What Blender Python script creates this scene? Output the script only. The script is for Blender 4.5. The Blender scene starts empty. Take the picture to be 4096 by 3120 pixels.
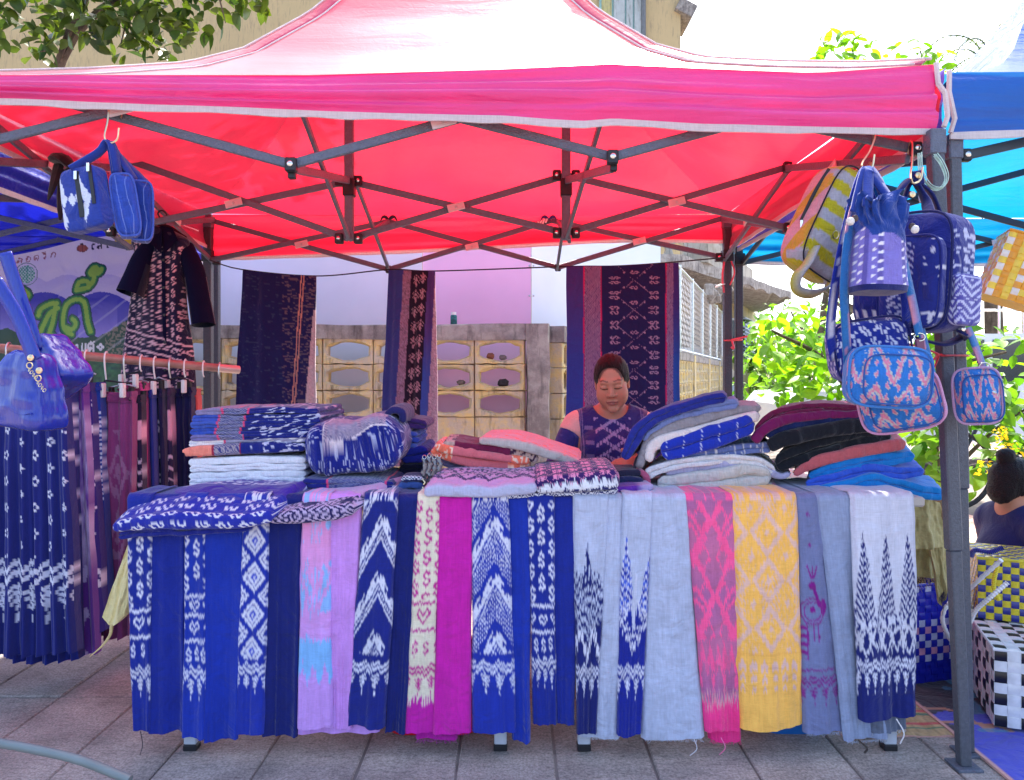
import bpy,math,random
import numpy as np
from mathutils import Vector,Matrix
random.seed(7)
RNG=np.random.default_rng(7)
SC=bpy.context.scene
COL=SC.collection
R=math.radians
F,HY,CX,CZ=2900.0,1500.0,2048.0,1.14
cam_data=bpy.data.cameras.new('camera')
cam_data.sensor_width=36.0
cam_data.lens=36.0*F/4096.0
cam_data.shift_y=-(1560.0-HY)/4096.0
cam_data.clip_start=0.05
cam_data.clip_end=1000.0
cam=bpy.data.objects.new('camera',cam_data)
cam.location=(0,0,CZ)
cam.rotation_euler=(R(90),0,0)
COL.objects.link(cam)
SC.camera=cam
SUN_ELEV,SUN_AZ=R(60),R(14)
world=bpy.data.worlds.new('World')
SC.world=world
world.use_nodes=True
wn=world.node_tree.nodes
sky=wn.new('ShaderNodeTexSky')
sky.sky_type='NISHITA'
sky.sun_disc=False
sky.sun_elevation=SUN_ELEV
sky.sun_rotation=SUN_AZ
sky.air_density=0.8
sky.dust_density=3.2
sky.ozone_density=0.2
wn['Background'].inputs['Strength'].default_value=0.15
world.node_tree.links.new(sky.outputs[0],wn['Background'].inputs[0])
sun_data=bpy.data.lights.new('sun','SUN')
sun_data.energy=3.0
sun_data.angle=R(0.6)
sun_data.color=(1.0,0.95,0.87)
sun=bpy.data.objects.new('sun',sun_data)
sun_dir=Vector((math.sin(SUN_AZ)*math.cos(SUN_ELEV),math.cos(SUN_AZ)*math.cos(SUN_ELEV),math.sin(SUN_ELEV)))
sun.rotation_euler=sun_dir.to_track_quat('Z','Y').to_euler()
sun.location=sun_dir*30
COL.objects.link(sun)
SC.view_settings.view_transform='Standard'
SC.view_settings.look='None'
SC.view_settings.exposure=2.12
SC.view_settings.gamma=1.0
SC.view_settings.use_curve_mapping=False
SC.cycles.use_denoising=True
SC.cycles.max_bounces=10
SC.cycles.diffuse_bounces=5
SC.cycles.transmission_bounces=6
SC.cycles.transparent_max_bounces=8
SC.cycles.caustics_reflective=False
SC.cycles.caustics_refractive=False
SC.cycles.sample_clamp_indirect=8.0
def P(px,py,Y):
 """The point at depth Y that the photograph shows at pixel (px, py) of its 4096 x 3120 frame."""
 return Vector(((px-CX)/F*Y,Y,CZ+(HY-py)/F*Y))
def lin(c):
 c=np.asarray(c,float)/255.0
 return np.where(c<=0.04045,c/12.92,((c+0.055)/1.055)**2.4)
def C(r,g,b):
 return tuple(lin((r,g,b)))
class MB:
 """Collects geometry for ONE mesh; vertices may carry a colour."""
 def __init__(s):
  s.v,s.f,s.c,s.n,s.has=[],[],[],0,False
 def add(s,vs,fs,col=None):
  vs=np.asarray(vs,float).reshape(-1,3)
  s.v.append(vs)
  b=s.n
  if isinstance(fs,np.ndarray):
   s.f.extend((fs+b).tolist())
  else:
   s.f.extend([[i+b for i in f]for f in fs])
  if col is None:
   s.c.append(np.ones((len(vs),3))*0.5)
  else:
   s.has=True
   s.c.append(np.broadcast_to(np.asarray(col,float),(len(vs),3)))
  s.n+=len(vs)
  return s
def origin(o):
 v=Vector((0,0,0))
 while o is not None:
  v=v+o.location
  o=o.parent
 return v
def obj(name,mb,mat,parent=None,smooth=True,angle=40,loc=None):
 """Links the collected geometry as one mesh object; coordinates are world ones."""
 V=np.concatenate(mb.v)if mb.v else np.zeros((0,3))
 off=origin(parent)if parent is not None else Vector((0,0,0))
 if loc is not None and parent is None:
  off=Vector(loc)
 me=bpy.data.meshes.new(name)
 me.from_pydata((V-np.array(off)).tolist(),[],mb.f)
 if mb.has:
  a=me.color_attributes.new('Col','FLOAT_COLOR','POINT')
  cc=np.ones((len(V),4),np.float32)
  cc[:,:3]=np.concatenate(mb.c)
  a.data.foreach_set('color',cc.ravel())
 if mat is not None:
  me.materials.append(mat)
 if smooth:
  me.polygons.foreach_set('use_smooth',[True]*len(me.polygons))
  if angle<180:
   me.set_sharp_from_angle(angle=R(angle))
 me.update()
 o=bpy.data.objects.new(name,me)
 COL.objects.link(o)
 if parent is not None:
  o.parent=parent
 elif loc is not None:
  o.location=loc
 return o
def inst(name,me,parent,loc,rot=(0,0,0),scale=(1,1,1)):
 """One more object that shares mesh data; loc is a world point."""
 o=bpy.data.objects.new(name,me)
 COL.objects.link(o)
 if parent is not None:
  o.parent=parent
  o.location=Vector(loc)-origin(parent)
 else:
  o.location=loc
 o.rotation_euler=rot
 o.scale=scale
 return o
def tag(o,label=None,cat=None,group=None,kind=None):
 if label:o['label']=label
 if cat:o['category']=cat
 if group:o['group']=group
 if kind:o['kind']=kind
 return o
def thing(name,label,cat,loc=(0,0,0),group=None):
 o=bpy.data.objects.new(name,None)
 o.empty_display_size=0.1
 COL.objects.link(o)
 o.location=loc
 return tag(o,label,cat,group)
def box_vf(c,s,rot=None,bevel=0.0):
 c=np.array(c,float);h=np.array(s,float)/2
 if bevel<=0:
  v=np.array([[x,y,z]for x in(-1,1)for y in(-1,1)for z in(-1,1)],float)*h
  f=[[0,1,3,2],[4,6,7,5],[0,4,5,1],[2,3,7,6],[0,2,6,4],[1,5,7,3]]
 else:
  v,f=[],[]
  idx={}
  for x in(-1,1):
   for y in(-1,1):
    for z in(-1,1):
     sg=np.array([x,y,z])
     for a in range(3):
      p=sg*(h-bevel);p[a]=sg[a]*h[a]
      idx[(x,y,z,a)]=len(v);v.append(p)
  def q(a,s_):
   o=[(a+1)%3,(a+2)%3];r=[]
   for u,w in((-1,-1),(1,-1),(1,1),(-1,1)):
    k=[0,0,0];k[a]=s_;k[o[0]]=u;k[o[1]]=w
    r.append(idx[(*k,a)])
   return r if s_>0 else r[::-1]
  for a in range(3):
   for s_ in(-1,1):f.append(q(a,s_))
  for a in range(3):
   b,d=(a+1)%3,(a+2)%3
   for sb in(-1,1):
    for sd in(-1,1):
     k0=[0,0,0];k0[b]=sb;k0[d]=sd
     k1=k0[:];k0[a]=-1;k1[a]=1
     r=[idx[(*k0,b)],idx[(*k1,b)],idx[(*k1,d)],idx[(*k0,d)]]
     f.append(r if sb*sd>0 else r[::-1])
  for x in(-1,1):
   for y in(-1,1):
    for z in(-1,1):
     r=[idx[(x,y,z,a)]for a in range(3)]
     f.append(r if x*y*z>0 else r[::-1])
  v=np.array(v)
 if rot is not None:
  v=v@np.array(rot).T
 return v+c,f
def bx(mb,c,s,rot=None,bevel=0.0,col=None):
 v,f=box_vf(c,s,rot,bevel)
 return mb.add(v,f,col)
def frame_of(d,up=(0,0,1)):
 d=Vector(d).normalized();u=Vector(up)
 if abs(d.dot(u))>0.98:u=Vector((0,1,0))
 x=u.cross(d).normalized()
 return x,d.cross(x).normalized(),d
def bar(mb,a,b,w,h,up=(0,0,1),bevel=0.002,col=None):
 """A rectangular bar from a to b: h is measured along 'up', w across it."""
 a,b=Vector(a),Vector(b)
 x,y,d=frame_of(b-a,up)
 rot=Matrix((x,y,d)).transposed()
 return bx(mb,(a+b)/2,(w,h,(b-a).length),np.array(rot),bevel,col)
def tube(mb,pts,r,n=8,cap=True,col=None,flat=1.0,closed=False,up=(0,0,1)):
 """A round (or flattened) tube along a polyline; r may be a list."""
 pts=[Vector(p)for p in pts]
 m=len(pts)
 rr=[r]*m if np.isscalar(r)else list(r)
 vs=[]
 xp=None
 for i,p in enumerate(pts):
  if closed:
   d=pts[(i+1)%m]-pts[i-1]
  else:
   d=pts[min(i+1,m-1)]-pts[max(i-1,0)]
  if d.length<1e-9:d=Vector((0,0,1))
  d.normalize()
  if xp is None:
   x,y,_=frame_of(d,up)
  else:
   x=xp-d*xp.dot(d)
   if x.length<1e-6:x,y,_=frame_of(d,up)
   x.normalize();y=d.cross(x)
  xp=x
  for k in range(n):
   a=2*math.pi*k/n
   vs.append(p+x*(math.cos(a)*rr[i])+y*(math.sin(a)*rr[i]*flat))
 fs=[]
 rng=m if closed else m-1
 for i in range(rng):
  j=(i+1)%m
  for k in range(n):
   l=(k+1)%n
   fs.append([i*n+k,i*n+l,j*n+l,j*n+k])
 if cap and not closed:
  fs.append(list(range(n))[::-1]);fs.append([(m-1)*n+k for k in range(n)])
 return mb.add([tuple(v)for v in vs],fs,col)
def spline(pts,n):
 """Catmull-Rom resampling of points (any dimension) to n samples."""
 p=np.array([list(q)for q in pts],float)
 if len(p)==2:
  t=np.linspace(0,1,n)[:,None]
  return p[0]*(1-t)+p[1]*t
 q=np.vstack([2*p[0]-p[1],p,2*p[-1]-p[-2]])
 L=np.concatenate([[0],np.cumsum(np.linalg.norm(np.diff(p,axis=0),axis=1))])
 s=np.linspace(0,L[-1],n)
 out=[]
 for x in s:
  i=min(max(np.searchsorted(L,x)-1,0),len(p)-2)
  t=(x-L[i])/max(L[i+1]-L[i],1e-9)
  a,b,c,d=q[i],q[i+1],q[i+2],q[i+3]
  out.append(0.5*(2*b+(c-a)*t+(2*a-5*b+4*c-d)*t*t+(3*b-a-3*c+d)*t**3))
 return np.array(out)
def grid_f(nu,nv,wrap=False):
 """Quads of an nu x nv vertex grid (index u * nv + v)."""
 a=np.arange(nu*nv).reshape(nu,nv)
 if wrap:a=np.vstack([a,a[:1]])
 return np.stack([a[:-1,:-1],a[1:,:-1],a[1:,1:],a[:-1,1:]],-1).reshape(-1,4)
def sheet(mb,pos,col=None,wrap=False,flip=False):
 nu,nv=pos.shape[:2]
 f=grid_f(nu,nv,wrap)
 if flip:f=f[:,::-1]
 return mb.add(pos.reshape(-1,3),f,None if col is None else np.asarray(col).reshape(-1,3))
def lathe(mb,prof,c,n=16,axis=(0,0,1),col=None):
 x,y,d=frame_of(axis)
 vs,fs=[],[]
 m=len(prof)
 for(r,h)in prof:
  for k in range(n):
   a=2*math.pi*k/n
   vs.append(Vector(c)+x*(r*math.cos(a))+y*(r*math.sin(a))+d*h)
 for i in range(m-1):
  for k in range(n):
   l=(k+1)%n
   fs.append([i*n+k,i*n+l,(i+1)*n+l,(i+1)*n+k])
 if prof[0][0]>1e-5:fs.append(list(range(n))[::-1])
 if prof[-1][0]>1e-5:fs.append([(m-1)*n+k for k in range(n)])
 return mb.add([tuple(v)for v in vs],fs,col)
def ribbon(mb,pts,w,th,across,col=None,n=None):
 """A strap: a flat band of width w (along 'across', one vector or one per point) and thickness th."""
 p=np.array([list(q)for q in pts],float)
 if n:p=spline(p,n)
 m=len(p)
 ac=np.array(across,float)
 if ac.ndim==1:ac=np.tile(ac,(m,1))
 elif len(ac)!=m:ac=spline(ac,m)
 d=np.gradient(p,axis=0)
 d/=np.linalg.norm(d,axis=1)[:,None]+1e-9
 ac=ac-d*(ac*d).sum(1)[:,None]
 ac/=np.linalg.norm(ac,axis=1)[:,None]+1e-9
 nn=np.cross(d,ac)
 ring=np.stack([p-ac*w/2-nn*th/2,p-ac*w/6-nn*th*.65,p+ac*w/6-nn*th*.65,p+ac*w/2-nn*th/2,p+ac*w/2+nn*th/2,p-ac*w/2+nn*th/2],1)
 k=ring.shape[1]
 vs=ring.reshape(-1,3)
 fs=[]
 for i in range(m-1):
  for j in range(k):
   l=(j+1)%k
   fs.append([i*k+j,i*k+l,(i+1)*k+l,(i+1)*k+j])
 fs.append(list(range(k))[::-1]);fs.append([(m-1)*k+j for j in range(k)])
 if callable(col):
  s=np.concatenate([[0],np.cumsum(np.linalg.norm(np.diff(p,axis=0),axis=1))])
  uu=np.array([-.5,-.17,.17,.5,.5,-.5])*w
  col=col(np.tile(uu,(m,1)).ravel(),np.repeat(s,k))
 return mb.add(vs,fs,col)
def noise1(x,seed=0,f=1.0):
 """Smooth 1-D value noise in -1..1."""
 r=np.random.default_rng(seed).uniform(-1,1,512)
 x=np.asarray(x,float)*f+100.3
 i=np.floor(x).astype(int);t=x-i
 t=t*t*(3-2*t)
 return r[i%512]*(1-t)+r[(i+1)%512]*t
def noise2(x,y,seed=0):
 r=np.random.default_rng(seed+1000).uniform(-1,1,(64,64))
 x=np.asarray(x,float)+50.2;y=np.asarray(y,float)+50.7
 i=np.floor(x).astype(int);j=np.floor(y).astype(int)
 s=x-i;t=y-j
 s=s*s*(3-2*s);t=t*t*(3-2*t)
 g=lambda a,b:r[a%64,b%64]
 return(g(i,j)*(1-s)+g(i+1,j)*s)*(1-t)+(g(i,j+1)*(1-s)+g(i+1,j+1)*s)*t
def surface_nets(D,xs,ys,zs):
 """Naive surface nets on a rectilinear grid; D is negative inside. Returns vertices and quads."""
 S=D<0
 def cr(A,a,b,c):
  n=np.array(A.shape)-1
  return A[a:a+n[0],b:b+n[1],c:c+n[2]]
 cnt=sum(cr(S,a,b,c).astype(np.int8)for a in(0,1)for b in(0,1)for c in(0,1))
 act=np.argwhere((cnt>0)&(cnt<8))
 i,j,k=act.T
 idx=-np.ones(cnt.shape,int)
 idx[i,j,k]=np.arange(len(act))
 pos=np.zeros((len(act),3));num=np.zeros(len(act))
 ax=(xs,ys,zs)
 corners=[(a,b,c)for a in(0,1)for b in(0,1)for c in(0,1)]
 for p in corners:
  for d in range(3):
   if p[d]:continue
   q=list(p);q[d]=1
   d0=D[i+p[0],j+p[1],k+p[2]];d1=D[i+q[0],j+q[1],k+q[2]]
   m=(d0<0)!=(d1<0)
   t=np.where(m,d0/np.where(m,d0-d1,1),0)
   base=[xs[i+p[0]],ys[j+p[1]],zs[k+p[2]]]
   e=[xs[i+q[0]],ys[j+q[1]],zs[k+q[2]]]
   for a in range(3):
    pos[:,a]+=np.where(m,base[a]+(e[a]-base[a])*t,0)
   num+=m
 pos/=num[:,None]
 quads=[]
 for d in range(3):
  sl0=[slice(None)]*3;sl1=[slice(None)]*3
  sl0[d]=slice(0,-1);sl1[d]=slice(1,None)
  A,B=S[tuple(sl0)],S[tuple(sl1)]
  E=np.argwhere(A!=B)
  b,c=(d+1)%3,(d+2)%3
  ok=(E[:,b]>0)&(E[:,c]>0)&(E[:,b]<D.shape[b]-1)&(E[:,c]<D.shape[c]-1)
  E=E[ok]
  ins=A[tuple(E.T)]
  def cell(db,dc):
   G=E.copy();G[:,b]-=db;G[:,c]-=dc
   return idx[tuple(G.T)]
  Q=np.stack([cell(1,1),cell(0,1),cell(0,0),cell(1,0)],1)
  Q[~ins]=Q[~ins][:,::-1]
  quads.append(Q)
 return pos,np.concatenate(quads)
MATS={}
def new_mat(name):
 m=bpy.data.materials.new(name)
 m.use_nodes=True
 nt=m.node_tree
 return m,nt,nt.nodes,nt.links,nt.nodes['Principled BSDF']
def plain(name,rgb,rough=0.6,metal=0.0,spec=0.5,var=0.12,scale=8.0,bump=0.0,bscale=60.0,coat=0.0,sheen=0.0,stretch=None):
 """A plain coloured material with some wear-like variation of tone and a fine relief."""
 if name in MATS:return MATS[name]
 m,nt,N,L,b=new_mat(name)
 b.inputs['Roughness'].default_value=rough
 b.inputs['Metallic'].default_value=metal
 b.inputs['Specular IOR Level'].default_value=spec
 b.inputs['Coat Weight'].default_value=coat
 b.inputs['Sheen Weight'].default_value=sheen
 tc=N.new('ShaderNodeTexCoord')
 no=N.new('ShaderNodeTexNoise');no.inputs['Scale'].default_value=scale;no.inputs['Detail'].default_value=5
 L.new(tc.outputs['Object'],no.inputs['Vector'])
 r=N.new('ShaderNodeValToRGB')
 r.color_ramp.elements[0].position=0.3;r.color_ramp.elements[1].position=0.7
 r.color_ramp.elements[0].color=(*[max(0,c*(1-var))for c in rgb],1)
 r.color_ramp.elements[1].color=(*[min(1,c*(1+var))for c in rgb],1)
 L.new(no.outputs['Fac'],r.inputs[0]);L.new(r.outputs[0],b.inputs['Base Color'])
 if bump>0:
  n2=N.new('ShaderNodeTexNoise');n2.inputs['Scale'].default_value=bscale;n2.inputs['Detail'].default_value=4
  L.new(tc.outputs['Object'],n2.inputs['Vector'])
  if stretch:
   mp=N.new('ShaderNodeMapping');mp.inputs['Scale'].default_value=stretch;L.new(tc.outputs['Object'],mp.inputs[0]);L.new(mp.outputs[0],n2.inputs['Vector']);L.new(mp.outputs[0],no.inputs['Vector'])
  bp=N.new('ShaderNodeBump');bp.inputs['Strength'].default_value=bump;bp.inputs['Distance'].default_value=0.01
  L.new(n2.outputs['Fac'],bp.inputs['Height']);L.new(bp.outputs[0],b.inputs['Normal'])
 MATS[name]=m
 return m
def cloth_mat(name,rgb=None,rough=0.9,weave=420.0,slub=0.15,trans=0.0,bump=0.35,wrinkle=0.25,spec=0.2,sheen=0.25,wscale=9.0):
 """Woven cloth: plain colour (rgb) or the mesh's own dyed pattern (Col), with yarn slubs, weave relief and soft creases."""
 if name in MATS:return MATS[name]
 m,nt,N,L,b=new_mat(name)
 b.inputs['Roughness'].default_value=rough
 b.inputs['Specular IOR Level'].default_value=spec
 b.inputs['Sheen Weight'].default_value=sheen
 b.inputs['Sheen Roughness'].default_value=0.5
 tc=N.new('ShaderNodeTexCoord')
 if rgb is None:
  at=N.new('ShaderNodeAttribute');at.attribute_name='Col';src=at.outputs['Color']
 else:
  cn=N.new('ShaderNodeRGB');cn.outputs[0].default_value=(*rgb,1);src=cn.outputs[0]
 def yarn(sx,sz):
  mp=N.new('ShaderNodeMapping');mp.inputs['Scale'].default_value=(sx,sx*.5+sz*.5,sz)
  L.new(tc.outputs['Object'],mp.inputs[0])
  no=N.new('ShaderNodeTexNoise');no.inputs['Scale'].default_value=1.0;no.inputs['Detail'].default_value=3
  L.new(mp.outputs[0],no.inputs['Vector'])
  return no.outputs['Fac']
 y1,y2=yarn(34,weave),yarn(weave,28)
 ad=N.new('ShaderNodeMath');ad.operation='ADD';L.new(y1,ad.inputs[0]);L.new(y2,ad.inputs[1])
 mr=N.new('ShaderNodeMapRange');mr.inputs['From Min'].default_value=0.7;mr.inputs['From Max'].default_value=1.3
 mr.inputs['To Min'].default_value=1-slub;mr.inputs['To Max'].default_value=1+slub
 L.new(ad.outputs[0],mr.inputs['Value'])
 mx=N.new('ShaderNodeVectorMath');mx.operation='SCALE'
 L.new(src,mx.inputs[0]);L.new(mr.outputs[0],mx.inputs['Scale'])
 L.new(mx.outputs[0],b.inputs['Base Color'])
 wr=N.new('ShaderNodeTexNoise');wr.inputs['Scale'].default_value=wscale;wr.inputs['Detail'].default_value=3;wr.inputs['Distortion'].default_value=1.2
 L.new(tc.outputs['Object'],wr.inputs['Vector'])
 b1=N.new('ShaderNodeBump');b1.inputs['Strength'].default_value=wrinkle;b1.inputs['Distance'].default_value=0.03
 L.new(wr.outputs['Fac'],b1.inputs['Height'])
 b2=N.new('ShaderNodeBump');b2.inputs['Strength'].default_value=bump;b2.inputs['Distance'].default_value=0.002
 L.new(ad.outputs[0],b2.inputs['Height']);L.new(b1.outputs[0],b2.inputs['Normal'])
 L.new(b2.outputs[0],b.inputs['Normal'])
 if trans>0:
  tr=N.new('ShaderNodeBsdfTranslucent');L.new(mx.outputs[0],tr.inputs['Color'])
  ms=N.new('ShaderNodeMixShader');ms.inputs[0].default_value=trans
  L.new(b.outputs[0],ms.inputs[1]);L.new(tr.outputs[0],ms.inputs[2])
  L.new(ms.outputs[0],N['Material Output'].inputs['Surface'])
 MATS[name]=m
 return m
def canopy_mat(name,refl,thru,mixf=0.5,rough=0.42,spec=0.5,coat=0.0,sheen=0.3,fold=.35):
 """Coated tent fabric that lets light through."""
 m,nt,N,L,b=new_mat(name)
 b.inputs['Roughness'].default_value=rough
 b.inputs['Specular IOR Level'].default_value=spec
 b.inputs['Coat Weight'].default_value=coat;b.inputs['Coat Roughness'].default_value=0.3
 b.inputs['Sheen Weight'].default_value=sheen;b.inputs['Sheen Roughness'].default_value=0.35
 tc=N.new('ShaderNodeTexCoord')
 no=N.new('ShaderNodeTexNoise');no.inputs['Scale'].default_value=3.0;no.inputs['Detail'].default_value=6
 L.new(tc.outputs['Object'],no.inputs['Vector'])
 def tint(c,k):
  r=N.new('ShaderNodeValToRGB')
  r.color_ramp.elements[0].position=0.3;r.color_ramp.elements[1].position=0.72
  r.color_ramp.elements[0].color=(*[x*(1-k)for x in c],1);r.color_ramp.elements[1].color=(*[min(1,x*(1+k))for x in c],1)
  L.new(no.outputs['Fac'],r.inputs[0]);return r.outputs[0]
 L.new(tint(refl,.1),b.inputs['Base Color'])
 mp=N.new('ShaderNodeMapping');mp.inputs['Scale'].default_value=(1.2,5.0,9.0)
 L.new(tc.outputs['Object'],mp.inputs[0])
 wr=N.new('ShaderNodeTexNoise');wr.inputs['Scale'].default_value=1.6;wr.inputs['Detail'].default_value=4;wr.inputs['Distortion'].default_value=0.8
 L.new(mp.outputs[0],wr.inputs['Vector'])
 fi=N.new('ShaderNodeTexNoise');fi.inputs['Scale'].default_value=26;fi.inputs['Detail'].default_value=4;fi.inputs['Distortion'].default_value=1.5
 L.new(tc.outputs['Object'],fi.inputs['Vector'])
 b1=N.new('ShaderNodeBump');b1.inputs['Strength'].default_value=fold;b1.inputs['Distance'].default_value=0.05
 L.new(wr.outputs['Fac'],b1.inputs['Height'])
 b2=N.new('ShaderNodeBump');b2.inputs['Strength'].default_value=0.12;b2.inputs['Distance'].default_value=0.02
 L.new(fi.outputs['Fac'],b2.inputs['Height']);L.new(b1.outputs[0],b2.inputs['Normal'])
 L.new(b2.outputs[0],b.inputs['Normal'])
 tr=N.new('ShaderNodeBsdfTranslucent');L.new(tint(thru,.14),tr.inputs['Color'])
 ms=N.new('ShaderNodeMixShader');ms.inputs[0].default_value=mixf
 L.new(b.outputs[0],ms.inputs[1]);L.new(tr.outputs[0],ms.inputs[2])
 L.new(ms.outputs[0],N['Material Output'].inputs['Surface'])
 MATS[name]=m
 return m
def weathered(name,base,dirt,streak,patch=0.5,scale=3.0,rough=0.9,bump=0.5,bscale=40.0,use_random=0.15):
 """Old paint or concrete: blotches of two tones, dark vertical streaks, rough relief; every piece a little different."""
 m,nt,N,L,b=new_mat(name)
 b.inputs['Roughness'].default_value=rough;b.inputs['Specular IOR Level'].default_value=0.25
 ge=N.new('ShaderNodeNewGeometry')
 n1=N.new('ShaderNodeTexNoise');n1.inputs['Scale'].default_value=scale;n1.inputs['Detail'].default_value=9;n1.inputs['Roughness'].default_value=0.68
 L.new(ge.outputs['Position'],n1.inputs['Vector'])
 r1=N.new('ShaderNodeValToRGB')
 r1.color_ramp.elements[0].position=patch-0.09;r1.color_ramp.elements[1].position=patch+0.09
 r1.color_ramp.elements[0].color=(*dirt,1);r1.color_ramp.elements[1].color=(*base,1)
 L.new(n1.outputs['Fac'],r1.inputs[0])
 mp=N.new('ShaderNodeMapping');mp.inputs['Scale'].default_value=(9,9,1.3)
 L.new(ge.outputs['Position'],mp.inputs[0])
 n2=N.new('ShaderNodeTexNoise');n2.inputs['Scale'].default_value=1.6;n2.inputs['Detail'].default_value=7;n2.inputs['Roughness'].default_value=0.7
 L.new(mp.outputs[0],n2.inputs['Vector'])
 r2=N.new('ShaderNodeValToRGB');r2.color_ramp.elements[0].position=0.52;r2.color_ramp.elements[1].position=0.68
 r2.color_ramp.elements[0].color=(0,0,0,1);r2.color_ramp.elements[1].color=(0.8,0.8,0.8,1)
 L.new(n2.outputs['Fac'],r2.inputs[0])
 m1=N.new('ShaderNodeMix');m1.data_type='RGBA'
 L.new(r2.outputs[0],m1.inputs[0]);L.new(r1.outputs[0],m1.inputs[6]);m1.inputs[7].default_value=(*streak,1)
 oi=N.new('ShaderNodeObjectInfo')
 mr=N.new('ShaderNodeMapRange');mr.inputs['To Min'].default_value=1-use_random;mr.inputs['To Max'].default_value=1+use_random
 L.new(oi.outputs['Random'],mr.inputs['Value'])
 sc=N.new('ShaderNodeVectorMath');sc.operation='SCALE'
 L.new(m1.outputs[2],sc.inputs[0]);L.new(mr.outputs[0],sc.inputs['Scale'])
 L.new(sc.outputs[0],b.inputs['Base Color'])
 n3=N.new('ShaderNodeTexNoise');n3.inputs['Scale'].default_value=bscale;n3.inputs['Detail'].default_value=8;n3.inputs['Roughness'].default_value=0.7
 L.new(ge.outputs['Position'],n3.inputs['Vector'])
 bp=N.new('ShaderNodeBump');bp.inputs['Strength'].default_value=bump;bp.inputs['Distance'].default_value=0.012
 L.new(n3.outputs['Fac'],bp.inputs['Height']);L.new(bp.outputs[0],b.inputs['Normal'])
 MATS[name]=m
 return m
def leaf_mat(name,a,b_,trans=0.5,rough=0.45,spec=0.4):
 """Leaf blade: green that varies from leaf to leaf, glossy top, light shining through."""
 m,nt,N,L,b=new_mat(name)
 b.inputs['Roughness'].default_value=rough;b.inputs['Specular IOR Level'].default_value=spec
 ge=N.new('ShaderNodeNewGeometry')
 oi=N.new('ShaderNodeObjectInfo')
 ad=N.new('ShaderNodeMath');ad.operation='ADD'
 L.new(ge.outputs['Random Per Island'],ad.inputs[0]);L.new(oi.outputs['Random'],ad.inputs[1])
 fr=N.new('ShaderNodeMath');fr.operation='FRACT';L.new(ad.outputs[0],fr.inputs[0])
 r=N.new('ShaderNodeValToRGB')
 r.color_ramp.elements[0].color=(*a,1);r.color_ramp.elements[1].color=(*b_,1)
 L.new(fr.outputs[0],r.inputs[0])
 no=N.new('ShaderNodeTexNoise');no.inputs['Scale'].default_value=30;no.inputs['Detail'].default_value=3
 L.new(ge.outputs['Position'],no.inputs['Vector'])
 mr=N.new('ShaderNodeMapRange');mr.inputs['To Min'].default_value=0.7;mr.inputs['To Max'].default_value=1.3
 L.new(no.outputs['Fac'],mr.inputs['Value'])
 sc=N.new('ShaderNodeVectorMath');sc.operation='SCALE'
 L.new(r.outputs[0],sc.inputs[0]);L.new(mr.outputs[0],sc.inputs['Scale'])
 L.new(sc.outputs[0],b.inputs['Base Color'])
 tr=N.new('ShaderNodeBsdfTranslucent')
 t2=N.new('ShaderNodeVectorMath');t2.operation='MULTIPLY';t2.inputs[1].default_value=(2.2,2.0,0.5)
 L.new(sc.outputs[0],t2.inputs[0]);L.new(t2.outputs[0],tr.inputs['Color'])
 ms=N.new('ShaderNodeMixShader');ms.inputs[0].default_value=trans
 L.new(b.outputs[0],ms.inputs[1]);L.new(tr.outputs[0],ms.inputs[2])
 L.new(ms.outputs[0],N['Material Output'].inputs['Surface'])
 MATS[name]=m
 return m
STEEL=plain('galvanised_steel',(0.55,0.56,0.57),0.38,0.9,var=.2,scale=30)
CHROME=plain('bright_metal',(0.75,0.74,0.7),0.2,1.0,var=.05)
BRASS=plain('pale_brass',(0.72,0.58,0.36),0.28,1.0,var=.08)
FRAME=plain('grey_hammered_powder_coat',C(98,104,120),0.42,0.25,0.5,var=.12,scale=60,bump=.55,bscale=190)
POST=plain('grey_crinkle_powder_coat',C(84,88,98),0.5,0.2,0.5,var=.16,scale=110,bump=.3,bscale=220)
BLACKP=plain('black_plastic',C(28,28,34),0.45,0,0.5,var=.15)
WHITEP=plain('white_plastic',C(225,225,222),0.4,0,0.5,var=.06)
PIPING=cloth_mat('pale_edge_tape',C(222,212,212),weave=300,slub=.1,trans=.25)
PATT=cloth_mat('dyed_woven_cloth',wrinkle=.4,wscale=13,slub=.09)
SKIRT=cloth_mat('light_skirt_cloth',weave=520,slub=.1,wrinkle=.2,bump=.2)
PATT_SOFT=cloth_mat('dyed_soft_cloth',weave=520,slub=.12,wrinkle=.5,wscale=16)
# ==== GROUND
GROUND=weathered('dusty_ground',C(140,128,122),C(112,104,102),C(92,86,84),scale=1.2,bump=.5)
mb=MB();sheet(mb,np.array([[[x,y,-0.02]for y in(-40,0,4.2,8,20,60,250)]for x in(-120,-20,-4,0,4,20,120)],float))
tag(obj('ground',mb,GROUND,smooth=False),kind='structure')
m,nt,N,L,b=new_mat('paving_stone')
b.inputs['Roughness'].default_value=0.85;b.inputs['Specular IOR Level'].default_value=0.3
ge=N.new('ShaderNodeNewGeometry');oi=N.new('ShaderNodeObjectInfo')
n1=N.new('ShaderNodeTexNoise');n1.inputs['Scale'].default_value=130;n1.inputs['Detail'].default_value=5;n1.inputs['Roughness'].default_value=.75
n2=N.new('ShaderNodeTexNoise');n2.inputs['Scale'].default_value=4.5;n2.inputs['Detail'].default_value=6
mp=N.new('ShaderNodeMapping');mp.inputs['Scale'].default_value=(14,60,20);mp.inputs['Rotation'].default_value=(0,0,.5)
n3=N.new('ShaderNodeTexNoise');n3.inputs['Scale'].default_value=1.5;n3.inputs['Detail'].default_value=6;n3.inputs['Distortion'].default_value=.6
L.new(ge.outputs['Position'],mp.inputs[0]);L.new(mp.outputs[0],n3.inputs['Vector'])
for n in(n1,n2):L.new(ge.outputs['Position'],n.inputs['Vector'])
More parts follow.
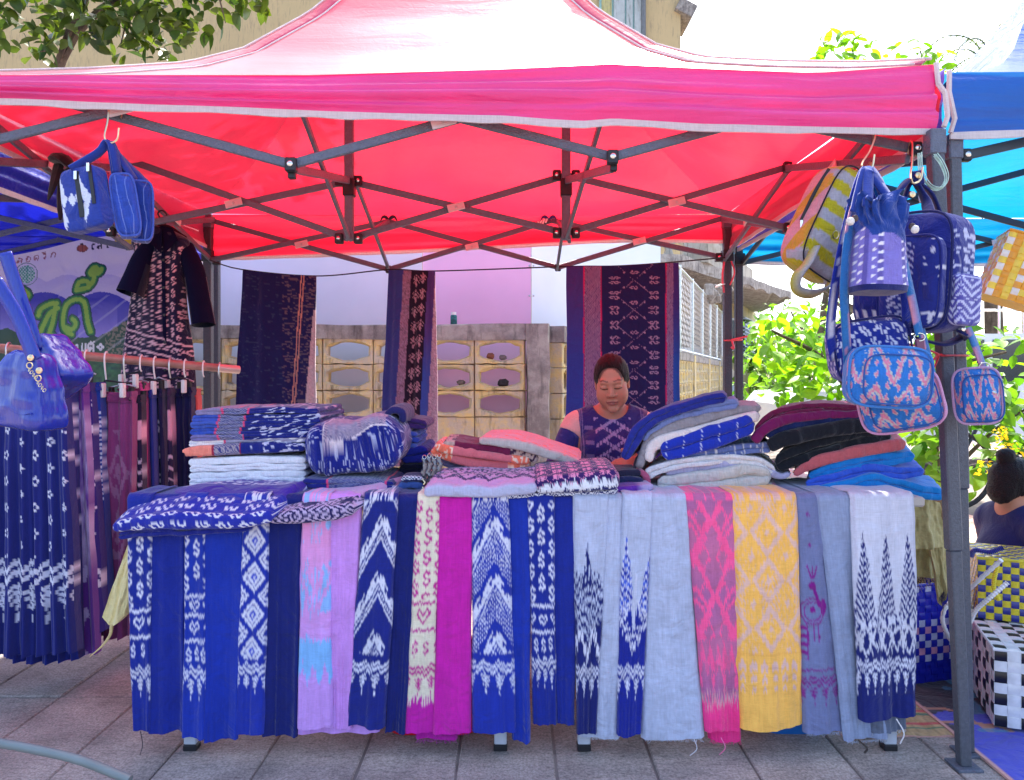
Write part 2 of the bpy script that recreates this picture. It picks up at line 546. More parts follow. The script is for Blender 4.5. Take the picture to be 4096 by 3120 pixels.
r1=N.new('ShaderNodeValToRGB');e=r1.color_ramp.elements
e[0].position=.34;e[0].color=(*C(132,126,122),1);e[1].position=.62;e[1].color=(*C(194,186,180),1)
L.new(n1.outputs['Fac'],r1.inputs[0])
r2=N.new('ShaderNodeValToRGB');e=r2.color_ramp.elements
e[0].position=.3;e[0].color=(.62,.58,.58,1);e[1].position=.7;e[1].color=(1.15,1.08,1.05,1)
L.new(n2.outputs['Fac'],r2.inputs[0])
r3=N.new('ShaderNodeValToRGB');e=r3.color_ramp.elements
e[0].position=.36;e[0].color=(.74,.74,.74,1);e[1].position=.5;e[1].color=(1,1,1,1)
L.new(n3.outputs['Fac'],r3.inputs[0])
mm=N.new('ShaderNodeMix');mm.data_type='RGBA';mm.blend_type='MULTIPLY';mm.inputs[0].default_value=1
L.new(r1.outputs[0],mm.inputs[6]);L.new(r2.outputs[0],mm.inputs[7])
m3=N.new('ShaderNodeMix');m3.data_type='RGBA';m3.blend_type='MULTIPLY';m3.inputs[0].default_value=.8
L.new(mm.outputs[2],m3.inputs[6]);L.new(r3.outputs[0],m3.inputs[7])
mr=N.new('ShaderNodeMapRange');mr.inputs['To Min'].default_value=.86;mr.inputs['To Max'].default_value=1.12;L.new(oi.outputs['Random'],mr.inputs['Value'])
sc_=N.new('ShaderNodeVectorMath');sc_.operation='SCALE';L.new(m3.outputs[2],sc_.inputs[0]);L.new(mr.outputs[0],sc_.inputs['Scale'])
L.new(sc_.outputs[0],b.inputs['Base Color'])
ad=N.new('ShaderNodeMath');ad.operation='ADD';L.new(n1.outputs['Fac'],ad.inputs[0]);L.new(n3.outputs['Fac'],ad.inputs[1])
bp=N.new('ShaderNodeBump');bp.inputs['Strength'].default_value=.55;bp.inputs['Distance'].default_value=.008
L.new(ad.outputs[0],bp.inputs['Height']);L.new(bp.outputs[0],b.inputs['Normal'])
PAVE=m
GROUT=weathered('dark_joint_sand',C(128,120,115),C(110,103,100),C(92,86,82),bump=.4)
mb=MB();bx(mb,(0.0,2.9,-0.0105),(9.0,5.2,0.011))
pav=tag(obj('pavement',mb,GROUT,smooth=False),kind='structure')
mb=MB();bx(mb,(0,0,-.01),(.281,.592,.02),bevel=.004)
slab0=obj('paving_slab',mb,PAVE,pav,smooth=False)
slab0.location=(-1.305,2.27,0)
first=True
for i in range(-8,7):
 for j in range(-1,6):
  x,y=-0.016+.2875*i,2.27+.6*j
  if first:
   slab0.location=(x,y,0);first=False;continue
  r_=random.Random(i*31+j)
  inst('paving_slab',slab0.data,pav,(x,y,r_.uniform(-.003,.002)),(r_.uniform(-.004,.004),r_.uniform(-.006,.006),r_.uniform(-.004,.004)))
  # ==== VENT-BLOCK WALL
YEL=weathered('flaking_yellow_paint',C(224,198,130),C(200,186,158),C(92,78,56),patch=.52,scale=7.5,bump=.75,bscale=34,use_random=.1)
CONC=weathered('weathered_concrete',C(178,170,160),C(140,132,126),C(84,78,74),patch=.5,scale=6,bump=.7,bscale=30)
CONC_L=weathered('pale_stained_concrete',C(178,172,160),C(150,142,126),C(70,64,56),patch=.46,scale=1.1,bump=.6,bscale=12)
def vent_block_vf(w=.383,h=.196,d=.13,aw=.31,ah=.066,bow=.038,n=9):
 """A concrete block with one wide opening, bowed at top and bottom, splayed towards both faces."""
 t=np.linspace(-1,1,n)
 def loop(sw,sh,y):
  top=[(x*aw/2*sw,y,(ah/2+bow*(1-x*x))*sh)for x in t]
  bot=[(x*aw/2*sw,y,-(ah/2+bow*(1-x*x))*sh)for x in t[::-1]]
  return top+bot
 def outer(y,g=0.0):
  top=[(x*(w/2-g),y,h/2-g)for x in t]
  bot=[(x*(w/2-g),y,-h/2+g)for x in t[::-1]]
  return top+bot
 rings=[outer(d/2),outer(-d/2+.006),outer(-d/2,.006),loop(1.12,1.2,-d/2),loop(1.0,1.0,-d/2+.03),loop(1.0,1.0,d/2-.02),loop(1.1,1.15,d/2)]
 k=2*n
 v=np.array(sum(rings,[]))
 f=[]
 for i in range(len(rings)):
  a,b_=i,(i+1)%len(rings)
  for j in range(k):
   l=(j+1)%k
   f.append([a*k+j,b_*k+j,b_*k+l,a*k+l])
 return v,f
vent=thing('vent_block_wall','old yellow painted wall of pierced concrete blocks behind the stall with a grey coping','wall',(0,5.65,0))
WY=5.65
def proto(name,mb,mat,par,loc,rot=(0,0,0)):
 """A piece whose mesh is centred on its own origin, so that its mesh can be shared."""
 o=obj(name,mb,mat,None,smooth=False)
 o.parent=par;o.location=Vector(loc)-origin(par);o.rotation_euler=rot
 return o
XP=(2105-CX)/F*WY
v,f=vent_block_vf()
vmesh=smesh=None
for k in range(-11,4):
 x=(1397+200.5*k-CX)/F*WY+.002
 for r_ in range(7):
  z=P(0,1405,WY).z-.2033*r_
  jit=random.Random(k*17+r_)
  loc=(x+jit.uniform(-.002,.002),WY+jit.uniform(-.006,.006),z)
  if r_<3:
   vk=(k*5+r_*3)%4
   if vmesh is None:vmesh={}
   if vk not in vmesh:
    rj=np.random.default_rng(vk);vv=v.copy();vv[18*3:]+=rj.normal(0,.0035,(len(v)-54,3));vv[18:36,1:]+=rj.normal(0,.0025,(18,2))
    vmesh[vk]=proto('vent_block',MB().add(vv,f),YEL,vent,loc).data
   else:inst('vent_block',vmesh[vk],vent,loc)
  else:
   if smesh is None:smesh=proto('solid_block',bx(MB(),(0,0,0),(.383,.1,.196),bevel=.006),YEL,vent,loc).data
   else:inst('solid_block',smesh,vent,loc)
MORT=weathered('old_mortar',C(158,140,106),C(128,110,84),C(84,74,60),scale=8,bump=.6)
mb=MB()
for r_ in range(8):
 bx(mb,(-2.05,WY,P(0,1405,WY).z+.1016-.2033*r_),(4.45,.084,.0085))
for k in range(-11,5):
 bx(mb,((1397+200.5*(k-.5)-CX)/F*WY+.002,WY,.712),(.0085,.0832,1.424))
obj('mortar',mb,MORT,vent,smooth=False)
def rough_beam(c,s,seed=1,n=40,amp=.006):
 """A cast beam or pillar with worn, uneven edges."""
 mb=MB()
 ax=int(np.argmax(s));o1,o2=[a for a in range(3)if a!=ax]
 t=np.linspace(-.5,.5,n)
 ring=[(-.5,-.44),(-.44,-.5),(.44,-.5),(.5,-.44),(.5,.44),(.44,.5),(-.44,.5),(-.5,.44)]
 pos=np.zeros((n,8,3))
 for j,(p,q)in enumerate(ring):
  w=noise1(t*n*.35+j*7.7,seed+j)*amp+noise1(t*n*.09,seed+30+j)*amp
  pos[:,j,ax]=c[ax]+t*s[ax]
  pos[:,j,o1]=c[o1]+p*s[o1]+np.sign(p)*w
  pos[:,j,o2]=c[o2]+q*s[o2]+np.sign(q)*w
 v=pos.reshape(-1,3)
 f=[]
 for i in range(n-1):
  for j in range(8):
   l=(j+1)%8
   f.append([i*8+j,i*8+l,(i+1)*8+l,(i+1)*8+j])
 f.append(list(range(8))[::-1]);f.append([(n-1)*8+j for j in range(8)])
 mb.add(v,f)
 return mb
ztop,zbot=P(0,1300,WY).z,P(0,1360,WY).z
obj('coping_beam',rough_beam(((XP-4.3)/2-.0,WY,(ztop+zbot)/2),(4.3+XP,.16,ztop-zbot),3),CONC,vent,angle=30)
PX0,PX1=XP,(2195-CX)/F*WY
obj('corner_pillar',rough_beam(((PX0+PX1)/2+.002,WY-.005,ztop/2),(PX1-PX0,.19,ztop+.01),9),CONC,vent,angle=30)
ret=thing('vent_block_wall','yellow pierced-block wall running back from the grey corner pillar','wall',(PX1,WY,0))
A0=Vector((PX1+.05,WY+.12,0));A1=Vector((6.0,21.0,0));dirw=(A1-A0).normalized();angw=math.atan2(dirw.y,dirw.x)
v,f=vent_block_vf(aw=.27,ah=.1)
rb0=None
farm=MB()
LW=22.0
zt=ztop+.0
for k in range(int(LW/.39)):
 c=A0+dirw*(.2+.39*k)
 for r_ in range(7):
  z=zt-.13-.1016-.2033*r_
  solid=r_>=(3 if k<8 else 4)
  if k<8:
   if solid:inst('solid_block',smesh,ret,(c.x,c.y,z),(0,0,angw))
   elif rb0 is None:rb0=proto('vent_block',MB().add(v,f),YEL,ret,(c.x,c.y,z),(0,0,angw)).data
   else:inst('vent_block',rb0,ret,(c.x,c.y,z),(0,0,angw))
  else:
   Rm=np.array(Matrix.Rotation(angw,3,'Z'))
   if solid:vv,ff=box_vf((0,0,0),(.385,.1,.198))
   else:vv,ff=vent_block_vf(aw=.27,ah=.1,n=5)
   farm.add(vv@Rm.T+np.array((c.x,c.y,z)),ff)
o=obj('far_blocks',farm,YEL,ret,smooth=False);o['kind']='stuff'
mb=MB();bar(mb,A0+Vector((0,0,zt-.065)),A0+dirw*LW+Vector((0,0,zt-.065)),.17,.13)
obj('coping_beam',mb,CONC,ret,smooth=False)
for d_ in(9.2,12.3,15.4):
 mb=MB();c=A0+dirw*d_;bx(mb,(c.x-.02,c.y,zt/2),(.2,.24,zt-.006),np.array(Matrix.Rotation(angw,3,'Z')),.01)
 obj('wall_pier',mb,YEL,ret,smooth=False)
fen=thing('chain_link_fence','silver chain-link fence standing on the yellow wall beside the old concrete house','fence',tuple(A0+dirw*8+Vector((0,0,zt))))
FD0,FD1,FH=7.2,18.6,1.5
mb=MB()
for zz in(zt+.05,zt+FH):tube(mb,[A0+dirw*FD0+Vector((0,0,zz)),A0+dirw*FD1+Vector((0,0,zz))],.035,6)
obj('rail',mb,STEEL,fen)
for d_ in np.arange(FD0+.3,FD1+.1,1.95):
 mb=MB();c=A0+dirw*float(d_);tube(mb,[c+Vector((0,0,zt-.1)),c+Vector((0,0,zt+FH+.05))],.04,6)
 obj('fence_post',mb,STEEL,fen)
mb=MB()
st=.22
for k in range(int((FD1-FD0+FH)/st)):
 for sgn in(0,1):
  s0=FD0-(0 if sgn else FH)+k*st
  a0,a1=(s0,s0+FH)if not sgn else(s0,s0-FH)
  p0,p1=(a0,zt+.05),(a1,zt+FH)
  t0,t1=0.0,1.0
  lo,hi=FD0,FD1
  dx=p1[0]-p0[0]
  ta,tb=(lo-p0[0])/dx,(hi-p0[0])/dx
  t0,t1=max(t0,min(ta,tb)),min(t1,max(ta,tb))
  if t1-t0<.02:continue
  q0=A0+dirw*(p0[0]+dx*t0)+Vector((0,0,p0[1]+(p1[1]-p0[1])*t0))
  q1=A0+dirw*(p0[0]+dx*t1)+Vector((0,0,p0[1]+(p1[1]-p0[1])*t1))
  tube(mb,[q0,q1],.006,3,cap=False)
o=obj('wire_netting',mb,STEEL,fen,smooth=False);o['kind']='stuff'
# ==== SHEET-METAL HOARDING behind the wall
def sheet_metal(name,rgb,rough):
 m=plain(name,rgb,rough,.0,.5,var=.07,scale=1.6,bump=.25,bscale=3.0)
 return m
GREYS=sheet_metal('dull_zinc_sheet',C(224,221,228),.42)
PINKS=sheet_metal('painted_pink_reflection_sheet',C(238,190,220),.38)  # pink reflection of the red canopy is put into this sheet's colour
WHITES=sheet_metal('white_coated_sheet',C(232,238,240),.35)
hoard=thing('metal_sheet_hoarding','tall smooth pale metal sheets standing behind the pierced-block wall','hoarding',(0,6.05,0))
HYY=6.05
def panel(x0,x1,z1,mat,name='metal_sheet',bow=.012,seed=0,y=HYY):
 mb=MB()
 n,k=14,10
 xs=np.linspace(x0,x1,n);zs=np.linspace(0,z1,k)
 pos=np.zeros((n,k,3))
 for i in range(n):
  for j in range(k):
   pos[i,j]=(xs[i],y+bow*noise2(xs[i]*1.2,zs[j]*1.1,seed),zs[j])
 sheet(mb,pos)
 back=pos.copy();back[...,1]+=.004
 sheet(mb,back,flip=True)
 return obj(name,mb,mat,hoard,angle=180)
edge=lambda px:(px-CX)/F*HYY
xs_=[edge(-2600),edge(-1500),edge(-300),edge(780),edge(1690)]
for i in range(4):panel(xs_[i],xs_[i+1]-.003,2.75,GREYS if i<3 else GREYS,seed=i)
panel(edge(1690),edge(2124),2.75,PINKS,seed=8)
mb=MB();n=12
pos=np.zeros((n,8,3));q0=Vector((edge(2126),HYY,0));q1=P(2642,1500,7.1);q1.z=0
for i in range(n):
 for j in range(8):
  t=i/(n-1);p=q0.lerp(q1,t)
  pos[i,j]=(p.x,p.y+.012*noise2(t*3,j*.5,5),3.1*j/7)
sheet(mb,pos);pb=pos.copy();pb[...,1]+=.004;sheet(mb,pb,flip=True)
obj('metal_sheet',mb,WHITES,hoard,angle=180)['label']='bright white metal sheet right of the pink one'
mb=MB()
for zz in(2.3,2.05,1.8,1.55):
 for xx in(edge(2118),edge(2134)):
  lathe(mb,[(.009,0),(.007,.004),(.0,.006)],(xx,HYY-.014,zz),8,(0,-1,0))
o=obj('rivets',mb,STEEL,hoard);o['kind']='stuff'
# ==== OLD CONCRETE HOUSE on the right
house=thing('concrete_house','stained old concrete house with a pierced balcony and a crumbling slab edge','house',(4.5,17.5,0))
K=P(2832,0,17.5);K.z=0
Lf=P(2560,0,16.9);Lf.z=0
Rt=P(3010,0,23.0);Rt.z=0
zs0,zs1=3.62,3.86
zp=6.6
def wallquad(a,b_,z0,z1,th,mat,name,par=house):
 a,b_=Vector(a),Vector(b_)
 d=(b_-a).normalized();nrm=Vector((-d.y,d.x,0))*th
 v=[(*p.xy,z)for z in(z0,z1)for p in(a,b_,b_+nrm,a+nrm)]
 f=[[3,2,1,0],[4,5,6,7],[0,1,5,4],[1,2,6,5],[2,3,7,6],[3,0,4,7]]
 return obj(name,MB().add(v,f),mat,par,smooth=False)
col0=P(2752,0,17.32);col0.z=0
wallquad(col0,K,zs1,zp,.35,CONC_L,'corner_column')
dK=(Rt-K).normalized()
wallquad(K+dK*.02,Rt,zs1,zs1+.62,.2,CONC_L,'parapet_wall')
wallquad(K+dK*.02,Rt,zs1+1.42,zs1+1.75,.22,CONC_L,'parapet_wall')
def ring_block_vf(s=.5,d=.14,r=.17,n=16):
 rings=[]
 for(y,kind,rr)in((d/2,0,0),(-d/2,0,0),(-d/2,1,r*1.14),(-d/2+.03,1,r),(d/2-.03,1,r),(d/2,1,r*1.14)):
  for k in range(n):
   a=2*math.pi*(k+.5)/n
   c,s_=math.cos(a),math.sin(a)
   if kind==0:
    q=s/2/max(abs(c),abs(s_))*.985
    rings.append((c*q,y,s_*q))
   else:rings.append((c*rr,y,s_*rr))
 f=[]
 m_=6
 for i in range(m_):
  j=(i+1)%m_
  for k in range(n):
   l=(k+1)%n
   f.append([i*n+k,j*n+k,j*n+l,i*n+l])
 return np.array(rings),f
dF=(col0-Lf).normalized();aF=math.atan2(dF.y,dF.x)
v,f=ring_block_vf();rbk=None
for i in range(4):
 for j in range(6):
  c=col0-dF*(.26+.505*i);loc=Vector((c.x,c.y+.1,zs1+.27+.505*j))
  if rbk is None:
   rbk=obj('ring_block',MB().add(v,f),CONC_L,None,smooth=False);rbk.parent=house;q=rbk
  else:q=inst('ring_block',rbk.data,house,(0,0,0))
  q.location=loc-origin(house);q.rotation_euler=(0,0,aF)
aR=math.atan2(dK.y,dK.x)
for i in range(11):
 for j in range(2):
  c=K+dK*(.3+.5*i)+Vector((0,0,zs1+.82+.4*j))
  q=inst('ring_block',rbk.data,house,(0,0,0),(0,0,aR),(.98,.8,.79));q.location=c+Vector((-dK.y,dK.x,0))*.1-origin(house)
out=[]
e0=P(2420,0,16.0);e1=P(2722,0,16.4);e2=P(3165,0,23.6);e3=Vector((9.6,28,0));e4=Vector((3.0,28,0))
edge_pts=[]
for a,b_ in((e0,e1),(e1,e2)):
 for t in np.linspace(0,1,26)[:-1]:
  p=a.lerp(b_,float(t));w=float(noise1(t*14,4 if a is e0 else 5))*.14
  d=(b_-a).normalized()
  edge_pts.append((p.x+d.y*w*.5,p.y-d.x*w*.5))
edge_pts+=[(e2.x,e2.y),(e3.x,e3.y),(e4.x,e4.y)]
k=len(edge_pts)
v=[(x,y,zs0+.05*math.sin(i*1.7))for i,(x,y)in enumerate(edge_pts)]+[(x,y,zs1)for x,y in edge_pts]
f=[list(range(k))[::-1],[k+i for i in range(k)]]+[[i,(i+1)%k,k+(i+1)%k,k+i]for i in range(k)]
obj('balcony_slab',MB().add(v,f),CONC,house,smooth=False)
YPLAST=weathered('yellowed_plaster',C(206,190,140),C(180,170,138),C(104,94,76),scale=1.4,bump=.4)  # yellowed plaster of the house walls
B0=P(2480,0,24.4);B0.z=0;B1=P(2962,0,24.9);B1.z=0;B2=P(3024,0,29.0);B2.z=0
wallquad(B0,B1,0,zs0-.004,.25,YPLAST,'wall');wallquad(B1,B2,0,zs0-.004,.25,YPLAST,'wall')
BLUESH=plain('blue_corrugated_sheet',C(140,158,190),.45,.3,.5,var=.2,scale=4)
mb=MB();n=60;pos=np.zeros((2,n,3));d12=(B2-B1).normalized()
for i,s_ in enumerate((.1,3.4)):
 for j in range(n):
  c=B1+d12*s_-Vector((-d12.y,d12.x,0))*(.1+.05*math.sin(j*1.25))
  pos[i,j]=(c.x,c.y,1.7+1.5*j/(n-1))
sheet(mb,pos);obj('corrugated_sheet',mb,BLUESH,house,angle=180)
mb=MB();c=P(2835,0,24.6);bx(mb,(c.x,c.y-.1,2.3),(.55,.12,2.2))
obj('dark_doorway_panel',mb,plain('painted_room_shade',C(52,50,54),.9),house,smooth=False)  # solid dark box; the shade inside the doorway is painted as its colour
WIN=plain('pale_window_paint',C(214,220,224),.5);DRK=plain('dim_glass',C(70,82,92),.15,0,.6)
for px,w_,z_ in((2748,.9,2.55),(2905,.75,2.5),(2690,.7,2.5)):
 c=P(px,0,24.5);o=obj('window',bx(MB(),(c.x,c.y-.12,z_),(w_,.1,1.1)),WIN,house,smooth=False)
 for i in range(3):obj('pane',bx(MB(),(c.x-w_/3+w_/3*i,c.y-.19,z_),(w_/3-.07,.04,.95)),DRK,o,smooth=False)
for i,(px,y_,a_,c_)in enumerate(((2776,22.0,.5,C(196,206,216)),(2852,23.0,-.35,C(176,190,206)),(2800,21.5,.9,C(206,196,176)))):
 q=P(px,0,y_);tag(obj('leaning_board',bx(MB(),(q.x,q.y,1.0),(1.1,.05,1.9),np.array(Matrix.Rotation(a_,3,'Y')),.01),plain('board_%d'%i,c_,.6,var=.2),None,smooth=False),['pale blue board leaning behind the chain-link fence','grey-blue board leaning right of the pale one behind the fence','cream board lying steeply behind the chain-link fence'][i],'board')
for i,(px,py,s_,lb)in enumerate(((1962,1424,.045,'brown stone lying in the upper right wall opening'),(2012,1430,.04,'grey stone beside the brown one in the upper right wall opening'),(2012,1532,.06,'dark stone in the middle opening next to the corner pillar'),(1846,1530,.04,'small grey stone in the middle opening left of the dark stone'))):
 q=P(px,py,WY);r9=np.random.default_rng(i);v9,f9=box_vf((0,0,0),(s_*1.4,s_,s_),bevel=s_*.3);tag(obj('stone',MB().add(v9*(1+r9.normal(0,.12,v9.shape))+np.array((q.x,q.y,q.z)),f9),plain('stone_%d'%i,[C(150,96,74),C(120,112,108),C(54,52,54),C(120,110,100)][i],.9,var=.3),None,smooth=False),lb,'stone')
mb=MB()
for i in range(7):
 c=P(2835+12*i,1160+(i%3)*18,17.3+.2*i);bx(mb,c,(.22,.12,.3),np.array(Matrix.Rotation(i*.7,3,(.3,1,.2))),.03)
obj('broken_concrete',mb,CONC,house,smooth=False)
# ==== TALL BUILDING high behind the awning
PLAST=weathered('cream_plaster',C(204,180,134),C(198,174,130),C(160,142,114),patch=.42,scale=.5,bump=.2,bscale=8)
tall=thing('tall_building','cream plastered building with grey shutters rising behind the red awning','building',(0,27,0))
TY=27.0
tx=lambda px:(px-CX)/F*TY
tb=lambda name,px0,px1,z,h,d,th,mat,par:obj(name,bx(MB(),((tx(px0)+tx(px1))/2,TY-d,z),(tx(px1)-tx(px0)-.02,th,h),bevel=.01),mat,par,smooth=False)
mb=MB();bx(mb,((tx(-1100)+tx(2722))/2,TY+2.5,8.5),(tx(2722)-tx(-1100),5,17));obj('wall',mb,PLAST,tall,smooth=False)
SHUT=weathered('grey_shutter_paint',C(186,192,188),C(170,176,172),C(110,112,106),scale=1.0,bump=.2)
fr_=tb('window',2395,2575,13.6,5.6,.04,.08,plain('teal_frame_paint',C(150,188,180),.5),tall)
for px0,px1 in((2452,2498),(2502,2530),(2534,2566)):tb('shutter_board',px0,px1,13.6,5.5,.12,.06,SHUT,fr_)
tb('stucco_panel',2404,2446,13.6,5.5,.11,.06,weathered('lichen_plaster',C(206,196,130),C(190,180,140),C(120,112,80),scale=5),fr_)
obj('drain_pipe',(lambda q:tube(q,[(tx(2571),TY-.16,0),(tx(2571),TY-.16,17)],.09,8))(MB()),plain('grey_pipe',C(110,112,112),.5),tall)
mb=MB();bx(mb,(tx(2742),TY+.6,14.75),(.7,1.6,.5),np.array(Matrix.Rotation(.5,3,'Y')),.02);obj('eave_bracket',mb,CONC,tall,smooth=False)
# ==== TENTS
ROOF_RED=canopy_mat('red_tent_fabric',C(238,60,120),C(214,28,50),.52,rough=.40,spec=1.0,coat=1.0,sheen=1.0,fold=.14)
VAL_PINK=canopy_mat('painted_skylight_valance_fabric',C(240,62,150),C(226,34,84),.22,rough=.4,spec=.7)  # same red fabric, with the bluish skylight put into its colour
ROOF_BLUE=canopy_mat('blue_tent_fabric',C(24,98,214),C(8,124,166),.5,rough=.36,spec=.9)
ROOF_DEEP=canopy_mat('deep_blue_tent_fabric',C(26,38,190),C(14,22,140),.42,rough=.4,spec=.8)
def gfun(t):return np.interp(t,[0,.15,.33,.55,.7,.9,1],[0,.075,.185,.335,.49,.80,1])
def make_roof(par,x0,x1,yf,yr,rx0,rx1,ry,zridge,zf,zr,zl,zrt,mat,seed=0,rise_noise=.004):
 """Hipped tent roof: four sagging slopes; zf etc. give the eave height along each side (functions of 0..1)."""
 c={'fl':Vector((x0,yf,0)),'fr':Vector((x1,yf,0)),'rr':Vector((x1,yr,0)),'rl':Vector((x0,yr,0))}
 pL,pR=Vector((rx0,ry,0)),Vector((rx1,ry,0))
 sides=[('fl','fr',pL,pR,zf),('fr','rr',pR,pR,zrt),('rr','rl',pR,pL,zr),('rl','fl',pL,pL,zl)]
 mb=MB();ns,nt_=48,26
 for i,(a,b_,p,q,ze)in enumerate(sides):
  pos=np.zeros((ns,nt_,3))
  for u in range(ns):
   s=u/(ns-1)
   e=c[a].lerp(c[b_],s);r=p.lerp(q,s);z0=ze(s)
   for w in range(nt_):
    t=w/(nt_-1)
    k=e.lerp(r,t)
    sag=-.05*math.sin(math.pi*s)*math.sin(math.pi*min(1,t*1.3))*(1 if i%2 else .55)
    sag+=rise_noise*noise2(s*9+i*5,t*6,seed)*math.sin(math.pi*s)*math.sin(math.pi*t)*2
    pos[u,w]=(k.x,k.y,z0+(zridge-z0)*float(gfun(t))+sag)
  sheet(mb,pos)
 return obj('roof',mb,mat,par,angle=180)
def valance(par,p0,p1,ztop_f,zbot_f,mat,out,seed=0,n=120,folds=((.28,.02),(.48,.03),(.74,.036)),tape=True,name='valance',k=26,amp=.006):
 """Hanging band along p0-p1 with lengthwise tension folds and a pale tape along its hem."""
 p0,p1=Vector(p0),Vector(p1);out=Vector(out)
 pos=np.zeros((n,k,3))
 for i in range(n):
  s=i/(n-1);p=p0.lerp(p1,s);zt_,zb_=ztop_f(s),zbot_f(s)
  for j in range(k):
   t=j/(k-1)
   d=.016*math.sin(math.pi*min(1,t*1.05))+amp*float(noise2(s*5,t*7,seed))+amp*.5*float(noise2(s*22,t*3,seed+3))*t
   for(c,a)in folds:
    cc=c+.05*float(noise1(s*2.3,seed+9))+.03*(s-.5)
    x=(t-cc)/.035
    d+=a*(1/(1+math.exp(-x*2.2))-.5)*math.exp(-abs(x)*.12)*(.6+.4*float(noise1(s*3,seed+int(c*50))))
   q=p+out*d
   pos[i,j]=(q.x,q.y,zt_+(zb_-zt_)*t)
 o=obj(name,sheet(MB(),pos),mat,par,angle=180)
 if tape:
  mb=MB()
  hem=pos[:,-1]+np.array(out)*.003
  lo=hem.copy();hi=hem.copy();hi[:,2]+=.004;lo[:,2]-=.016+.003*noise1(np.linspace(0,30,n),seed+2)
  sheet(mb,np.stack([hi,lo],1))
  b2=np.stack([hi,lo],1)-np.array(out)*.006
  sheet(mb,b2,flip=True)
  bt=np.stack([lo,lo-np.array(out)*.006],1);sheet(mb,bt)
  obj('hem_tape',mb,PIPING,par,angle=180)
 return pos
def clip_plate(par,p,d,nrm,w=.034,l=.075):
 """White plastic slider where two bars of a scissor cross, with a screw."""
 p,d,nrm=Vector(p),Vector(d).normalized(),Vector(nrm)
 y=nrm.cross(d).normalized();rot=np.array(Matrix((d,y,nrm)).transposed())
 mb=MB();bx(mb,p+nrm*.012,(l,w,.006),rot,.002)
 for s in(-1,1):bx(mb,p+nrm*.016+y*(s*w*.3),(l*.72,.003,.003),rot)
 o=obj('clip_plate',mb,CLIP,par,smooth=False)
 mb=MB();lathe(mb,[(.006,0),(.005,.004),(0,.005)],p+nrm*.014,8,nrm);obj('screw',mb,STEEL,o)
 return o
CLIP=plain('pale_clip_plastic',C(210,190,192),.4,.1,.5)
def joint(par,p,nrm=(0,-1,0),s=.036,bolt=True):
 mb=MB();bx(mb,p,(s,s*.8,s*1.25),bevel=.004)
 o=obj('bracket',mb,BLACKP,par,smooth=False)
 if bolt:
  mb=MB();lathe(mb,[(.009,0),(.009,.003),(.006,.006),(0,.007)],Vector(p)+Vector(nrm)*(s*.4),10,nrm);obj('bolt',mb,CHROME,o)
 return o
def trussbar(par,a,b_,mat=None,w=.014,h=.029,up=(0,0,1),name='truss_bar'):
 return obj(name,bar(MB(),a,b_,w,h,up,.003),mat or FRAME,par,smooth=False)
def post(par,foot,top,s=.042,split=.62,mat=None,name='leg'):
 """Two-part telescopic leg with foot plate, slider and punched holes."""
 foot,top=Vector(foot),Vector(top)
 mid=top.lerp(foot,split)
 x=Vector((1,0,0))
 o=obj(name,bar(MB(),mid,top,s,s,(0,1,0),.004),mat or POST,par,smooth=False)
 obj('inner_tube',bar(MB(),foot+Vector((0,0,.008)),mid-(top-foot).normalized()*.0005,s*.84,s*.84,(0,1,0),.003),mat or POST,o,smooth=False)
 mb=MB();bx(mb,foot+Vector((0,0,.004)),(s*1.9,s*1.9,.008),bevel=.001);obj('foot_plate',mb,FRAME,o,smooth=False)
 mb=MB();bx(mb,top-(top-foot).normalized()*.03,(s*1.22,s*1.22,.075),bevel=.004);obj('head_sleeve',mb,FRAME,o,smooth=False)
 return o
tent=thing('market_canopy','red pop-up market canopy with a valance tinted skylit pink over the cloth stall','canopy',(-.25,3.2,0))
TX0,TX1,TYF,TYR=-1.76,1.25,2.15,4.2
vt=[(-1.76,300),(-1.0,300),(-.6,300),(-.03,278),(.29,256),(.56,274),(.9,292),(1.25,258)]
vbm=[(-1.76,400),(-1.45,407),(-1.07,430),(-.78,441),(-.4,462),(-.03,474),(.1,486),(.21,494),(.3,484),(.56,506),(.93,520),(1.25,527)]
zfrom=lambda tab,Y:(lambda s:CZ+(HY-float(np.interp(TX0+(TX1-TX0)*s,[a for a,_ in tab],[b for _,b in tab])))/F*Y)
zft=zfrom(vt,TYF);zfb=zfrom(vbm,TYF)
zrear=lambda s:2.075-.015*math.sin(math.pi*s)
roof=make_roof(tent,TX0,TX1,TYF,TYR,-.74,.25,3.2,2.83,lambda s:zft(s),lambda s:zrear(s),lambda s:2.075+(zft(0)-2.075)*s,lambda s:zft(1)+(2.075-zft(1))*s,ROOF_RED,3)
fp=valance(tent,(TX0,TYF-.004,0),(TX1,TYF-.004,0),zft,zfb,VAL_PINK,(0,-1,0),4)
valance(tent,(TX1+.003,TYF,0),(TX1+.003,TYR,0),lambda s:zft(1)+(2.075-zft(1))*s,lambda s:1.865+.02*s-.01*math.sin(9*s),ROOF_RED,(1,0,0),11,70,folds=((.5,.008),))
valance(tent,(TX0-.003,TYR,0),(TX0-.003,TYF,0),lambda s:2.075,lambda s:1.885+.05*s,ROOF_RED,(-1,0,0),12,70,folds=((.5,.008),))
zrb=lambda s:CZ+(HY-float(np.interp(s,[0,.2,.45,.6,.8,1],[962,958,985,1000,1018,1032])))/F*TYR
valance(tent,(TX1,TYR+.003,0),(TX0,TYR+.003,0),lambda s:2.07,zrb,ROOF_RED,(0,1,0),13,90,folds=((.5,.008),))
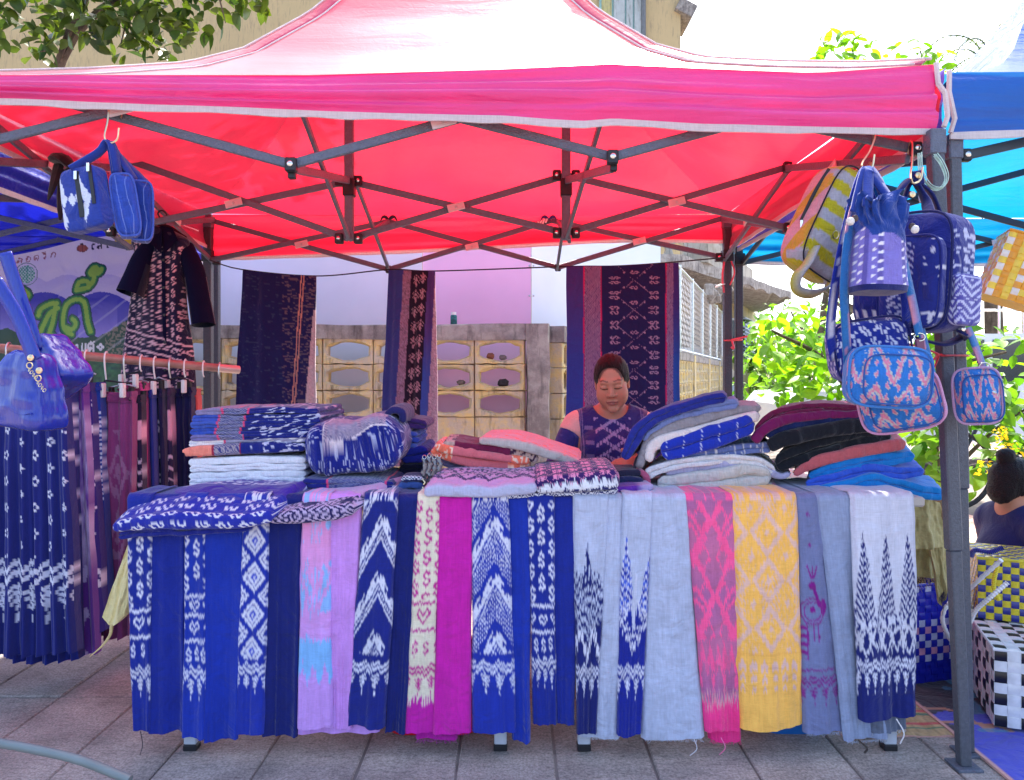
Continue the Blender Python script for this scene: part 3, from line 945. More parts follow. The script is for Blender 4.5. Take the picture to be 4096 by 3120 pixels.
for(cx,px_,side)in((TX1,.25,1),(TX0,-.74,-1)):
 pts=[]
 z0=zft(1)if side>0 else zft(0)
 for t in np.linspace(.02,1,24):
  k=Vector((cx,TYF,0)).lerp(Vector((px_,3.2,0)),float(t))
  pts.append((k.x,k.y,z0+(2.83-z0)*float(gfun(t))+.006))
 mb=MB();ribbon(mb,pts,.05,.006,(1,0,.35)if side>0 else(1,0,-.35))
 obj('hip_seam',mb,ROOF_RED,tent,angle=180)
 mb=MB()
 for s_ in(-1,1):tube(mb,[(x+.026*s_,y,z+.004+.009*s_*side)for x,y,z in pts],.0045,6)
 obj('seam_piping',mb,PIPING,tent,angle=180)
FY=2.19
def seg(pa,pb,Y=FY,**kw):return trussbar(tent,P(*pa,Y),P(*pb,Y+kw.pop('dy',0)),**kw)
seg((-330,640),(900,329));seg((-4,335),(1165,658),FY+.016)
seg((1165,658),(2330,338));seg((1290,332),(2450,628),FY+.016)
seg((2450,628),(3550,330));seg((2450,345),(3690,602),FY+.016)
for(px,py,d)in((490,442,(1,0,.255)),(1775,490,(1,0,.27)),(3075,460,(1,0,.27))):
 clip_plate(tent,P(px,py,FY-.008),d,(0,-1,0))
for(px,py)in((1165,660),(2450,630)):
 joint(tent,P(px,py,FY-.01),s=.034)
 mb=MB();bx(mb,P(px+4,py+34,FY+.01),(.022,.022,.034),bevel=.003);obj('bracket_foot',mb,BLACKP,tent,smooth=False)
joint(tent,P(3662,596,FY-.01),s=.032)
MY=3.19
mu=[(443,615),(1395,725),(2265,702),(3150,668)];ml=[(443,925),(1395,955),(2265,932),(3150,912)]
for i in range(3):
 trussbar(tent,P(*mu[i],MY),P(*ml[i+1],MY));trussbar(tent,P(*ml[i],MY+.016),P(*mu[i+1],MY+.016))
for(px,py,s_)in((938,814,-.26),(1825,830,-.24),(2705,810,-.24)):
 clip_plate(tent,P(px,py,MY-.012),(1,0,-s_),(0,-1,0))
for(px,py)in mu[1:3]+ml[1:3]:
 joint(tent,P(px-38,py,MY-.006),s=.036);joint(tent,P(px+38,py,MY-.006),s=.036)
for(px,py)in(mu[3],ml[3],mu[0],ml[0]):joint(tent,P(px,py,MY-.006),s=.036)
for px in(1397,2264):
 a=P(px,960,MY-.03);top=Vector((a.x,MY-.03,2.66))
 o=obj('centre_pole',bar(MB(),a,top,.038,.038,(0,1,0),.004),FRAME,tent,smooth=False)
 mb=MB();bx(mb,P(px,752,MY-.03),(.05,.05,.075),bevel=.004);obj('pole_slider',mb,BLACKP,o,smooth=False)
RY=4.17
ru=[(838,880),(1555,886),(2205,882),(2893,872)];rl=[(838,1042),(1555,1078),(2232,1070),(2893,1030)]
for i in range(3):
 trussbar(tent,P(*ru[i],RY),P(*rl[i+1],RY));trussbar(tent,P(*rl[i],RY-.016),P(*ru[i+1],RY-.016))
for(px,py,s_)in((1208,978,-.24),(1888,988,-.24),(2556,966,-.24)):
 clip_plate(tent,P(px,py,RY-.03),(1,0,-s_),(0,-1,0),.036,.075)
for(px,py)in rl[1:3]:joint(tent,P(px,py,RY),s=.034)
for(px,py)in(rl[0],rl[3]):joint(tent,P(px+(28 if px<2000 else-18),py,RY),s=.04)
for xa,xm,xr in((1165,1395,1555),(2450,2265,2228)):
 fu,fl_=P(xa,330,FY+.02),P(xa,672,FY+.02)
 m_u,m_l=P(xm,722,MY-.05),P(xm,950,MY-.05)
 r_u,r_l=P(xr,884,RY-.02),P(xr,1076,RY-.02)
 trussbar(tent,fu,m_l,h=.026,w=.014);trussbar(tent,fl_,m_u,h=.03,w=.014)
 trussbar(tent,m_u+Vector((.02,.07,0)),r_l,h=.026,w=.014);trussbar(tent,m_l+Vector((.02,.07,0)),r_u,h=.026,w=.014)
for xs,sg in((TX1-.03,1),(TX0+.03,-1)):
 a_u,a_l=Vector((xs,2.2,2.03)),Vector((xs,2.2,1.795))
 b_u,b_l=Vector((xs,MY,2.05)),Vector((xs,MY,1.79))
 c_u,c_l=Vector((xs,RY,2.035)),Vector((xs,RY,1.80))
 for p,q,e in((a_u,b_l,0),(a_l,b_u,.018),(b_u,c_l,0),(b_l,c_u,.018)):
  trussbar(tent,p+Vector((-sg*e,0,0)),q+Vector((-sg*e,0,0)))
 clip_plate(tent,(a_u+b_l)/2-Vector((sg*.02,0,0)),(b_l-a_u),(-sg,0,0))
 clip_plate(tent,(b_u+c_l)/2-Vector((sg*.02,0,0)),(c_l-b_u),(-sg,0,0))
POST_DARK=plain('charcoal_powder_coat',C(66,66,74),.5,.15,.5,var=.14,scale=80,bump=.5,bscale=150)
post(tent,(1.315,2.11,0),(1.240,2.13,P(0,532,2.13).z),.038,.66)
post(tent,(TX0-.03,2.12,0),(TX0,2.13,1.93),.046,.57)
o=post(tent,(1.253,4.2,0),(1.245,4.2,2.06),.044,.7,POST_DARK);post(tent,(-1.755,4.2,0),(-1.76,4.2,2.06),.046,.7,POST_DARK)
for xx in(1.247,-1.76):
 mb=MB();bx(mb,(xx,4.2,1.83),(.06,.06,.07),bevel=.004);obj('leg_slider',mb,BLACKP,tent,smooth=False)
btent=thing('market_canopy','bright blue pop-up canopy of the neighbouring stall on the right','canopy',(2.8,3.2,0))
BX0,BX1=1.305,4.3
zb=lambda s:CZ+(HY-290)/F*2.17
make_roof(btent,BX0,BX1,2.17,4.25,2.3,3.3,3.2,2.85,zb,lambda s:2.06,lambda s:2.06+(zb(0)-2.06)*s,lambda s:zb(0)+(2.06-zb(0))*s,ROOF_BLUE,21)
valance(btent,(BX0,2.166,0),(BX1,2.166,0),zb,lambda s:CZ+(HY-540)/F*2.17+.01*math.sin(s*11),ROOF_BLUE,(0,-1,0),24,folds=((.6,.01),(.88,.012)))
valance(btent,(BX0-.003,4.25,0),(BX0-.003,2.17,0),lambda s:2.06,lambda s:1.87-.02*s,canopy_mat('violet_tent_fabric',C(120,92,190),C(110,100,220),.4),(-1,0,0),25,70,folds=((.5,.01),))
valance(btent,(BX1,4.253,0),(BX0,4.253,0),lambda s:2.055,lambda s:1.80+.015*math.sin(7*s),ROOF_BLUE,(0,1,0),26,70)
mb=MB();tube(mb,[(BX0-.002,2.16,zb(0)),(BX0-.006,2.155,1.98),(BX0+.008,2.15,1.9),(BX0-.002,2.155,1.86)],.008,6);obj('corner_piping',mb,PIPING,btent)
mb=MB();tube(mb,[(TX1+.002,2.14,zft(1)),(TX1+.004,2.132,1.995),(TX1+.022,2.13,1.97),(TX1+.03,2.13,1.9),(TX1+.02,2.132,1.87)],.008,6);obj('corner_piping',mb,PIPING,tent)
post(btent,(1.372,2.185,0),(1.330,2.19,P(0,552,2.19).z),.036,.57)
post(btent,(1.322,4.22,0),(1.318,4.22,2.04),.042,.7,POST_DARK)
mb=MB();bx(mb,(1.32,4.22,1.81),(.06,.06,.07),bevel=.004);obj('leg_slider',mb,BLACKP,btent,smooth=False)
BDARK=plain('dark_teal_bar_paint',C(62,72,82),.45,.2,.5)
fx=[BX0+.03,BX0+1.0,BX0+2.0,BX1-.03]
for Yq,zu,zl_ in((2.2,2.02,1.80),(3.2,2.05,1.79),(4.2,2.03,1.79)):
 for i in range(3):
  trussbar(btent,(fx[i],Yq,zu),(fx[i+1],Yq+.004,zl_),BDARK);trussbar(btent,(fx[i],Yq+.018,zl_),(fx[i+1],Yq+.022,zu),BDARK)
  clip_plate(btent,((fx[i]+fx[i+1])/2,Yq-.008,(zu+zl_)/2),(1,0,.22),(0,-1,0))
for xq in(BX0+.03,):
 for y0,y1 in((2.2,3.2),(3.2,4.2)):
  trussbar(btent,(xq,y0,2.03),(xq,y1,1.79),BDARK);trussbar(btent,(xq+.018,y0,1.80),(xq+.018,y1,2.04),BDARK)
joint(btent,P(3862,622,2.19),s=.03)
ltent=thing('market_canopy','deep blue pop-up canopy of the stall left of the red one','canopy',(-3.4,3.6,0))
LX0,LX1=-4.95,-1.95
make_roof(ltent,LX0,LX1,2.6,4.75,-3.95,-2.95,3.7,2.85,lambda s:2.05,lambda s:2.05,lambda s:2.05,lambda s:2.05,ROOF_DEEP,31)
valance(ltent,(LX0,2.6,0),(LX1,2.6,0),lambda s:2.05,lambda s:1.87,ROOF_DEEP,(0,-1,0),32,60)
valance(ltent,(LX1,2.6,0),(LX1,4.75,0),lambda s:2.05,lambda s:1.85,ROOF_DEEP,(1,0,0),33,60)
valance(ltent,(LX1,4.75,0),(LX0,4.75,0),lambda s:2.05,lambda s:1.83,ROOF_DEEP,(0,1,0),34,60)
for y in(2.62,4.73):
 post(ltent,(LX1+.02,y,0),(LX1+.02,y,2.0),.044,.6,POST_DARK)
lx=[LX0+.03,LX0+1.0,LX0+2.0,LX1]
for Yq in(2.65,3.7,4.7):
 for i in range(3):
  trussbar(ltent,(lx[i],Yq,2.02),(lx[i+1],Yq+.004,1.79));trussbar(ltent,(lx[i],Yq+.018,1.79),(lx[i+1],Yq+.022,2.02))
for y0,y1 in((2.65,3.7),(3.7,4.7)):
 trussbar(ltent,(LX1,y0,2.02),(LX1,y1,1.79));trussbar(ltent,(LX1-.018,y0,1.79),(LX1-.018,y1,2.02))
 # ==== DYED PATTERNS
NAVY,ROYAL,INDIGO=C(20,30,104),C(28,48,158),C(24,36,124)
WHITE_Y,LAV,PALE=C(212,214,232),C(176,176,214),C(196,200,218)
def spr(txt):
 rows=[r for r in txt.split('\n')if r.strip()]
 w=max(len(r)for r in rows)
 return np.array([[ch=='#' for ch in r.ljust(w)]for r in rows],float)
S_SPR=spr("""
....#....
....#....
...###...
..#####..
.###.###.
.##...##.
.##...#..
.###.....
..###....
...####..
.....###.
..#...##.
.##...##.
.###.###.
..#####..
...###...
....#....
....#....
""")
HEART=spr("""
..#.....#..
.###...###.
##.##.##.##
##..###..##
##...#...##
.##.....##.
..##...##..
...##.##...
....###....
.....#.....
""")
HEARTF=spr("""
..#.....#..
.###...###.
#####.#####
#####.#####
.#### ####.
.####.####.
..#######..
...#####...
....###....
.....#.....
""")
HOOKBIRD=spr("""
.......##.......
......####......
.....##..##.....
....##....#.....
...###..#.......
..####.##.......
.#########.....#
##########....##
.####.#####..##.
..##...#######..
..#.....#####...
.##......###....
..#.......#.....
""")
FIG=spr("""
.....#.....
....###....
.##..#..##.
#.#.###.#.#
...#####...
.##..#..##.
#..#.#.#..#
...#####...
....###....
.....#.....
""")
def stamp(u,v,spr_,cu,cv,w,h,blur=.5):
 """Coverage 0..1 of a motif centred at (cu, cv)."""
 H,W=spr_.shape
 x=(u-cu)/w*W+W/2-.5;y=(v-cv)/h*H+H/2-.5
 i=np.round(y).astype(int);j=np.round(x).astype(int)
 ok=(i>=0)&(i<H)&(j>=0)&(j<W)
 return np.where(ok,spr_[np.clip(i,0,H-1),np.clip(j,0,W-1)],0)
def jag(u,v,amp=7,cell=4.5,seed=0):
 """Ikat feathering: each warp yarn is dyed a little higher or lower than its neighbour."""
 k=np.floor(u/cell).astype(int)
 r=np.random.default_rng(seed).uniform(-1,1,4096)
 return v+amp*r[k%4096]
def tri(x):return np.abs((x%1.0)-.5)*2
def band(v,c,w):return(np.abs(v-c)<w).astype(float)
def s_field(u,v,v0,v1,du,dv,w,h,off=0.0):
 m=np.zeros_like(u)
 k0,k1=int((u.min())//du)-1,int(u.max()//du)+2
 for k in range(k0,k1+1):
  sh=dv*.5*(k%2)
  for n in range(int((v1-v0)/dv)+1):
   cv=v0+sh+n*dv
   if cv>v1:continue
   m=np.maximum(m,stamp(u,v,S_SPR,k*du+off,cv,w,h))
 return m
def border(u,v,v0,h,p):
 """Zigzag band, arrow trees and drops, from v0 downwards over height h, repeat p."""
 t=tri(u/p)
 z=v0+.16*h*(1-t)
 m=band(v,z+.04*h,.045*h)+band(v,z+.20*h,.05*h)
 w=(u/p+.5)%1.0-.5
 aw=np.abs(w)
 for k,(c,hw)in enumerate(((.42,.40),(.54,.32),(.66,.24))):
  m+=((np.abs(v-(v0+c*h+aw*h*.32))<.034*h)&(aw<hw*.8))
 m+=((aw<.09)&(v>v0+.44*h)&(v<v0+.80*h)&((v-v0)%(.12*h)<.08*h))
 m+=((aw<.045)&(v>v0+.86*h)&(v<v0+h))
 return np.clip(m,0,1)
def diamonds(u,v,cu,cv,pu,pv,levels,w=.07):
 d=np.abs((u-cu)/pu-np.round((u-cu)/pu))+np.abs((v-cv)/pv-np.round((v-cv)/pv))
 m=np.zeros_like(u)
 for l in levels:m=np.maximum(m,(np.abs(d-l)<w))
 return m
def mixc(a,b,m):
 m=np.asarray(m,float)[...,None]
 return np.asarray(a)*(1-m)+np.asarray(b)*m
def pat_plain(c):return lambda u,v,W:np.broadcast_to(np.array(c),u.shape+(3,)).copy()
def pat_S(bg,fg,stops,du=46,dv=92,w=36,h=74,off=10,heart=(2490,),lines=(2440,2545),srow=2600,b0=2660,bh=135,bp=50,hw=52,small_s=(26,66),seed=1,low=None,srow_p=48):
 def f(u,v,W):
  vj=jag(u,v,5,3.6,seed)
  m=s_field(u,vj,stops[0],stops[1],du,dv,w,h,off)*(vj<lines[0]-14)
  vl=jag(u,v,7,3.6,seed+5)
  for l in lines:m=np.maximum(m,band(vl,l,6))
  for hv in heart:
   for k in range(-1,5):m=np.maximum(m,stamp(u,vj,HEART,W*.5+(k-1)*hw*1.35,hv,hw,hw*1.15))
  for k in range(-1,5):m=np.maximum(m,stamp(u,vj,S_SPR,srow_p*k+22,srow,small_s[0],small_s[1]))
  m=np.maximum(m,border(u,jag(u,v,7,3.4,seed+2),b0,bh,bp))
  col=mixc(bg,fg,m)
  if low is not None:col=mixc(col,low[1],np.clip((jag(u,v,26,3.2,seed+3)-low[0])/10,0,1))
  return col
 return f
def pat_lattice(u,v,W):
 vj=jag(u,v,5,3.6,11)
 m=diamonds(u,vj,W*.5,2160,W*1.0,150,(.0,.20,.36),.06)*(vj<2640)
 m=np.maximum(m,(diamonds(u,vj,0,2160+75,W*1.0,150,(.16,.30),.05))*(vj<2640))
 m=np.maximum(m,border(u,jag(u,v,6,3.4,12),2650,125,W/3))
 d=diamonds(u,vj,W*.5,2160,W,150,(.0,),.13)*(vj<2640)
 return mixc(mixc(ROYAL,C(60,80,200),d),WHITE_Y,m)
def pat_pinkblue(u,v,W):
 vj=jag(u,v,16,3.2,21)
 x=np.abs(u/W-.5)
 d=diamonds(u,vj,W*.5,2300,W*1.05,300,(.22,.5),.06)
 fill=(tri(vj/300+.17)*.55+noise2(u/13,v/60,3)*.2>.3)&(x>.16)
 lines=(np.abs(((u/W*9)%1)-.5)<.22)&(x<.2)&(tri(v/300+.1)>.3)
 m=np.maximum(np.maximum(fill.astype(float)*.9,d*.0),lines.astype(float)*.8)
 m=np.where((d>0)&(x>.0),0.05,m)
 m=m*(vj<2690)
 m=np.maximum(m,(vj>2560)&(vj<2650+90*tri(u/(W/3.2))))
 return mixc(mixc(C(224,150,208),C(198,150,226),np.clip((v-2150)/500,0,1)),C(128,184,238),m)
def pat_birds(dots,seed):
 def f(u,v,W):
  vj=jag(u,v,4,3.4,seed)
  p=W*1.55;ph=170.0
  s=(u/p+.12)%1.0
  t=tri(s)
  y=vj-(1-t)*-ph*1.25-0
  w=((vj-2040)+(1-t)*ph*1.35)%230.0
  m=((w<62)&(w>34-8*np.sin(u*.5))).astype(float)
  m=np.maximum(m,((w>70)&(w<92))*((np.floor((u+vj*.4)/5.5)%2)))
  m=np.maximum(m,((w>100)&(w<112)).astype(float)*((np.floor((u-vj*.4)/5.5)%2>0)|(not dots)))
  hook=(w>12)&(w<=36)&((u%44)<20)
  m=np.maximum(m,hook.astype(float))
  m=np.maximum(m,((w>0)&(w<14)&((u%44)>10)&((u%44)<32)).astype(float)*.95)
  if dots:
   dd=((np.floor(u/6.5)+np.floor(vj/9))%2>0)&(w>112)&(w<200)&(np.sin(u*.9)>-.2)
   m=np.maximum(m,dd.astype(float))
  m=m*(vj<2615)
  m=np.maximum(m,border(u,jag(u,v,8,3.4,seed+2),2640,130,48))
  return mixc(INDIGO if not dots else ROYAL,WHITE_Y,m)
 return f
def heather(c,k=.1,seed=0):
 c=np.array(c)
 def f(u,v,W):
  g=1+k*(noise2(u/2.2,v/22,seed)*.7+noise2(u/25,v/2.4,seed+1))
  return c*g[...,None]
 return f
def pat_flame(kind):
 base=heather(C(178,186,210),.09,4)
 def f(u,v,W):
  vj=jag(u,v,22,3.4,41+kind)
  col=base(u,v,W)
  x=(u-W*(.42 if kind==0 else .5))/W
  ax=np.abs(x)
  if kind==0:
   tower=(vj>2170+ax*1150)&(ax<.21)
   inner=(np.abs(ax-.045)<.02)&(vj>2250)
   col=mixc(col,NAVY,(tower&~inner&(vj<2360)))
   d=np.abs(x)*1.35+np.abs((vj-2440)/330.)
   rings=(np.floor(d*15)%2==0)&(vj>2300)&(vj<2560)
   col=mixc(col,NAVY,rings&(d<.95))
   low=vj>2560-ax*150
   col=mixc(col,NAVY,low)
   x2=tri((u/W)+.08)
   cross=(np.abs((vj-2520)/220-(x2-.5))<.1)|(np.abs((vj-2520)/220+(x2-.5))<.1)
   col=mixc(col,WHITE_Y,cross&low&(vj<2640)&(vj>2470))
  else:
   tl=(vj>2150+np.abs(u-W*.18)*7)&(u<W*.45-(v-2150)*.02);tr_=(vj>2180+np.abs(u-W*1.02)*5)&(u>W*.55)
   st=(np.floor((vj-np.abs(u-W*.5)*1.0)/17)%2==0)
   col=mixc(col,ROYAL,(tl|tr_))
   col=mixc(col,WHITE_Y,(tl|tr_)&st&(np.sin(u*.8)>-.6))
   col=mixc(col,C(64,96,206),(tl|tr_)&~st&(np.floor(vj/40)%2==0))
   low=(vj>2440+30*np.abs(np.sin(u/W*6.28)))
   col=mixc(col,C(22,36,140),low)
   v1=tri(u/W*1.0+.5)
   zig=np.abs((vj-2480)-v1*120)<11
   zig2=np.abs((vj-2440)-v1*120)<6
   col=mixc(col,WHITE_Y,(zig|zig2|(np.abs(vj-2470+v1*60)<6))&(vj<2630))
   stem=(np.abs(x)<.05)&(vj>2300)&(vj<2530)
   col=mixc(col,C(196,200,222),stem)
  m=border(u,jag(u,v,9,3.4,44),2655,135,W/3.0)*(vj>2645)
  col=mixc(col,NAVY if kind==0 else C(22,36,140),vj>2640)
  return mixc(col,WHITE_Y,m)
 return f
def pat_pinkpurple(u,v,W):
 vj=jag(u,v,11,3.6,51)
 bg=mixc(C(196,108,150),C(170,98,148),tri(v/400))
 d1=diamonds(u,vj,W*.05,2080,W*.84,300,(.5,),.055)
 d2=diamonds(u,vj,W*.26,2095+60,W*.42,150,(.0,),.11)
 d3=diamonds(u,vj,W*.05,2080+75,W*.84,300,(.2,.36),.035)
 d3=np.maximum(d3,diamonds(u,vj,W*.26,2080,W*.42,150,(.34,),.05))
 m=np.maximum(np.maximum(d1,d2),d3)*(vj<2560)
 flame=((tri(u/(W/5.5))*90+2560<vj)&(tri(u/(W/5.5))*70+2640>vj))&(np.sin(u*.9)>-.75)
 m=np.maximum(m,flame*.9)
 drip=(vj>2650)&(vj<2770)&(np.abs(tri(u/(W/3.3)+.5))<.28)&((vj%60)<44)
 m=np.maximum(m,drip)
 col=mixc(bg,C(250,92,150),m)
 lowb=np.clip((jag(u,v,34,3.0,52)-2770)/50,0,1)
 col=mixc(col,C(226,176,172),np.clip(lowb*2,0,1)*.8)
 return mixc(col,C(246,60,140),np.clip(lowb*2-1,0,1))
def pat_orange(u,v,W):
 vj=jag(u,v,7,3.4,61)
 d=diamonds(u,vj,W*.5,2130,W*.52,190,(.0,.42),.08)
 d2=diamonds(u,vj,W*.26,2130+95,W*.52,190,(.0,),.10)
 sp=(tri(u/24+vj/40)>.62)&(tri(u/24-vj/40)>.62)&(np.abs(noise2(u/40,vj/90,9))>.15)
 x=np.abs((u/(W*.52)+.5)%1-.5)
 tree=(np.abs(((vj-x*330)%36)-18)<5.5)&(x<.27)&(((vj-2150)%420)>150)&(((vj-2150)%420)<330)
 m=np.maximum.reduce([d*.9,d2*.9,sp*.55,tree.astype(float)])*(vj<2610)
 cell=np.abs((u/42.)%1-.5)
 for c in(2650,2700,2745):
  m=np.maximum(m,(np.abs(vj-c-cell*60)<17-(c-2650)*.08)&(cell<.33-(c-2650)*.0016))
 seam=band(v,2613,2.0)
 return mixc(mixc(C(250,188,90),C(220,182,184),m*.8),C(226,150,60),seam*.5)
def pat_peacock(u,v,W):
 base=heather(C(112,120,160),.07,5)(u,v,W)
 vj=jag(u,v,4,3.0,71)
 m=np.zeros_like(u)
 cu=W*.42
 for cv in(2057,2178):m=np.maximum(m,stamp(u,vj,spr(" .#.\n##.##\n.###.\n##.##\n.#. "),cu-4,cv,15,22))
 for a in(-.5,0,.5):m=np.maximum(m,(np.abs(u-cu-a*(2330-vj)*.5)<2.6)&(vj>2262)&(vj<2318))
 m=np.maximum(m,((u-cu+2)/13)**2+((vj-2342)/16)**2<1)
 m=np.maximum(m,(np.abs(u-cu-(vj-2342)*.20)<6)&(vj>2342)&(vj<2425))
 for(a,b_)in((1.0,.78),(.52,.36)):
  q=((u-cu+6)/42)**2+((vj-2442)/52)**2
  m=np.maximum(m,(q<a)&(q>b_))
 m=np.maximum(m,((u-cu+6)/9)**2+((vj-2436)/12)**2<1)
 m=np.maximum(m,((u-cu-30)/12)**2+((vj-2430)/34)**2<1)
 for x in(-6,8):m=np.maximum(m,(np.abs(u-cu-x)<2.8)&(vj>2485)&(vj<2566))
 m=np.maximum(m,(u<24)&(vj>2490)&(vj<2636)&((np.floor(vj/17)%2>0)|(np.abs(u-22)<4)))
 m=np.maximum(m,band(jag(u,v,6,3,72),2678,4))
 m=np.maximum(m,border(u,jag(u,v,7,3,73),2700,118,33)*.95)
 return mixc(base,C(126,24,128),m)
def pat_whitenavy(u,v,W):
 base=heather(C(200,202,218),.06,6)(u,v,W)
 vj=jag(u,v,11,3.4,81)
 x=np.abs(((u/W-.14)/.36+.5)%1-.5)
 gr=np.clip((vj-2170)/330,0,1)
 br=(((vj+x*150)%34)<18)&(x<.09+.42*gr)&(vj>2165)&(vj<2490)
 stem=(x<.035)&(vj>2130)&(vj<2490)&((vj%34)<24)
 m=np.maximum(br,stem).astype(float)
 net=vj>2470
 t=tri((u/W-.14)/.36)
 d=np.abs(t-.5)
 curls=(np.sin((vj+60*t)*.085)*np.sin(u*.21+vj*.02)>.12)
 m=np.where(net&(vj<2630),np.where(vj-2470>160*(1-np.abs(t-.5)*2),1.0,curls.astype(float)),m)
 wv=(np.abs((vj-2500)-t*110)<11)|(np.abs((vj-2590)+t*85)<9)
 m=np.where(wv&(vj>2470)&(vj<2640),0,m)
 m=np.where(vj>2610,1.0,m)
 b_=border(u,jag(u,v,10,3.2,82),2625,145,W/7.3)
 return mixc(mixc(base,NAVY,m),WHITE_Y,b_*(vj>2600))
 # ==== THE TWO TABLES
TZ=0.778
def table(x0,x1,label):
 t=thing('folding_table',label,'table',((x0+x1)/2,2.52,0),None)
 WOODT=plain('pale_table_board',C(196,190,182),.5,var=.08)
 obj('tabletop',bx(MB(),((x0+x1)/2,2.525,TZ-.022),(x1-x0+.2,.68,.03),bevel=.006),WOODT,t,smooth=False)
 legm=plain('pale_grey_enamel',C(186,192,204),.4,.1,var=.1,scale=30)
 for x in(x0,x1):
  for y in(2.21,2.8):
   l=obj('leg',bx(MB(),(x,y,.395),(.038,.032,.75),bevel=.003),legm,t,smooth=False)
   obj('foot_cap',bx(MB(),(x,y,.01),(.042,.036,.02),bevel=.003),BLACKP,l,smooth=False)
 for y in(2.21,2.8):obj('rail',bx(MB(),((x0+x1)/2,y+.02,.74),(x1-x0-.05,.018,.03)),legm,t,smooth=False)
 return t
table(P(762,0,2.2).x,P(2002,0,2.2).x,'folding table with pale grey legs carrying the left half of the cloth stall')
table(P(2336,0,2.2).x,P(3560,0,2.2).x,'folding table with pale grey legs carrying the right half of the cloth stall')
# ==== CLOTHS HANGING OVER THE TABLE FRONT
DSTEP=3.3
x_any=lambda xt:xt[0]<620
def hang_panel(name,par,xt,xb,v0,v1,pat,Yoff,seed,back=.30,hem_wave=6,fold=.004,W=None,mat=None,lift=0.0,edge_roll=.010,bulge=0.0,step=None):
 if x_any(xt):back=.14
 """One face of a cloth: lies on the table, rolls over its edge and hangs down. xt/xb: photograph columns of its two edges at top and hem."""
 step=step or DSTEP
 Yf=2.172-Yoff
 x_t0,x_t1=xt;x_b0,x_b1=xb
 n=max(8,int(abs(x_t1-x_t0)/step)+1)
 Wp=W or(x_t1-x_t0)
 s=np.linspace(0,1,n)
 vtab=CZ+(HY-v0)/F*Yf
 z_top=TZ+.004+Yoff*.35+lift
 r_e=.022
 zb_=CZ+(HY-v1)/F*Yf
 L_h,L_r,L_v=back,r_e*math.pi/2,z_top-r_e-zb_
 m=int((L_v+L_r)/(step/F*2.17))+1
 tt=np.concatenate([np.linspace(-L_h,0,14)[:-1],np.linspace(0,L_r+L_v,m)])
 pos=np.zeros((n,len(tt),3));V=np.zeros((n,len(tt)))
 hw=hem_wave*(noise1(s*2.2,seed)+.5*noise1(s*6,seed+1))/F*Yf
 for j,q in enumerate(tt):
  if q<0:y,z,f_=Yf+r_e-q,z_top,0.0
  elif q<L_r:
   a=q/r_e;y,z,f_=Yf+r_e-r_e*math.sin(a),z_top-r_e+r_e*math.cos(a),0.0
  else:
   y=Yf;f_=(q-L_r)/L_v;z=z_top-r_e-(q-L_r)
  fall=f_
  z=z-hw*fall
  py=HY-(z-CZ)*F/Yf
  V[:,j]=np.where(q>=L_r,py,v0-60+(q/L_r if q>0 else q/.03)*8)
  xx=(x_t0+(x_b0-x_t0)*fall)*(1-s)+(x_t1+(x_b1-x_t1)*fall)*s
  amp=fold*(.25+fall)
  wob=amp*(np.sin(s*5.3+seed*1.3+fall*.6)+.6*noise1(s*6+seed,seed+4)+.35*noise1(s*14,seed+6))+.006*noise1(fall*3+seed,seed+8)*np.ones(n)*fall
  wob=wob+.0022*noise2(s*4+seed,fall*16,seed)+bulge*math.sin(math.pi*min(1,fall*1.1))
  roll=edge_roll*(np.exp(-((s)/.035)**2)+np.exp(-((1-s)/.035)**2))
  edge_w=6.0*noise1(fall*5+seed,seed+12)
  xx=xx+edge_w*(1-2*s)*.5
  pos[:,j,0]=(xx-CX)/F*Yf
  pos[:,j,1]=y-wob+roll-.004*fall
  pos[:,j,2]=z+(np.where(q<0,.002*np.sin(s*9+seed),0))-(roll*.2 if q<0 else 0)
 U=np.repeat((s*Wp)[:,None],len(tt),1)
 col=pat(U+2.2*noise2(U/26,V/70,seed)+.8*noise2(U/5,V/9,seed+1),V+4*noise2(U/50,V/60,seed+2),Wp)
 col=col*(1+.07*noise2(U/30,V/90,seed+3)+.05*noise2(U/5,V/130,seed+4))[...,None]
 for _ in range(2):
  c2=col.copy();c2[:,1:-1]=col[:,1:-1]*.5+(col[:,:-2]+col[:,2:])*.25;col=c2
 mb=MB()
 sheet(mb,pos,col)
 jj=np.unique(np.concatenate([np.arange(0,len(tt),8),[len(tt)-1]]))
 ii=np.unique(np.concatenate([np.arange(0,n,4),[n-1]]))
 bp_=pos[np.ix_(ii,jj)].copy();bp_[...,1]+=.006;bp_[:,:2,2]-=.004
 sheet(mb,bp_,col[np.ix_(ii,jj)]*.98,flip=True)
 hem=np.stack([pos[:,-1],pos[:,-1]+np.array([0,.006,0])],1)
 sheet(mb,hem,np.stack([col[:,-1],col[:,-1]],1))
 o=obj(name,mb,mat or PATT,par,angle=180)
 return o,pos,col
def fringe(par,p0,p1,n,length,colr,seed=0,name='frayed_threads',Y=None):
 """Loose yarn ends along a raw hem."""
 r=random.Random(seed);mb=MB()
 p0,p1=Vector(p0),Vector(p1)
 for i in range(n):
  p=p0.lerp(p1,(i+r.random())/n);l=length*r.uniform(.3,1.0)
  q=[p,p+Vector((r.uniform(-.3,.3)*l,r.uniform(-.2,.2)*l,-l*.55)),p+Vector((r.uniform(-.6,.6)*l,r.uniform(-.3,.3)*l,-l))]
  tube(mb,q,.0007,3,cap=False)
 o=obj(name,mb,cloth_mat('loose_yarn_%02x%02x%02x'%tuple(int(max(0,min(1,c))*255)for c in colr),colr),par,smooth=True)
 o['kind']='stuff'
 return o
DG='woven cloths hanging over the table front'
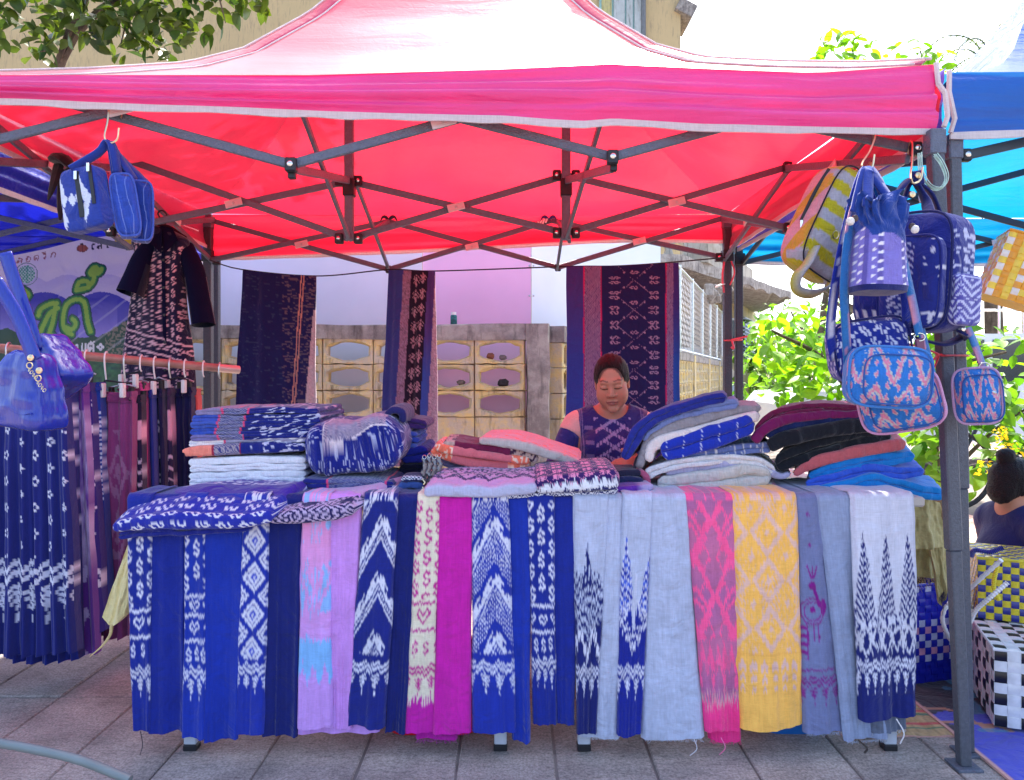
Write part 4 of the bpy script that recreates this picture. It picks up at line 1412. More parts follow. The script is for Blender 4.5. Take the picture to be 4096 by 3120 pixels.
def drape(label,panels,hems=(),seed=0):
 """panels: (part name, (top x0, x1), (hem x0, x1), first row, last row, pattern, offset towards the viewer, extras)"""
 (x0,x1)=panels[0][1]
 t=thing('hanging_cloth',label,'cloth',((((x0+x1)/2)-CX)/F*2.17,2.19,TZ),DG)
 for i,p in enumerate(panels):
  kw=p[7]if len(p)>7 else{}
  o,pos,col=hang_panel(p[0],t,p[1],p[2],p[3],p[4],p[5],p[6],seed*10+i,**kw)
  for h in hems:
   if h[0]==i:
    fringe(t,pos[2,-1],pos[-3,-1],h[1],h[2],h[3],seed+i)
 return t
GREYB=C(176,184,208);GREYD=C(140,152,182)
blue1,blue2,blue3=C(22,40,138),C(24,50,160),C(18,30,106)
drape('navy cloth with white S motifs and one heart, leftmost on the table front',[('plain_panel',(590,745),(590,740),2118,2930,pat_plain(blue1),.000,{'fold':.006}),('patterned_panel',(502,606),(528,598),2122,2925,pat_S(blue1,WHITE_Y,(2130,2440),seed=3),.010,{'fold':.003})],seed=1)
drape('blue cloth with white S motifs, two heart rows and a triple S row',[('plain_panel',(808,984),(818,950),2110,2962,pat_plain(blue2),.002,{'fold':.008}),('patterned_panel',(733,822),(728,824),2112,2950,pat_S(blue2,WHITE_Y,(2150,2370),du=43,lines=(2388,2465,2567),heart=(2426,2514),srow=2622,b0=2664,bp=32,hw=44,seed=5,srow_p=30,small_s=(24,70)),.012)],seed=2)
drape('navy cloth with a white diamond lattice strip left of the lilac cloth',[('plain_panel',(1058,1212),(1050,1188),2090,2942,pat_plain(blue3),.000,{'fold':.007}),('patterned_panel',(972,1076),(938,1054),2100,2944,pat_lattice,.011)],seed=3)
drape('lilac cloth with a pink and sky-blue flame pattern',[('plain_panel',(1200,1420),(1190,1520),2030,2932,pat_plain(C(196,146,226)),.000,{'fold':.005}),('plain_panel',(1312,1445),(1325,1405),1990,2914,pat_plain(C(200,142,222)),.006,{'fold':.006}),('patterned_panel',(1208,1320),(1184,1330),2060,2912,pat_pinkblue,.013)],seed=4)
drape('navy cloth with tall white zigzags of hooked birds, beside the lilac cloth',[('plain_panel',(1575,1686),(1538,1625),1985,2928,pat_plain(blue3),.003,{'fold':.006}),('patterned_panel',(1452,1592),(1384,1542),1985,2908,pat_birds(False,31),.018,{'fold':.005})],seed=5)
drape('magenta cloth with a cream strip of magenta S motifs and a heart',[('under_layer',(1690,1880),(1660,1830),2000,2960,pat_plain(C(168,20,146)),.002),('plain_panel',(1746,1892),(1732,1882),1985,2932,heather(C(196,28,160),.05,2),.009,{'fold':.005}),('patterned_panel',(1668,1758),(1614,1734),1985,2928,pat_S(C(222,214,190),C(188,30,140),(2020,2400),du=40,dv=84,lines=(2412,2520),heart=(2464,),srow=2594,b0=2655,bh=130,bp=38,seed=7,low=(2800,C(190,26,158)),srow_p=37),.016)],hems=((0,40,.012,C(150,30,140)),(1,30,.01,C(150,30,140))),seed=6)
drape('blue cloth with white dotted zigzags of birds, right of the magenta cloth',[('plain_panel',(2012,2126),(2050,2120),1985,2962,pat_plain(blue2),.001,{'fold':.008}),('patterned_panel',(1886,2034),(1888,2066),1985,2932,pat_birds(True,33),.014,{'fold':.006})],seed=7)
drape('blue cloth with white S motifs and a row of hearts, left of the grey cloths',[('plain_panel',(2206,2308),(2226,2300),1985,2896,pat_plain(blue1),.000,{'fold':.005}),('patterned_panel',(2108,2220),(2134,2226),1985,2902,pat_S(blue1,WHITE_Y,(2010,2400),du=44,lines=(2420,2526),heart=(2476,),srow=2580,b0=2622,bh=132,bp=30,hw=40,seed=9,srow_p=34),.010)],seed=8)
drape('grey cloth with a navy spire and nested diamond above a navy hem',[('under_layer',(2310,2480),(2318,2480),1990,2952,heather(GREYB,.09,11),.000),('plain_panel',(2424,2498),(2384,2482),1985,2938,heather(GREYB,.09,12),.006,{'fold':.004}),('patterned_panel',(2294,2438),(2306,2388),1985,2932,pat_flame(0),.013)],hems=((0,60,.008,C(190,194,208)),),seed=9)
drape('grey cloth with bright blue feathered spires above a blue hem',[('plain_panel',(2600,2752),(2566,2818),1985,2955,heather(GREYB,.1,13),.012,{'fold':.005,'hem_wave':5}),('patterned_panel',(2490,2616),(2466,2568),1985,2940,pat_flame(1),.018)],hems=((0,50,.012,C(190,194,210)),),seed=10)
drape('purple cloth with hot pink ikat diamonds and a bright pink hem',[('under_layer',(2760,2936),(2836,2968),1985,2958,pat_plain(C(240,50,136)),-.014,{'hem_wave':9}),('patterned_panel',(2740,2950),(2822,2962),1985,2925,pat_pinkpurple,.014,{'fold':.006})],hems=((0,50,.016,C(236,60,140)),),seed=11)
drape('golden orange cloth with pale mauve motifs',[('patterned_panel',(2926,3194),(2956,3222),1975,2915,pat_orange,.018,{'fold':.007,'bulge':.006})],seed=12)
drape('slate blue cloth with a purple peacock',[('patterned_panel',(3184,3296),(3216,3378),1985,2932,pat_peacock,.010,{'fold':.006})],hems=((0,60,.01,C(150,156,180)),),seed=13)
drape('plain grey-blue cloth between the peacock cloth and the white and navy one',[('under_layer',(3400,3560),(3480,3640),1985,2925,heather(C(96,104,124),.06,15),.002,{'fold':.01}),('plain_panel',(3268,3440),(3376,3560),1985,2960,heather(GREYD,.08,16),.014,{'fold':.009})],hems=((0,40,.012,C(190,190,196)),(1,60,.01,C(160,166,184))),seed=14)
drape('white cloth with navy tree motifs and a deep navy hem, last on the table front',[('patterned_panel',(3405,3665),(3432,3672),1960,2878,pat_whitenavy,.024,{'fold':.008,'bulge':.006,'hem_wave':10})],seed=15)
def thread(p,q,c,name='loose_thread',label=None,r=.0013):
 p,q=Vector(p),Vector(q)
 m_=p.lerp(q,.5)+Vector((.012,-.01,0))
 o=obj(name,tube(MB(),spline([p,m_,q],8),r,4),cloth_mat('thread_'+c[1],c[0]),None)
 tag(o,label,'thread')
thread(P(562,2925,2.15),P(560,3020,2.15),(C(60,50,60),'dark'),label='thin dark thread hanging from the leftmost navy cloth')
thread(P(2776,2955,2.14),P(2760,3022,2.14),(C(206,206,216),'pale'),label='long pale thread hanging from the plain grey cloth')
thread(P(3585,2875,2.13),P(3600,2975,2.12),(C(220,216,216),'white'),label='white thread hanging below the navy hem of the last cloth',r=.002)
thread(P(3432,2960,2.14),P(3458,3012,2.13),(C(60,48,44),'brown'),label='short brown cord hanging below the grey-blue cloth',r=.003)
thread(P(2884,2950,2.14),P(2878,3018,2.14),(C(238,120,170),'pink'),label='pink thread hanging from the hot pink hem')
def crate(x0,x1,z1,y,c,label,lipc=None):
 t=thing('storage_crate',label,'crate',((x0+x1)/2,y,0))
 mt=plain('crate_plastic_%d'%int(c[0]*99+c[2]*999),c,.4,var=.06)
 w,d,th=x1-x0,.36,.006
 mb=MB()
 r=.04
 prof=[(.0,0.0),(.012,.0),(.02,z1-.02),(.034,z1-.012),(.034,z1),(.014,z1),(.006,.01),(0,.01)]
 ring=[]
 for k in range(28):
  a=2*math.pi*k/28;ca,sa=math.cos(a),math.sin(a)
  ring.append((np.sign(ca)*abs(ca)**.35,np.sign(sa)*abs(sa)**.35))
 pos=np.array([[((x0+x1)/2+a*(w/2-.03+o_ if o_ else 0),y+b_*(d/2-.03+o_ if o_ else 0),z)for(o_,z)in prof]for a,b_ in ring])
 sheet(mb,pos,wrap=True)
 obj('tub',mb,mt,t)
 for s_ in(-1,1):obj('handle_grip',bx(MB(),((x0+x1)/2+s_*(w/2+.004),y,z1-.03),(.02,.1,.02),bevel=.005),mt,t,smooth=False)
 return t
crate(P(1520,0,2.28).x,P(1935,0,2.28).x,0.19,2.455,C(200,22,30),'red plastic tub on the ground under the table behind the magenta cloth')
crate(P(3040,0,2.3).x,P(3330,0,2.3).x,0.13,2.46,C(14,96,176),'blue plastic tub on the ground under the table behind the orange cloth')
# ==== FOLDED CLOTHS ON THE TABLES
def folded(label,poly,th,Y,depth,col,layers=2,path=None,group=None,seed=0,name='folded_cloth',ends=(1,1),step=None,skew=0.0,rough_edge=2.0,mat=None,nsta=None,bump_y=.008,cat='cloth',par=None,sq=.65):
 """A folded cloth: its front fold follows 'poly' (photograph columns and rows at depth Y), th thick (same units), running 'depth' metres back.
    The front shows 'layers' rounded folds; 'path' (dy, dz) bends the cloth on its way back."""
 k=Y/F
 step=step or(7 if not callable(col)else 4.0)
 Lpx=float(np.sum(np.linalg.norm(np.diff(np.array(poly,float),axis=0),axis=1)))
 n=nsta or max(14,int(Lpx/step))
 c=spline(poly,n)
 T=np.interp(np.linspace(0,1,n),np.linspace(0,1,len(th)),th)if not np.isscalar(th)else np.full(n,float(th))
 tan=np.gradient(c,axis=0);tan/=np.linalg.norm(tan,axis=1)[:,None]
 nor=np.stack([tan[:,1],-tan[:,0]],1)
 s=np.linspace(0,1,n)
 endf=np.ones(n)
 for i,q in enumerate((s*Lpx,(1-s)*Lpx)):
  if ends[i]:endf*=np.clip(1-(1-np.clip(q/(np.mean(T)*.30+2),0,1))**2.5*.55,.3,1)
 path=path or[(0,0),(depth,0)]
 NP=40 if callable(col)and layers==1 and len(path)>2 else 11
 pp=spline(path,NP+1)if len(path)>2 else np.array([[depth*t,path[-1][1]*t]for t in np.linspace(0,1,NP+1)])
 prof=[]
 for i in range(NP,0,-1):prof.append((i,.5,0.0))
 m=(max(10,int(24/layers))if layers>1 else 18)if not callable(col)else max(14,int(np.mean(T)/layers/3.2))
 for l in range(layers):
  zc=.5-(l+.5)/layers
  for a in np.linspace(math.pi/2*.98,-math.pi/2*.98,m):
   prof.append((0,zc+math.copysign(abs(math.sin(a))**sq,a)*.5/layers,abs(math.cos(a))**(.5+.5*sq)*.5/layers*min(1,.1+sq*.9)))
 for i in range(1,12):prof.append((int(i*NP/11),-.5,0.0))
 np_=len(prof)
 pos=np.zeros((n,np_,3));Q=np.zeros((n,np_));U=np.repeat((s*Lpx)[:,None],np_,1)
 base=np.array([[(x-CX)*k,Y,CZ+(HY-y)*k]for x,y in c])
 N3=np.stack([nor[:,0],np.zeros(n),-nor[:,1]],1)
 w1=noise1(s*Lpx/60,seed);w2=noise1(s*Lpx/23,seed+1)
 for j,(pi,h,f_)in enumerate(prof):
  dy,dz=pp[pi]
  tt=T*k*endf
  lay=int((.5-h)*layers*.999)
  hh=h*tt+(.0022*noise1(s*Lpx/45,seed+5+lay*3)if layers>1 and pi==0 else 0)
  fw=f_*tt*1.1+bump_y*(.6*noise1(s*Lpx/70,seed+11+lay)+.4*noise1(s*Lpx/26,seed+20+lay)+.15*noise1(s*Lpx/9,seed+31+lay))*(1 if pi==0 else .3)
  zz=.004*noise2(s*Lpx/70+seed,np.full(n,pi*5.5/NP),seed+2)*(1 if h>0 else 0)
  pos[:,j]=base+N3*hh[:,None]
  pos[:,j,1]+=dy-fw
  pos[:,j,2]+=dz+zz
  pos[:,j,0]+=skew*dy
 d=np.linalg.norm(np.diff(pos,axis=1),axis=2)
 Q[:,1:]=np.cumsum(d,axis=1)/k
 q0=Q[:,NP][:,None]
 cc=col(U,Q-q0,Lpx)if callable(col)else np.broadcast_to(np.array(col),pos.shape)
 mb=MB();b0=pos.reshape(-1,3)
 f=grid_f(n,np_).tolist()
 for i in range(n-1):f.append([i*np_+np_-1,(i+1)*np_+np_-1,(i+1)*np_,i*np_])
 mb.add(b0,f,cc.reshape(-1,3))
 for e in(0,n-1):
  ring=pos[e];cen=ring.mean(0)
  o_=(-1 if e==0 else 1)*.004
  inner=cen+(ring-cen)*.80;inner[:,0]+=o_
  v=np.concatenate([ring,inner,[cen+[o_,0,0]]])
  ff=[]
  for j in range(np_):
   l=(j+1)%np_
   q=[j,l,np_+l,np_+j];t_=[np_+j,np_+l,2*np_]
   ff.append(q if e else q[::-1]);ff.append(t_ if e else t_[::-1])
  ce=np.concatenate([cc[e],cc[e],cc[e].mean(0)[None]])
  mb.add(v,ff,ce)
 o=obj(name,mb,mat or PATT_SOFT,par,angle=180)
 if par is None:
  tag(o,label,cat,group)
 return o
LG='folded cloths stacked at the left end of the table'
def striped(left,seed,herring=C(150,150,176),right=C(22,34,118),l0=110,l1=215,pink=C(216,70,120),dash=C(196,200,226)):
 def f(u,q,W):
  g=1+.1*noise2(u/3,q/20,seed)
  col=np.array(left)*g[...,None]
  hb=(np.floor((q+np.abs((u%22)-11)*.8)/4.5)%2)
  col=np.where(((u>l0)&(u<l1))[...,None],mixc(right,herring,hb*.85+.1),col)
  col=np.where((u>=l1)[...,None],np.array(right),col)
  d=(noise2(u/30+seed,(q+u*.25)/7,seed+3)>.42)&(u>l1+30)
  col=mixc(col,dash,d)
  for x in(l0,l1):col=mixc(col,pink,np.abs(u-x)<3.5)
  return col
 return f
WHT=C(226,228,234)
YL=2.37
L_items=[('blue folded cloth with herringbone band, topmost of the left stack',[(782,1650),(900,1646),(1080,1642),(1270,1644)],24,striped(C(136,128,166),1)),('blue folded cloth with herringbone band, second from the top of the left stack',[(770,1675),(900,1672),(1080,1670),(1282,1666)],26,striped(C(58,84,178),2)),('blue folded cloth with herringbone band, third from the top of the left stack',[(763,1701),(900,1698),(1080,1696),(1284,1690)],26,striped(C(62,90,180),3)),('blue folded cloth with herringbone band, fourth from the top of the left stack',[(762,1727),(900,1724),(1080,1721),(1278,1714)],26,striped(C(50,78,172),4,l0=102,l1=205)),('grey-lilac folded cloth with herringbone band, just above the white-edged one',[(764,1751),(900,1748),(1080,1743),(1262,1736)],24,striped(C(116,110,164),5)),('white-edged folded cloth with grey pattern above the coral one',[(758,1777),(900,1770),(1080,1762),(1236,1756)],22,striped(C(226,222,228),6,right=C(158,158,190),dash=C(232,232,238),l0=140,l1=141)),('coral and navy folded cloth above the plain white ones',[(744,1812),(760,1808),(900,1798),(1080,1790),(1224,1786)],[30,46,46,44,36],striped(C(244,140,120),7,l0=120,l1=222,herring=C(170,160,168),pink=C(150,20,60))),]
for i,(lb,poly,th,cf)in enumerate(L_items):
 folded(lb,poly,th,YL+.004*(i%2),.34,cf,layers=2 if i!=6 else 1,group=LG,seed=40+i)
for i,(lb,y,t_)in enumerate((('plain white folded cloth directly under the coral one',1844,28),('plain white folded cloth, second below the coral one',1871,27),('plain white folded cloth, third below the coral one',1898,28),('plain white folded cloth, lowest of the left stack',1926,30))):
 folded(lb,[(756+3*(i%2),y+6),(900,y),(1080,y-5),(1224,y-4)],t_,YL-.006*(i%2),.34,WHT,layers=1+(i%2),group=LG,seed=60+i)
def pat_bigS(u,q,W):
 x=u+0*q;y=q
 m=np.zeros_like(u)
 for k in range(-1,9):
  for r_ in range(5):
   cu,cv=60+k*88+(r_%2)*44,-78+r_*46
   m=np.maximum(m,stamp(y-x*.02,x,S_SPR,cv-cu*.02,cu,34,70))
 m=m*(q>-100)
 col=mixc(C(34,44,156),WHITE_Y,m)
 return np.where((q<-104)[...,None],mixc(C(60,36,150),WHITE_Y,((q<-236)&(noise2(u/18,q/8,4)>.1))*.9),col)
folded('large blue and purple cloth with lying white S motifs folded over the left table corner',[(452,2112),(520,2098),(650,2082),(820,2082),(980,2080),(1092,2062)],[36,60,72,66,62,50],2.115,.3,pat_bigS,layers=1,path=[(0,0),(.045,.030),(.11,.054),(.19,.060),(.30,.056)],seed=70,step=3.6,skew=.35,nsta=170)
folded('dark blue folded cloth drooping under the big S-motif cloth at the table corner',[(478,2142),(600,2125),(760,2118),(1000,2108)],[30,44,40,34],2.13,.22,C(26,36,128),layers=2,path=[(0,0),(.05,.03),(.12,.05),(.22,.055)],seed=71,skew=.3)
def pat_lilac(u,q,W):
 vj=jag(q,u,5,3.5,5)
 dd=np.abs((vj/150)%1-.5)*2+np.abs(((q+20)/110)%1-.5)*2
 m=((np.floor(dd*5.5)%2==0)|(dd>1.5))&(q>-62)
 col=np.where((q>-62)[...,None],mixc(C(186,168,204),C(30,28,84),m),C(190,160,200)*(1+.04*noise2(u/4,q/20,2))[...,None])
 return mixc(col,C(34,30,80),(np.abs(q+60)<3.5))
folded('lilac folded cloth with navy ikat lying beside the big S-motif cloth',[(1082,2072),(1200,2062),(1330,2050),(1418,2030)],[44,62,62,52],2.14,.3,pat_lilac,layers=1,path=[(0,0),(.04,.018),(.10,.036),(.2,.042),(.3,.042)],seed=72,step=3.4,skew=.55)
def pat_heap(u,q,W):
 dsh=noise2(u/16,q/3.2,7)>.45
 dsv=noise2(u/3.2,q/26,8)>.42
 col=mixc(C(22,34,128),C(190,196,226),np.where(q>118,dsv,dsh)*.8)
 pan=(u>96+q*-.10)&(u<W-42)&(q>-60)&(q<112-(u-100)*.22)
 hb=np.floor((q*.9+np.abs((u%30)-15)*1.2)/5.)%2
 col=np.where(pan[...,None],mixc(C(60,66,120),C(196,180,196),hb*.75+.15),col)
 edge_=(np.abs(u-(96+q*-.10))<3)|(np.abs(q-(112-(u-100)*.22))<3.5)
 return mixc(col,C(226,214,220),edge_&(q>-60)&(q<130)&(u>70)&(u<W-40))
folded('navy cloth with a pale herringbone panel heaped in the middle left of the table',[(1222,1800),(1300,1795),(1420,1790),(1520,1770),(1612,1752)],[190,215,200,228,180],2.33,.3,pat_heap,layers=1,path=[(0,0),(.08,.008),(.3,.0)],seed=74,step=3.4,bump_y=.034,sq=.36)
folded('navy and grey herringbone cloth lying flat under the heaped one',[(1212,1932),(1330,1934),(1450,1930),(1572,1940)],[34,40,40,30],2.27,.3,striped(C(24,34,118),9,l0=100,l1=330,herring=C(128,134,160)),layers=2,seed=75)
folded('rolled corner of dark navy cloth curling up on top of the herringbone heap',[(1536,1668),(1570,1640),(1606,1648),(1612,1690)],[22,30,34,26],2.36,.2,C(36,36,96),layers=1,seed=76)
JG='small folded blue cloths behind the heaped herringbone cloth'
for lb,poly,th,c_ in(('dark violet folded cloth with fringe, on top of the small blue pile',[(1580,1702),(1640,1692),(1705,1704)],38,C(62,40,104)),('faded denim-blue folded cloth under the violet one',[(1618,1738),(1650,1735),(1668,1740)],22,C(70,90,180)),('mid-blue folded cloth, third in the small blue pile',[(1610,1762),(1650,1758),(1676,1762)],22,C(52,78,176)),('pale denim folded cloth, fourth in the small blue pile',[(1612,1784),(1650,1782),(1668,1788)],20,C(84,106,190)),('royal blue thick folded cloth near the bottom of the small blue pile',[(1606,1826),(1660,1822),(1712,1808)],62,C(34,44,150)),('near-black folded cloth at the very bottom of the small blue pile',[(1600,1876),(1650,1876),(1700,1880)],40,C(22,24,54))):
 folded(lb,poly,th,2.5,.25,c_,layers=2 if th>30 else 1,group=JG,seed=80+int(th)+len(lb))
for k_,(lb,poly,th,c_)in enumerate((('small denim pouch with white checks lying between the heap and the lavender cloth',[(1608,1918),(1650,1912),(1690,1916)],24,None),('small plain denim pouch under the checked pouch',[(1596,1944),(1650,1940),(1690,1948)],26,C(58,84,150)))):
 cf=(lambda u,q,W:mixc(C(26,34,84),C(210,214,228),((np.floor(u/7)+np.floor(q/6))%2)*(np.abs(q-8)<12)))if c_ is None else c_
 o=folded(lb,poly,th,2.27,.09,cf,layers=1,seed=90+k_,name='pouch',cat='pouch')
 mb=MB();tube(mb,[P(poly[-1][0],poly[-1][1],2.26),P(poly[-1][0]+10,poly[-1][1]+14,2.255),P(poly[-1][0]+4,poly[-1][1]+22,2.255)],.0028,6)
 obj('zip_pull',mb,BRASS,o)
PLAST_W=plain('clear_wrap_over_trinkets',C(90,84,92),.08,0,.9,var=.5,scale=60,bump=.5,bscale=80,coat=1.0)
for i in range(4):
 t=thing('wrapped_keyring',['dark striped trinket in clear wrap, leftmost of the four by the denim pouches','black and silver trinket in clear wrap, second of the four','dark glossy trinket in clear wrap, third of the four','grey trinket in clear wrap, next to the lavender cloth'][i],'trinket',tuple(P(1698+20*i,1935,2.29)),'wrapped trinkets between the pouches and the lavender cloth')
 mb=MB();c0=P(1698+20*i,1885-6*(i%2),2.29)
 pos=np.zeros((10,12,3))
 for a in range(10):
  for b_ in range(12):
   an=2*math.pi*a/10;zz=(b_/11-.5)*.08;w=.0085*(1-abs(b_/11-.5)*.7)*(1+.35*math.sin(b_*2.1+a*1.7+i))
   pos[a,b_]=(c0.x+math.cos(an)*w+.003*math.sin(b_),c0.y+math.sin(an)*w*.8,c0.z+zz)
 sheet(mb,pos,wrap=True);obj('wrap',mb,PLAST_W,t)
 mb=MB();tube(mb,[c0+Vector((.006*math.cos(a),-.004,.045+.006*math.sin(a)))for a in np.linspace(0,2*math.pi,13)[:-1]],.001,5,closed=True);obj('ring',mb,CHROME,t)
def two_tone(a,b_,fl,lo,hi,seed):
 def f(u,q,W):
  x=u/W
  m=(noise2(u/9,q/11,seed)>.25)
  e=mixc(b_,fl,m)
  return np.where(((x>lo)&(x<hi))[...,None],np.array(a)*np.ones(u.shape+(1,)),e)
 return f
OG='folded cloths in the coral and plum pile in the middle of the table'
YO=2.36
folded('grey-violet folded cloth at the bottom of the coral and plum pile',[(1716,1822),(1790,1846),(1860,1872),(2010,1884)],40,YO+.03,.22,C(112,104,140),layers=2,group=OG,seed=101)
folded('rose folded cloth with orange flecked ends, lower of the two',[(1728,1802),(1790,1826),(1880,1850),(2010,1862),(2118,1862)],36,YO,.24,two_tone(C(206,104,112),C(238,112,84),C(244,206,180),.22,.78,3),layers=1,group=OG,seed=102)
folded('rose folded cloth with orange flecked ends, upper of the two',[(1742,1782),(1800,1800),(1890,1812),(2030,1830),(2118,1844)],36,YO-.012,.24,two_tone(C(208,106,116),C(240,116,88),C(246,210,186),.2,.8,5),layers=1,group=OG,seed=103)
folded('plum folded cloth with beige ends in the coral pile',[(1774,1776),(1850,1782),(1960,1796),(2080,1814),(2148,1838)],34,YO-.008,.24,two_tone(C(104,22,62),C(184,160,150),C(60,34,60),.12,.70,6),layers=1,group=OG,seed=104)
folded('salmon and grey cloth with coral flecks lying on top of the coral pile',[(1918,1764),(1990,1768),(2100,1784),(2200,1816),(2318,1850)],[24,40,44,40,20],YO-.02,.26,lambda u,q,W:mixc(mixc(C(226,150,156),C(178,172,168),np.clip((q+6)/26,0,1)),C(246,120,112),(noise2(u/22,q/14,4)>.5)&(q<14)),layers=1,group=OG,seed=105,skew=.1,path=[(0,0),(.1,.006),(.26,.006)])
def pat_lav(u,q,W):
 vj=jag(u,q,5,3.6,9)
 t=tri(u/92+.3)
 m=(np.abs(vj+118-t*62)<9)|(np.abs(vj+96-t*44)<6)|((vj<-100)&(noise2(u/7,q/9,3)>.1))
 m=m&(vj<-36)
 col=mixc(C(186,150,196),C(176,178,206),np.clip((q+20)/40,0,1))*(1+.05*noise2(u/3,q/14,1))[...,None]
 return mixc(col,C(44,34,96),m)
folded('lavender cloth with navy spear motifs folded at the table edge in the middle',[(1698,1966),(1800,1962),(1950,1966),(2060,1958),(2146,1950)],[44,50,48,46,44],2.155,.22,pat_lav,layers=1,path=[(0,0),(.05,.012),(.11,.022),(.2,.028)],seed=106,step=3.4,skew=.15)
def pat_ros(u,q,W):
 gx,gy=u/62.,(q+160)/50.
 r1=np.hypot((gx%1)-.5,((gy)%1)-.5);r2=np.hypot(((gx+.5)%1)-.5,((gy+.5)%1)-.5)
 m=((r1<.34)&(np.abs(np.sin(u*.55))>.3))|((np.abs(((gx+gy)%1)-.0)<.05)|(np.abs(((gx-gy)%1)-.0)<.05))
 m=m&(noise2(u/4,q/4,6)>-.55)&(q<56)
 col=mixc(C(44,22,92),C(214,138,176),m)
 zig=jag(u,q,12,3.2,7)>62-22*tri(u/40)
 col=np.where((zig)[...,None],mixc(C(24,30,104),C(220,224,236),(jag(u,q,12,3.2,8)<92-18*tri(u/40))*1.0),col)
 return col
folded('purple cloth with pink rosettes and a white zigzag hem at the table edge',[(2140,1942),(2230,1934),(2350,1926),(2474,1918)],[66,74,78,78],2.165,.22,pat_ros,layers=1,path=[(0,0),(.04,.008),(.09,.014),(.2,.018)],seed=107,step=3.2)
folded('navy cloth with white zigzags lying flat under the rosette cloth',[(2000,1984),(2120,1980),(2300,1972),(2470,1966)],20,2.17,.16,lambda u,q,W:mixc(C(24,30,104),C(216,220,234),jag(u,q,8,3.2,4)%16<8),layers=1,seed=108,step=3.4)
folded('black-navy folded cloth in front of the seller, upper of two',[(2452,1896),(2500,1894),(2562,1894)],26,2.3,.14,C(34,34,60),layers=1,group='dark folded cloths in front of the seller',seed=109)
folded('black-navy folded cloth in front of the seller, lower of two',[(2456,1924),(2510,1922),(2570,1922)],28,2.29,.15,C(34,44,84),layers=1,group='dark folded cloths in front of the seller',seed=110)
folded('violet folded cloth with a silvery end beside the rosette cloth',[(2462,1958),(2540,1956),(2612,1948)],[30,34,26],2.22,.2,lambda u,q,W:mixc(C(98,44,156),C(168,156,196),np.clip((u-W*.55)/30,0,1)),layers=1,seed=111)
folded('plum and pink folded cloth edge tucked under the pale wavy cloths',[(2560,1884),(2582,1904),(2596,1936)],[20,30,18],2.31,.16,C(176,84,116),layers=1,seed=112)
RG='folded cloths in the leaning pile right of the seller'
YR_=2.33
hz=lambda c,s_,k=.09:(lambda u,q,W:np.array(c)*(1+k*(noise2(u/2.4,q/18,s_)+noise2(u/16,q/2.4,s_+1))*.7)[...,None])
def dashes(u,q,W):
 d=(np.abs((u+q*.25)%74-30)<1.6)&(((q+u*.3)%60)<44)
 return mixc(C(26,50,168),C(206,212,232),d*.8)
R_items=[('plaid grey and pink folded cloth at the bottom of the leaning pile',[(2730,1972),(2850,1966),(2980,1956),(3108,1950)],[26,30,30,28],lambda u,q,W:np.where(((np.floor(u/24)%3)==0)[...,None],C(150,84,120),np.where(((u%24)<5)[...,None],C(86,80,84),C(190,186,186))),.0,2),('linen-grey thick folded cloth above the plaid one',[(2632,1936),(2700,1938),(2850,1922),(2980,1906),(3078,1902)],[62,90,96,96,76],hz(C(194,192,188),3,.12),-.01,2),('lavender-grey folded cloth with its end drooping right',[(2662,1890),(2760,1876),(2900,1854),(3020,1858),(3110,1902),(3160,1896)],[26,34,32,34,38,18],hz(C(168,166,198),4),.006,1),('pale ribbed grey folded cloth below the denim one',[(2586,1902),(2640,1874),(2760,1850),(2900,1838),(3020,1846),(3096,1884)],[44,40,38,34,34,30],hz(C(212,210,212),5,.12),-.006,2),('denim-blue striped folded cloth under the royal blue one',[(2668,1838),(2780,1828),(2920,1806),(3010,1794),(3084,1792)],[32,40,44,44,36],lambda u,q,W:mixc(C(96,112,166),C(198,198,206),((u%38)<3)|(noise2(u/2.2,q/12,8)>.62)),.012,2),('royal blue folded cloth with white dashes in the leaning pile',[(2646,1810),(2760,1778),(2880,1738),(2960,1708),(3012,1690)],[70,84,92,94,76],dashes,-.012,2),('cream-white folded cloth in the leaning pile',[(2592,1846),(2610,1788),(2680,1756),(2800,1724),(2920,1686),(3034,1662)],[34,50,44,44,46,44],hz(C(226,212,208),6,.05),.0,1),('ash-grey folded cloth in the leaning pile',[(2552,1874),(2590,1776),(2640,1732),(2760,1688),(2880,1652),(2970,1636),(3042,1634)],[30,40,46,50,46,40,30],hz(C(146,140,146),7,.12),.01,1),('slate-blue folded cloth second from the top of the leaning pile',[(2570,1760),(2600,1716),(2700,1664),(2830,1632),(2950,1612)],[30,44,44,44,42],hz(C(112,126,176),8),.0,2),('navy-blue folded cloth on top of the leaning pile with its end hanging down',[(2496,1836),(2530,1766),(2580,1698),(2680,1646),(2800,1608),(2902,1590)],[36,60,50,44,44,42],hz(C(32,42,130),9),-.012,2),]
for i,(lb,poly,th,cf,dy,ly)in enumerate(R_items):
 folded(lb,poly,th,YR_+dy,.30,cf,layers=ly,group=RG,seed=130+i,step=4.5,skew=.30)
folded('dark grey inner fold of cloth hanging behind the cream one',[(2542,1900),(2560,1842),(2596,1790)],[36,44,30],YR_+.05,.2,C(84,76,90),layers=1,group=RG,seed=150,skew=.3)
FG='plain folded cloths in the pile at the right end of the table'
YF_=2.33
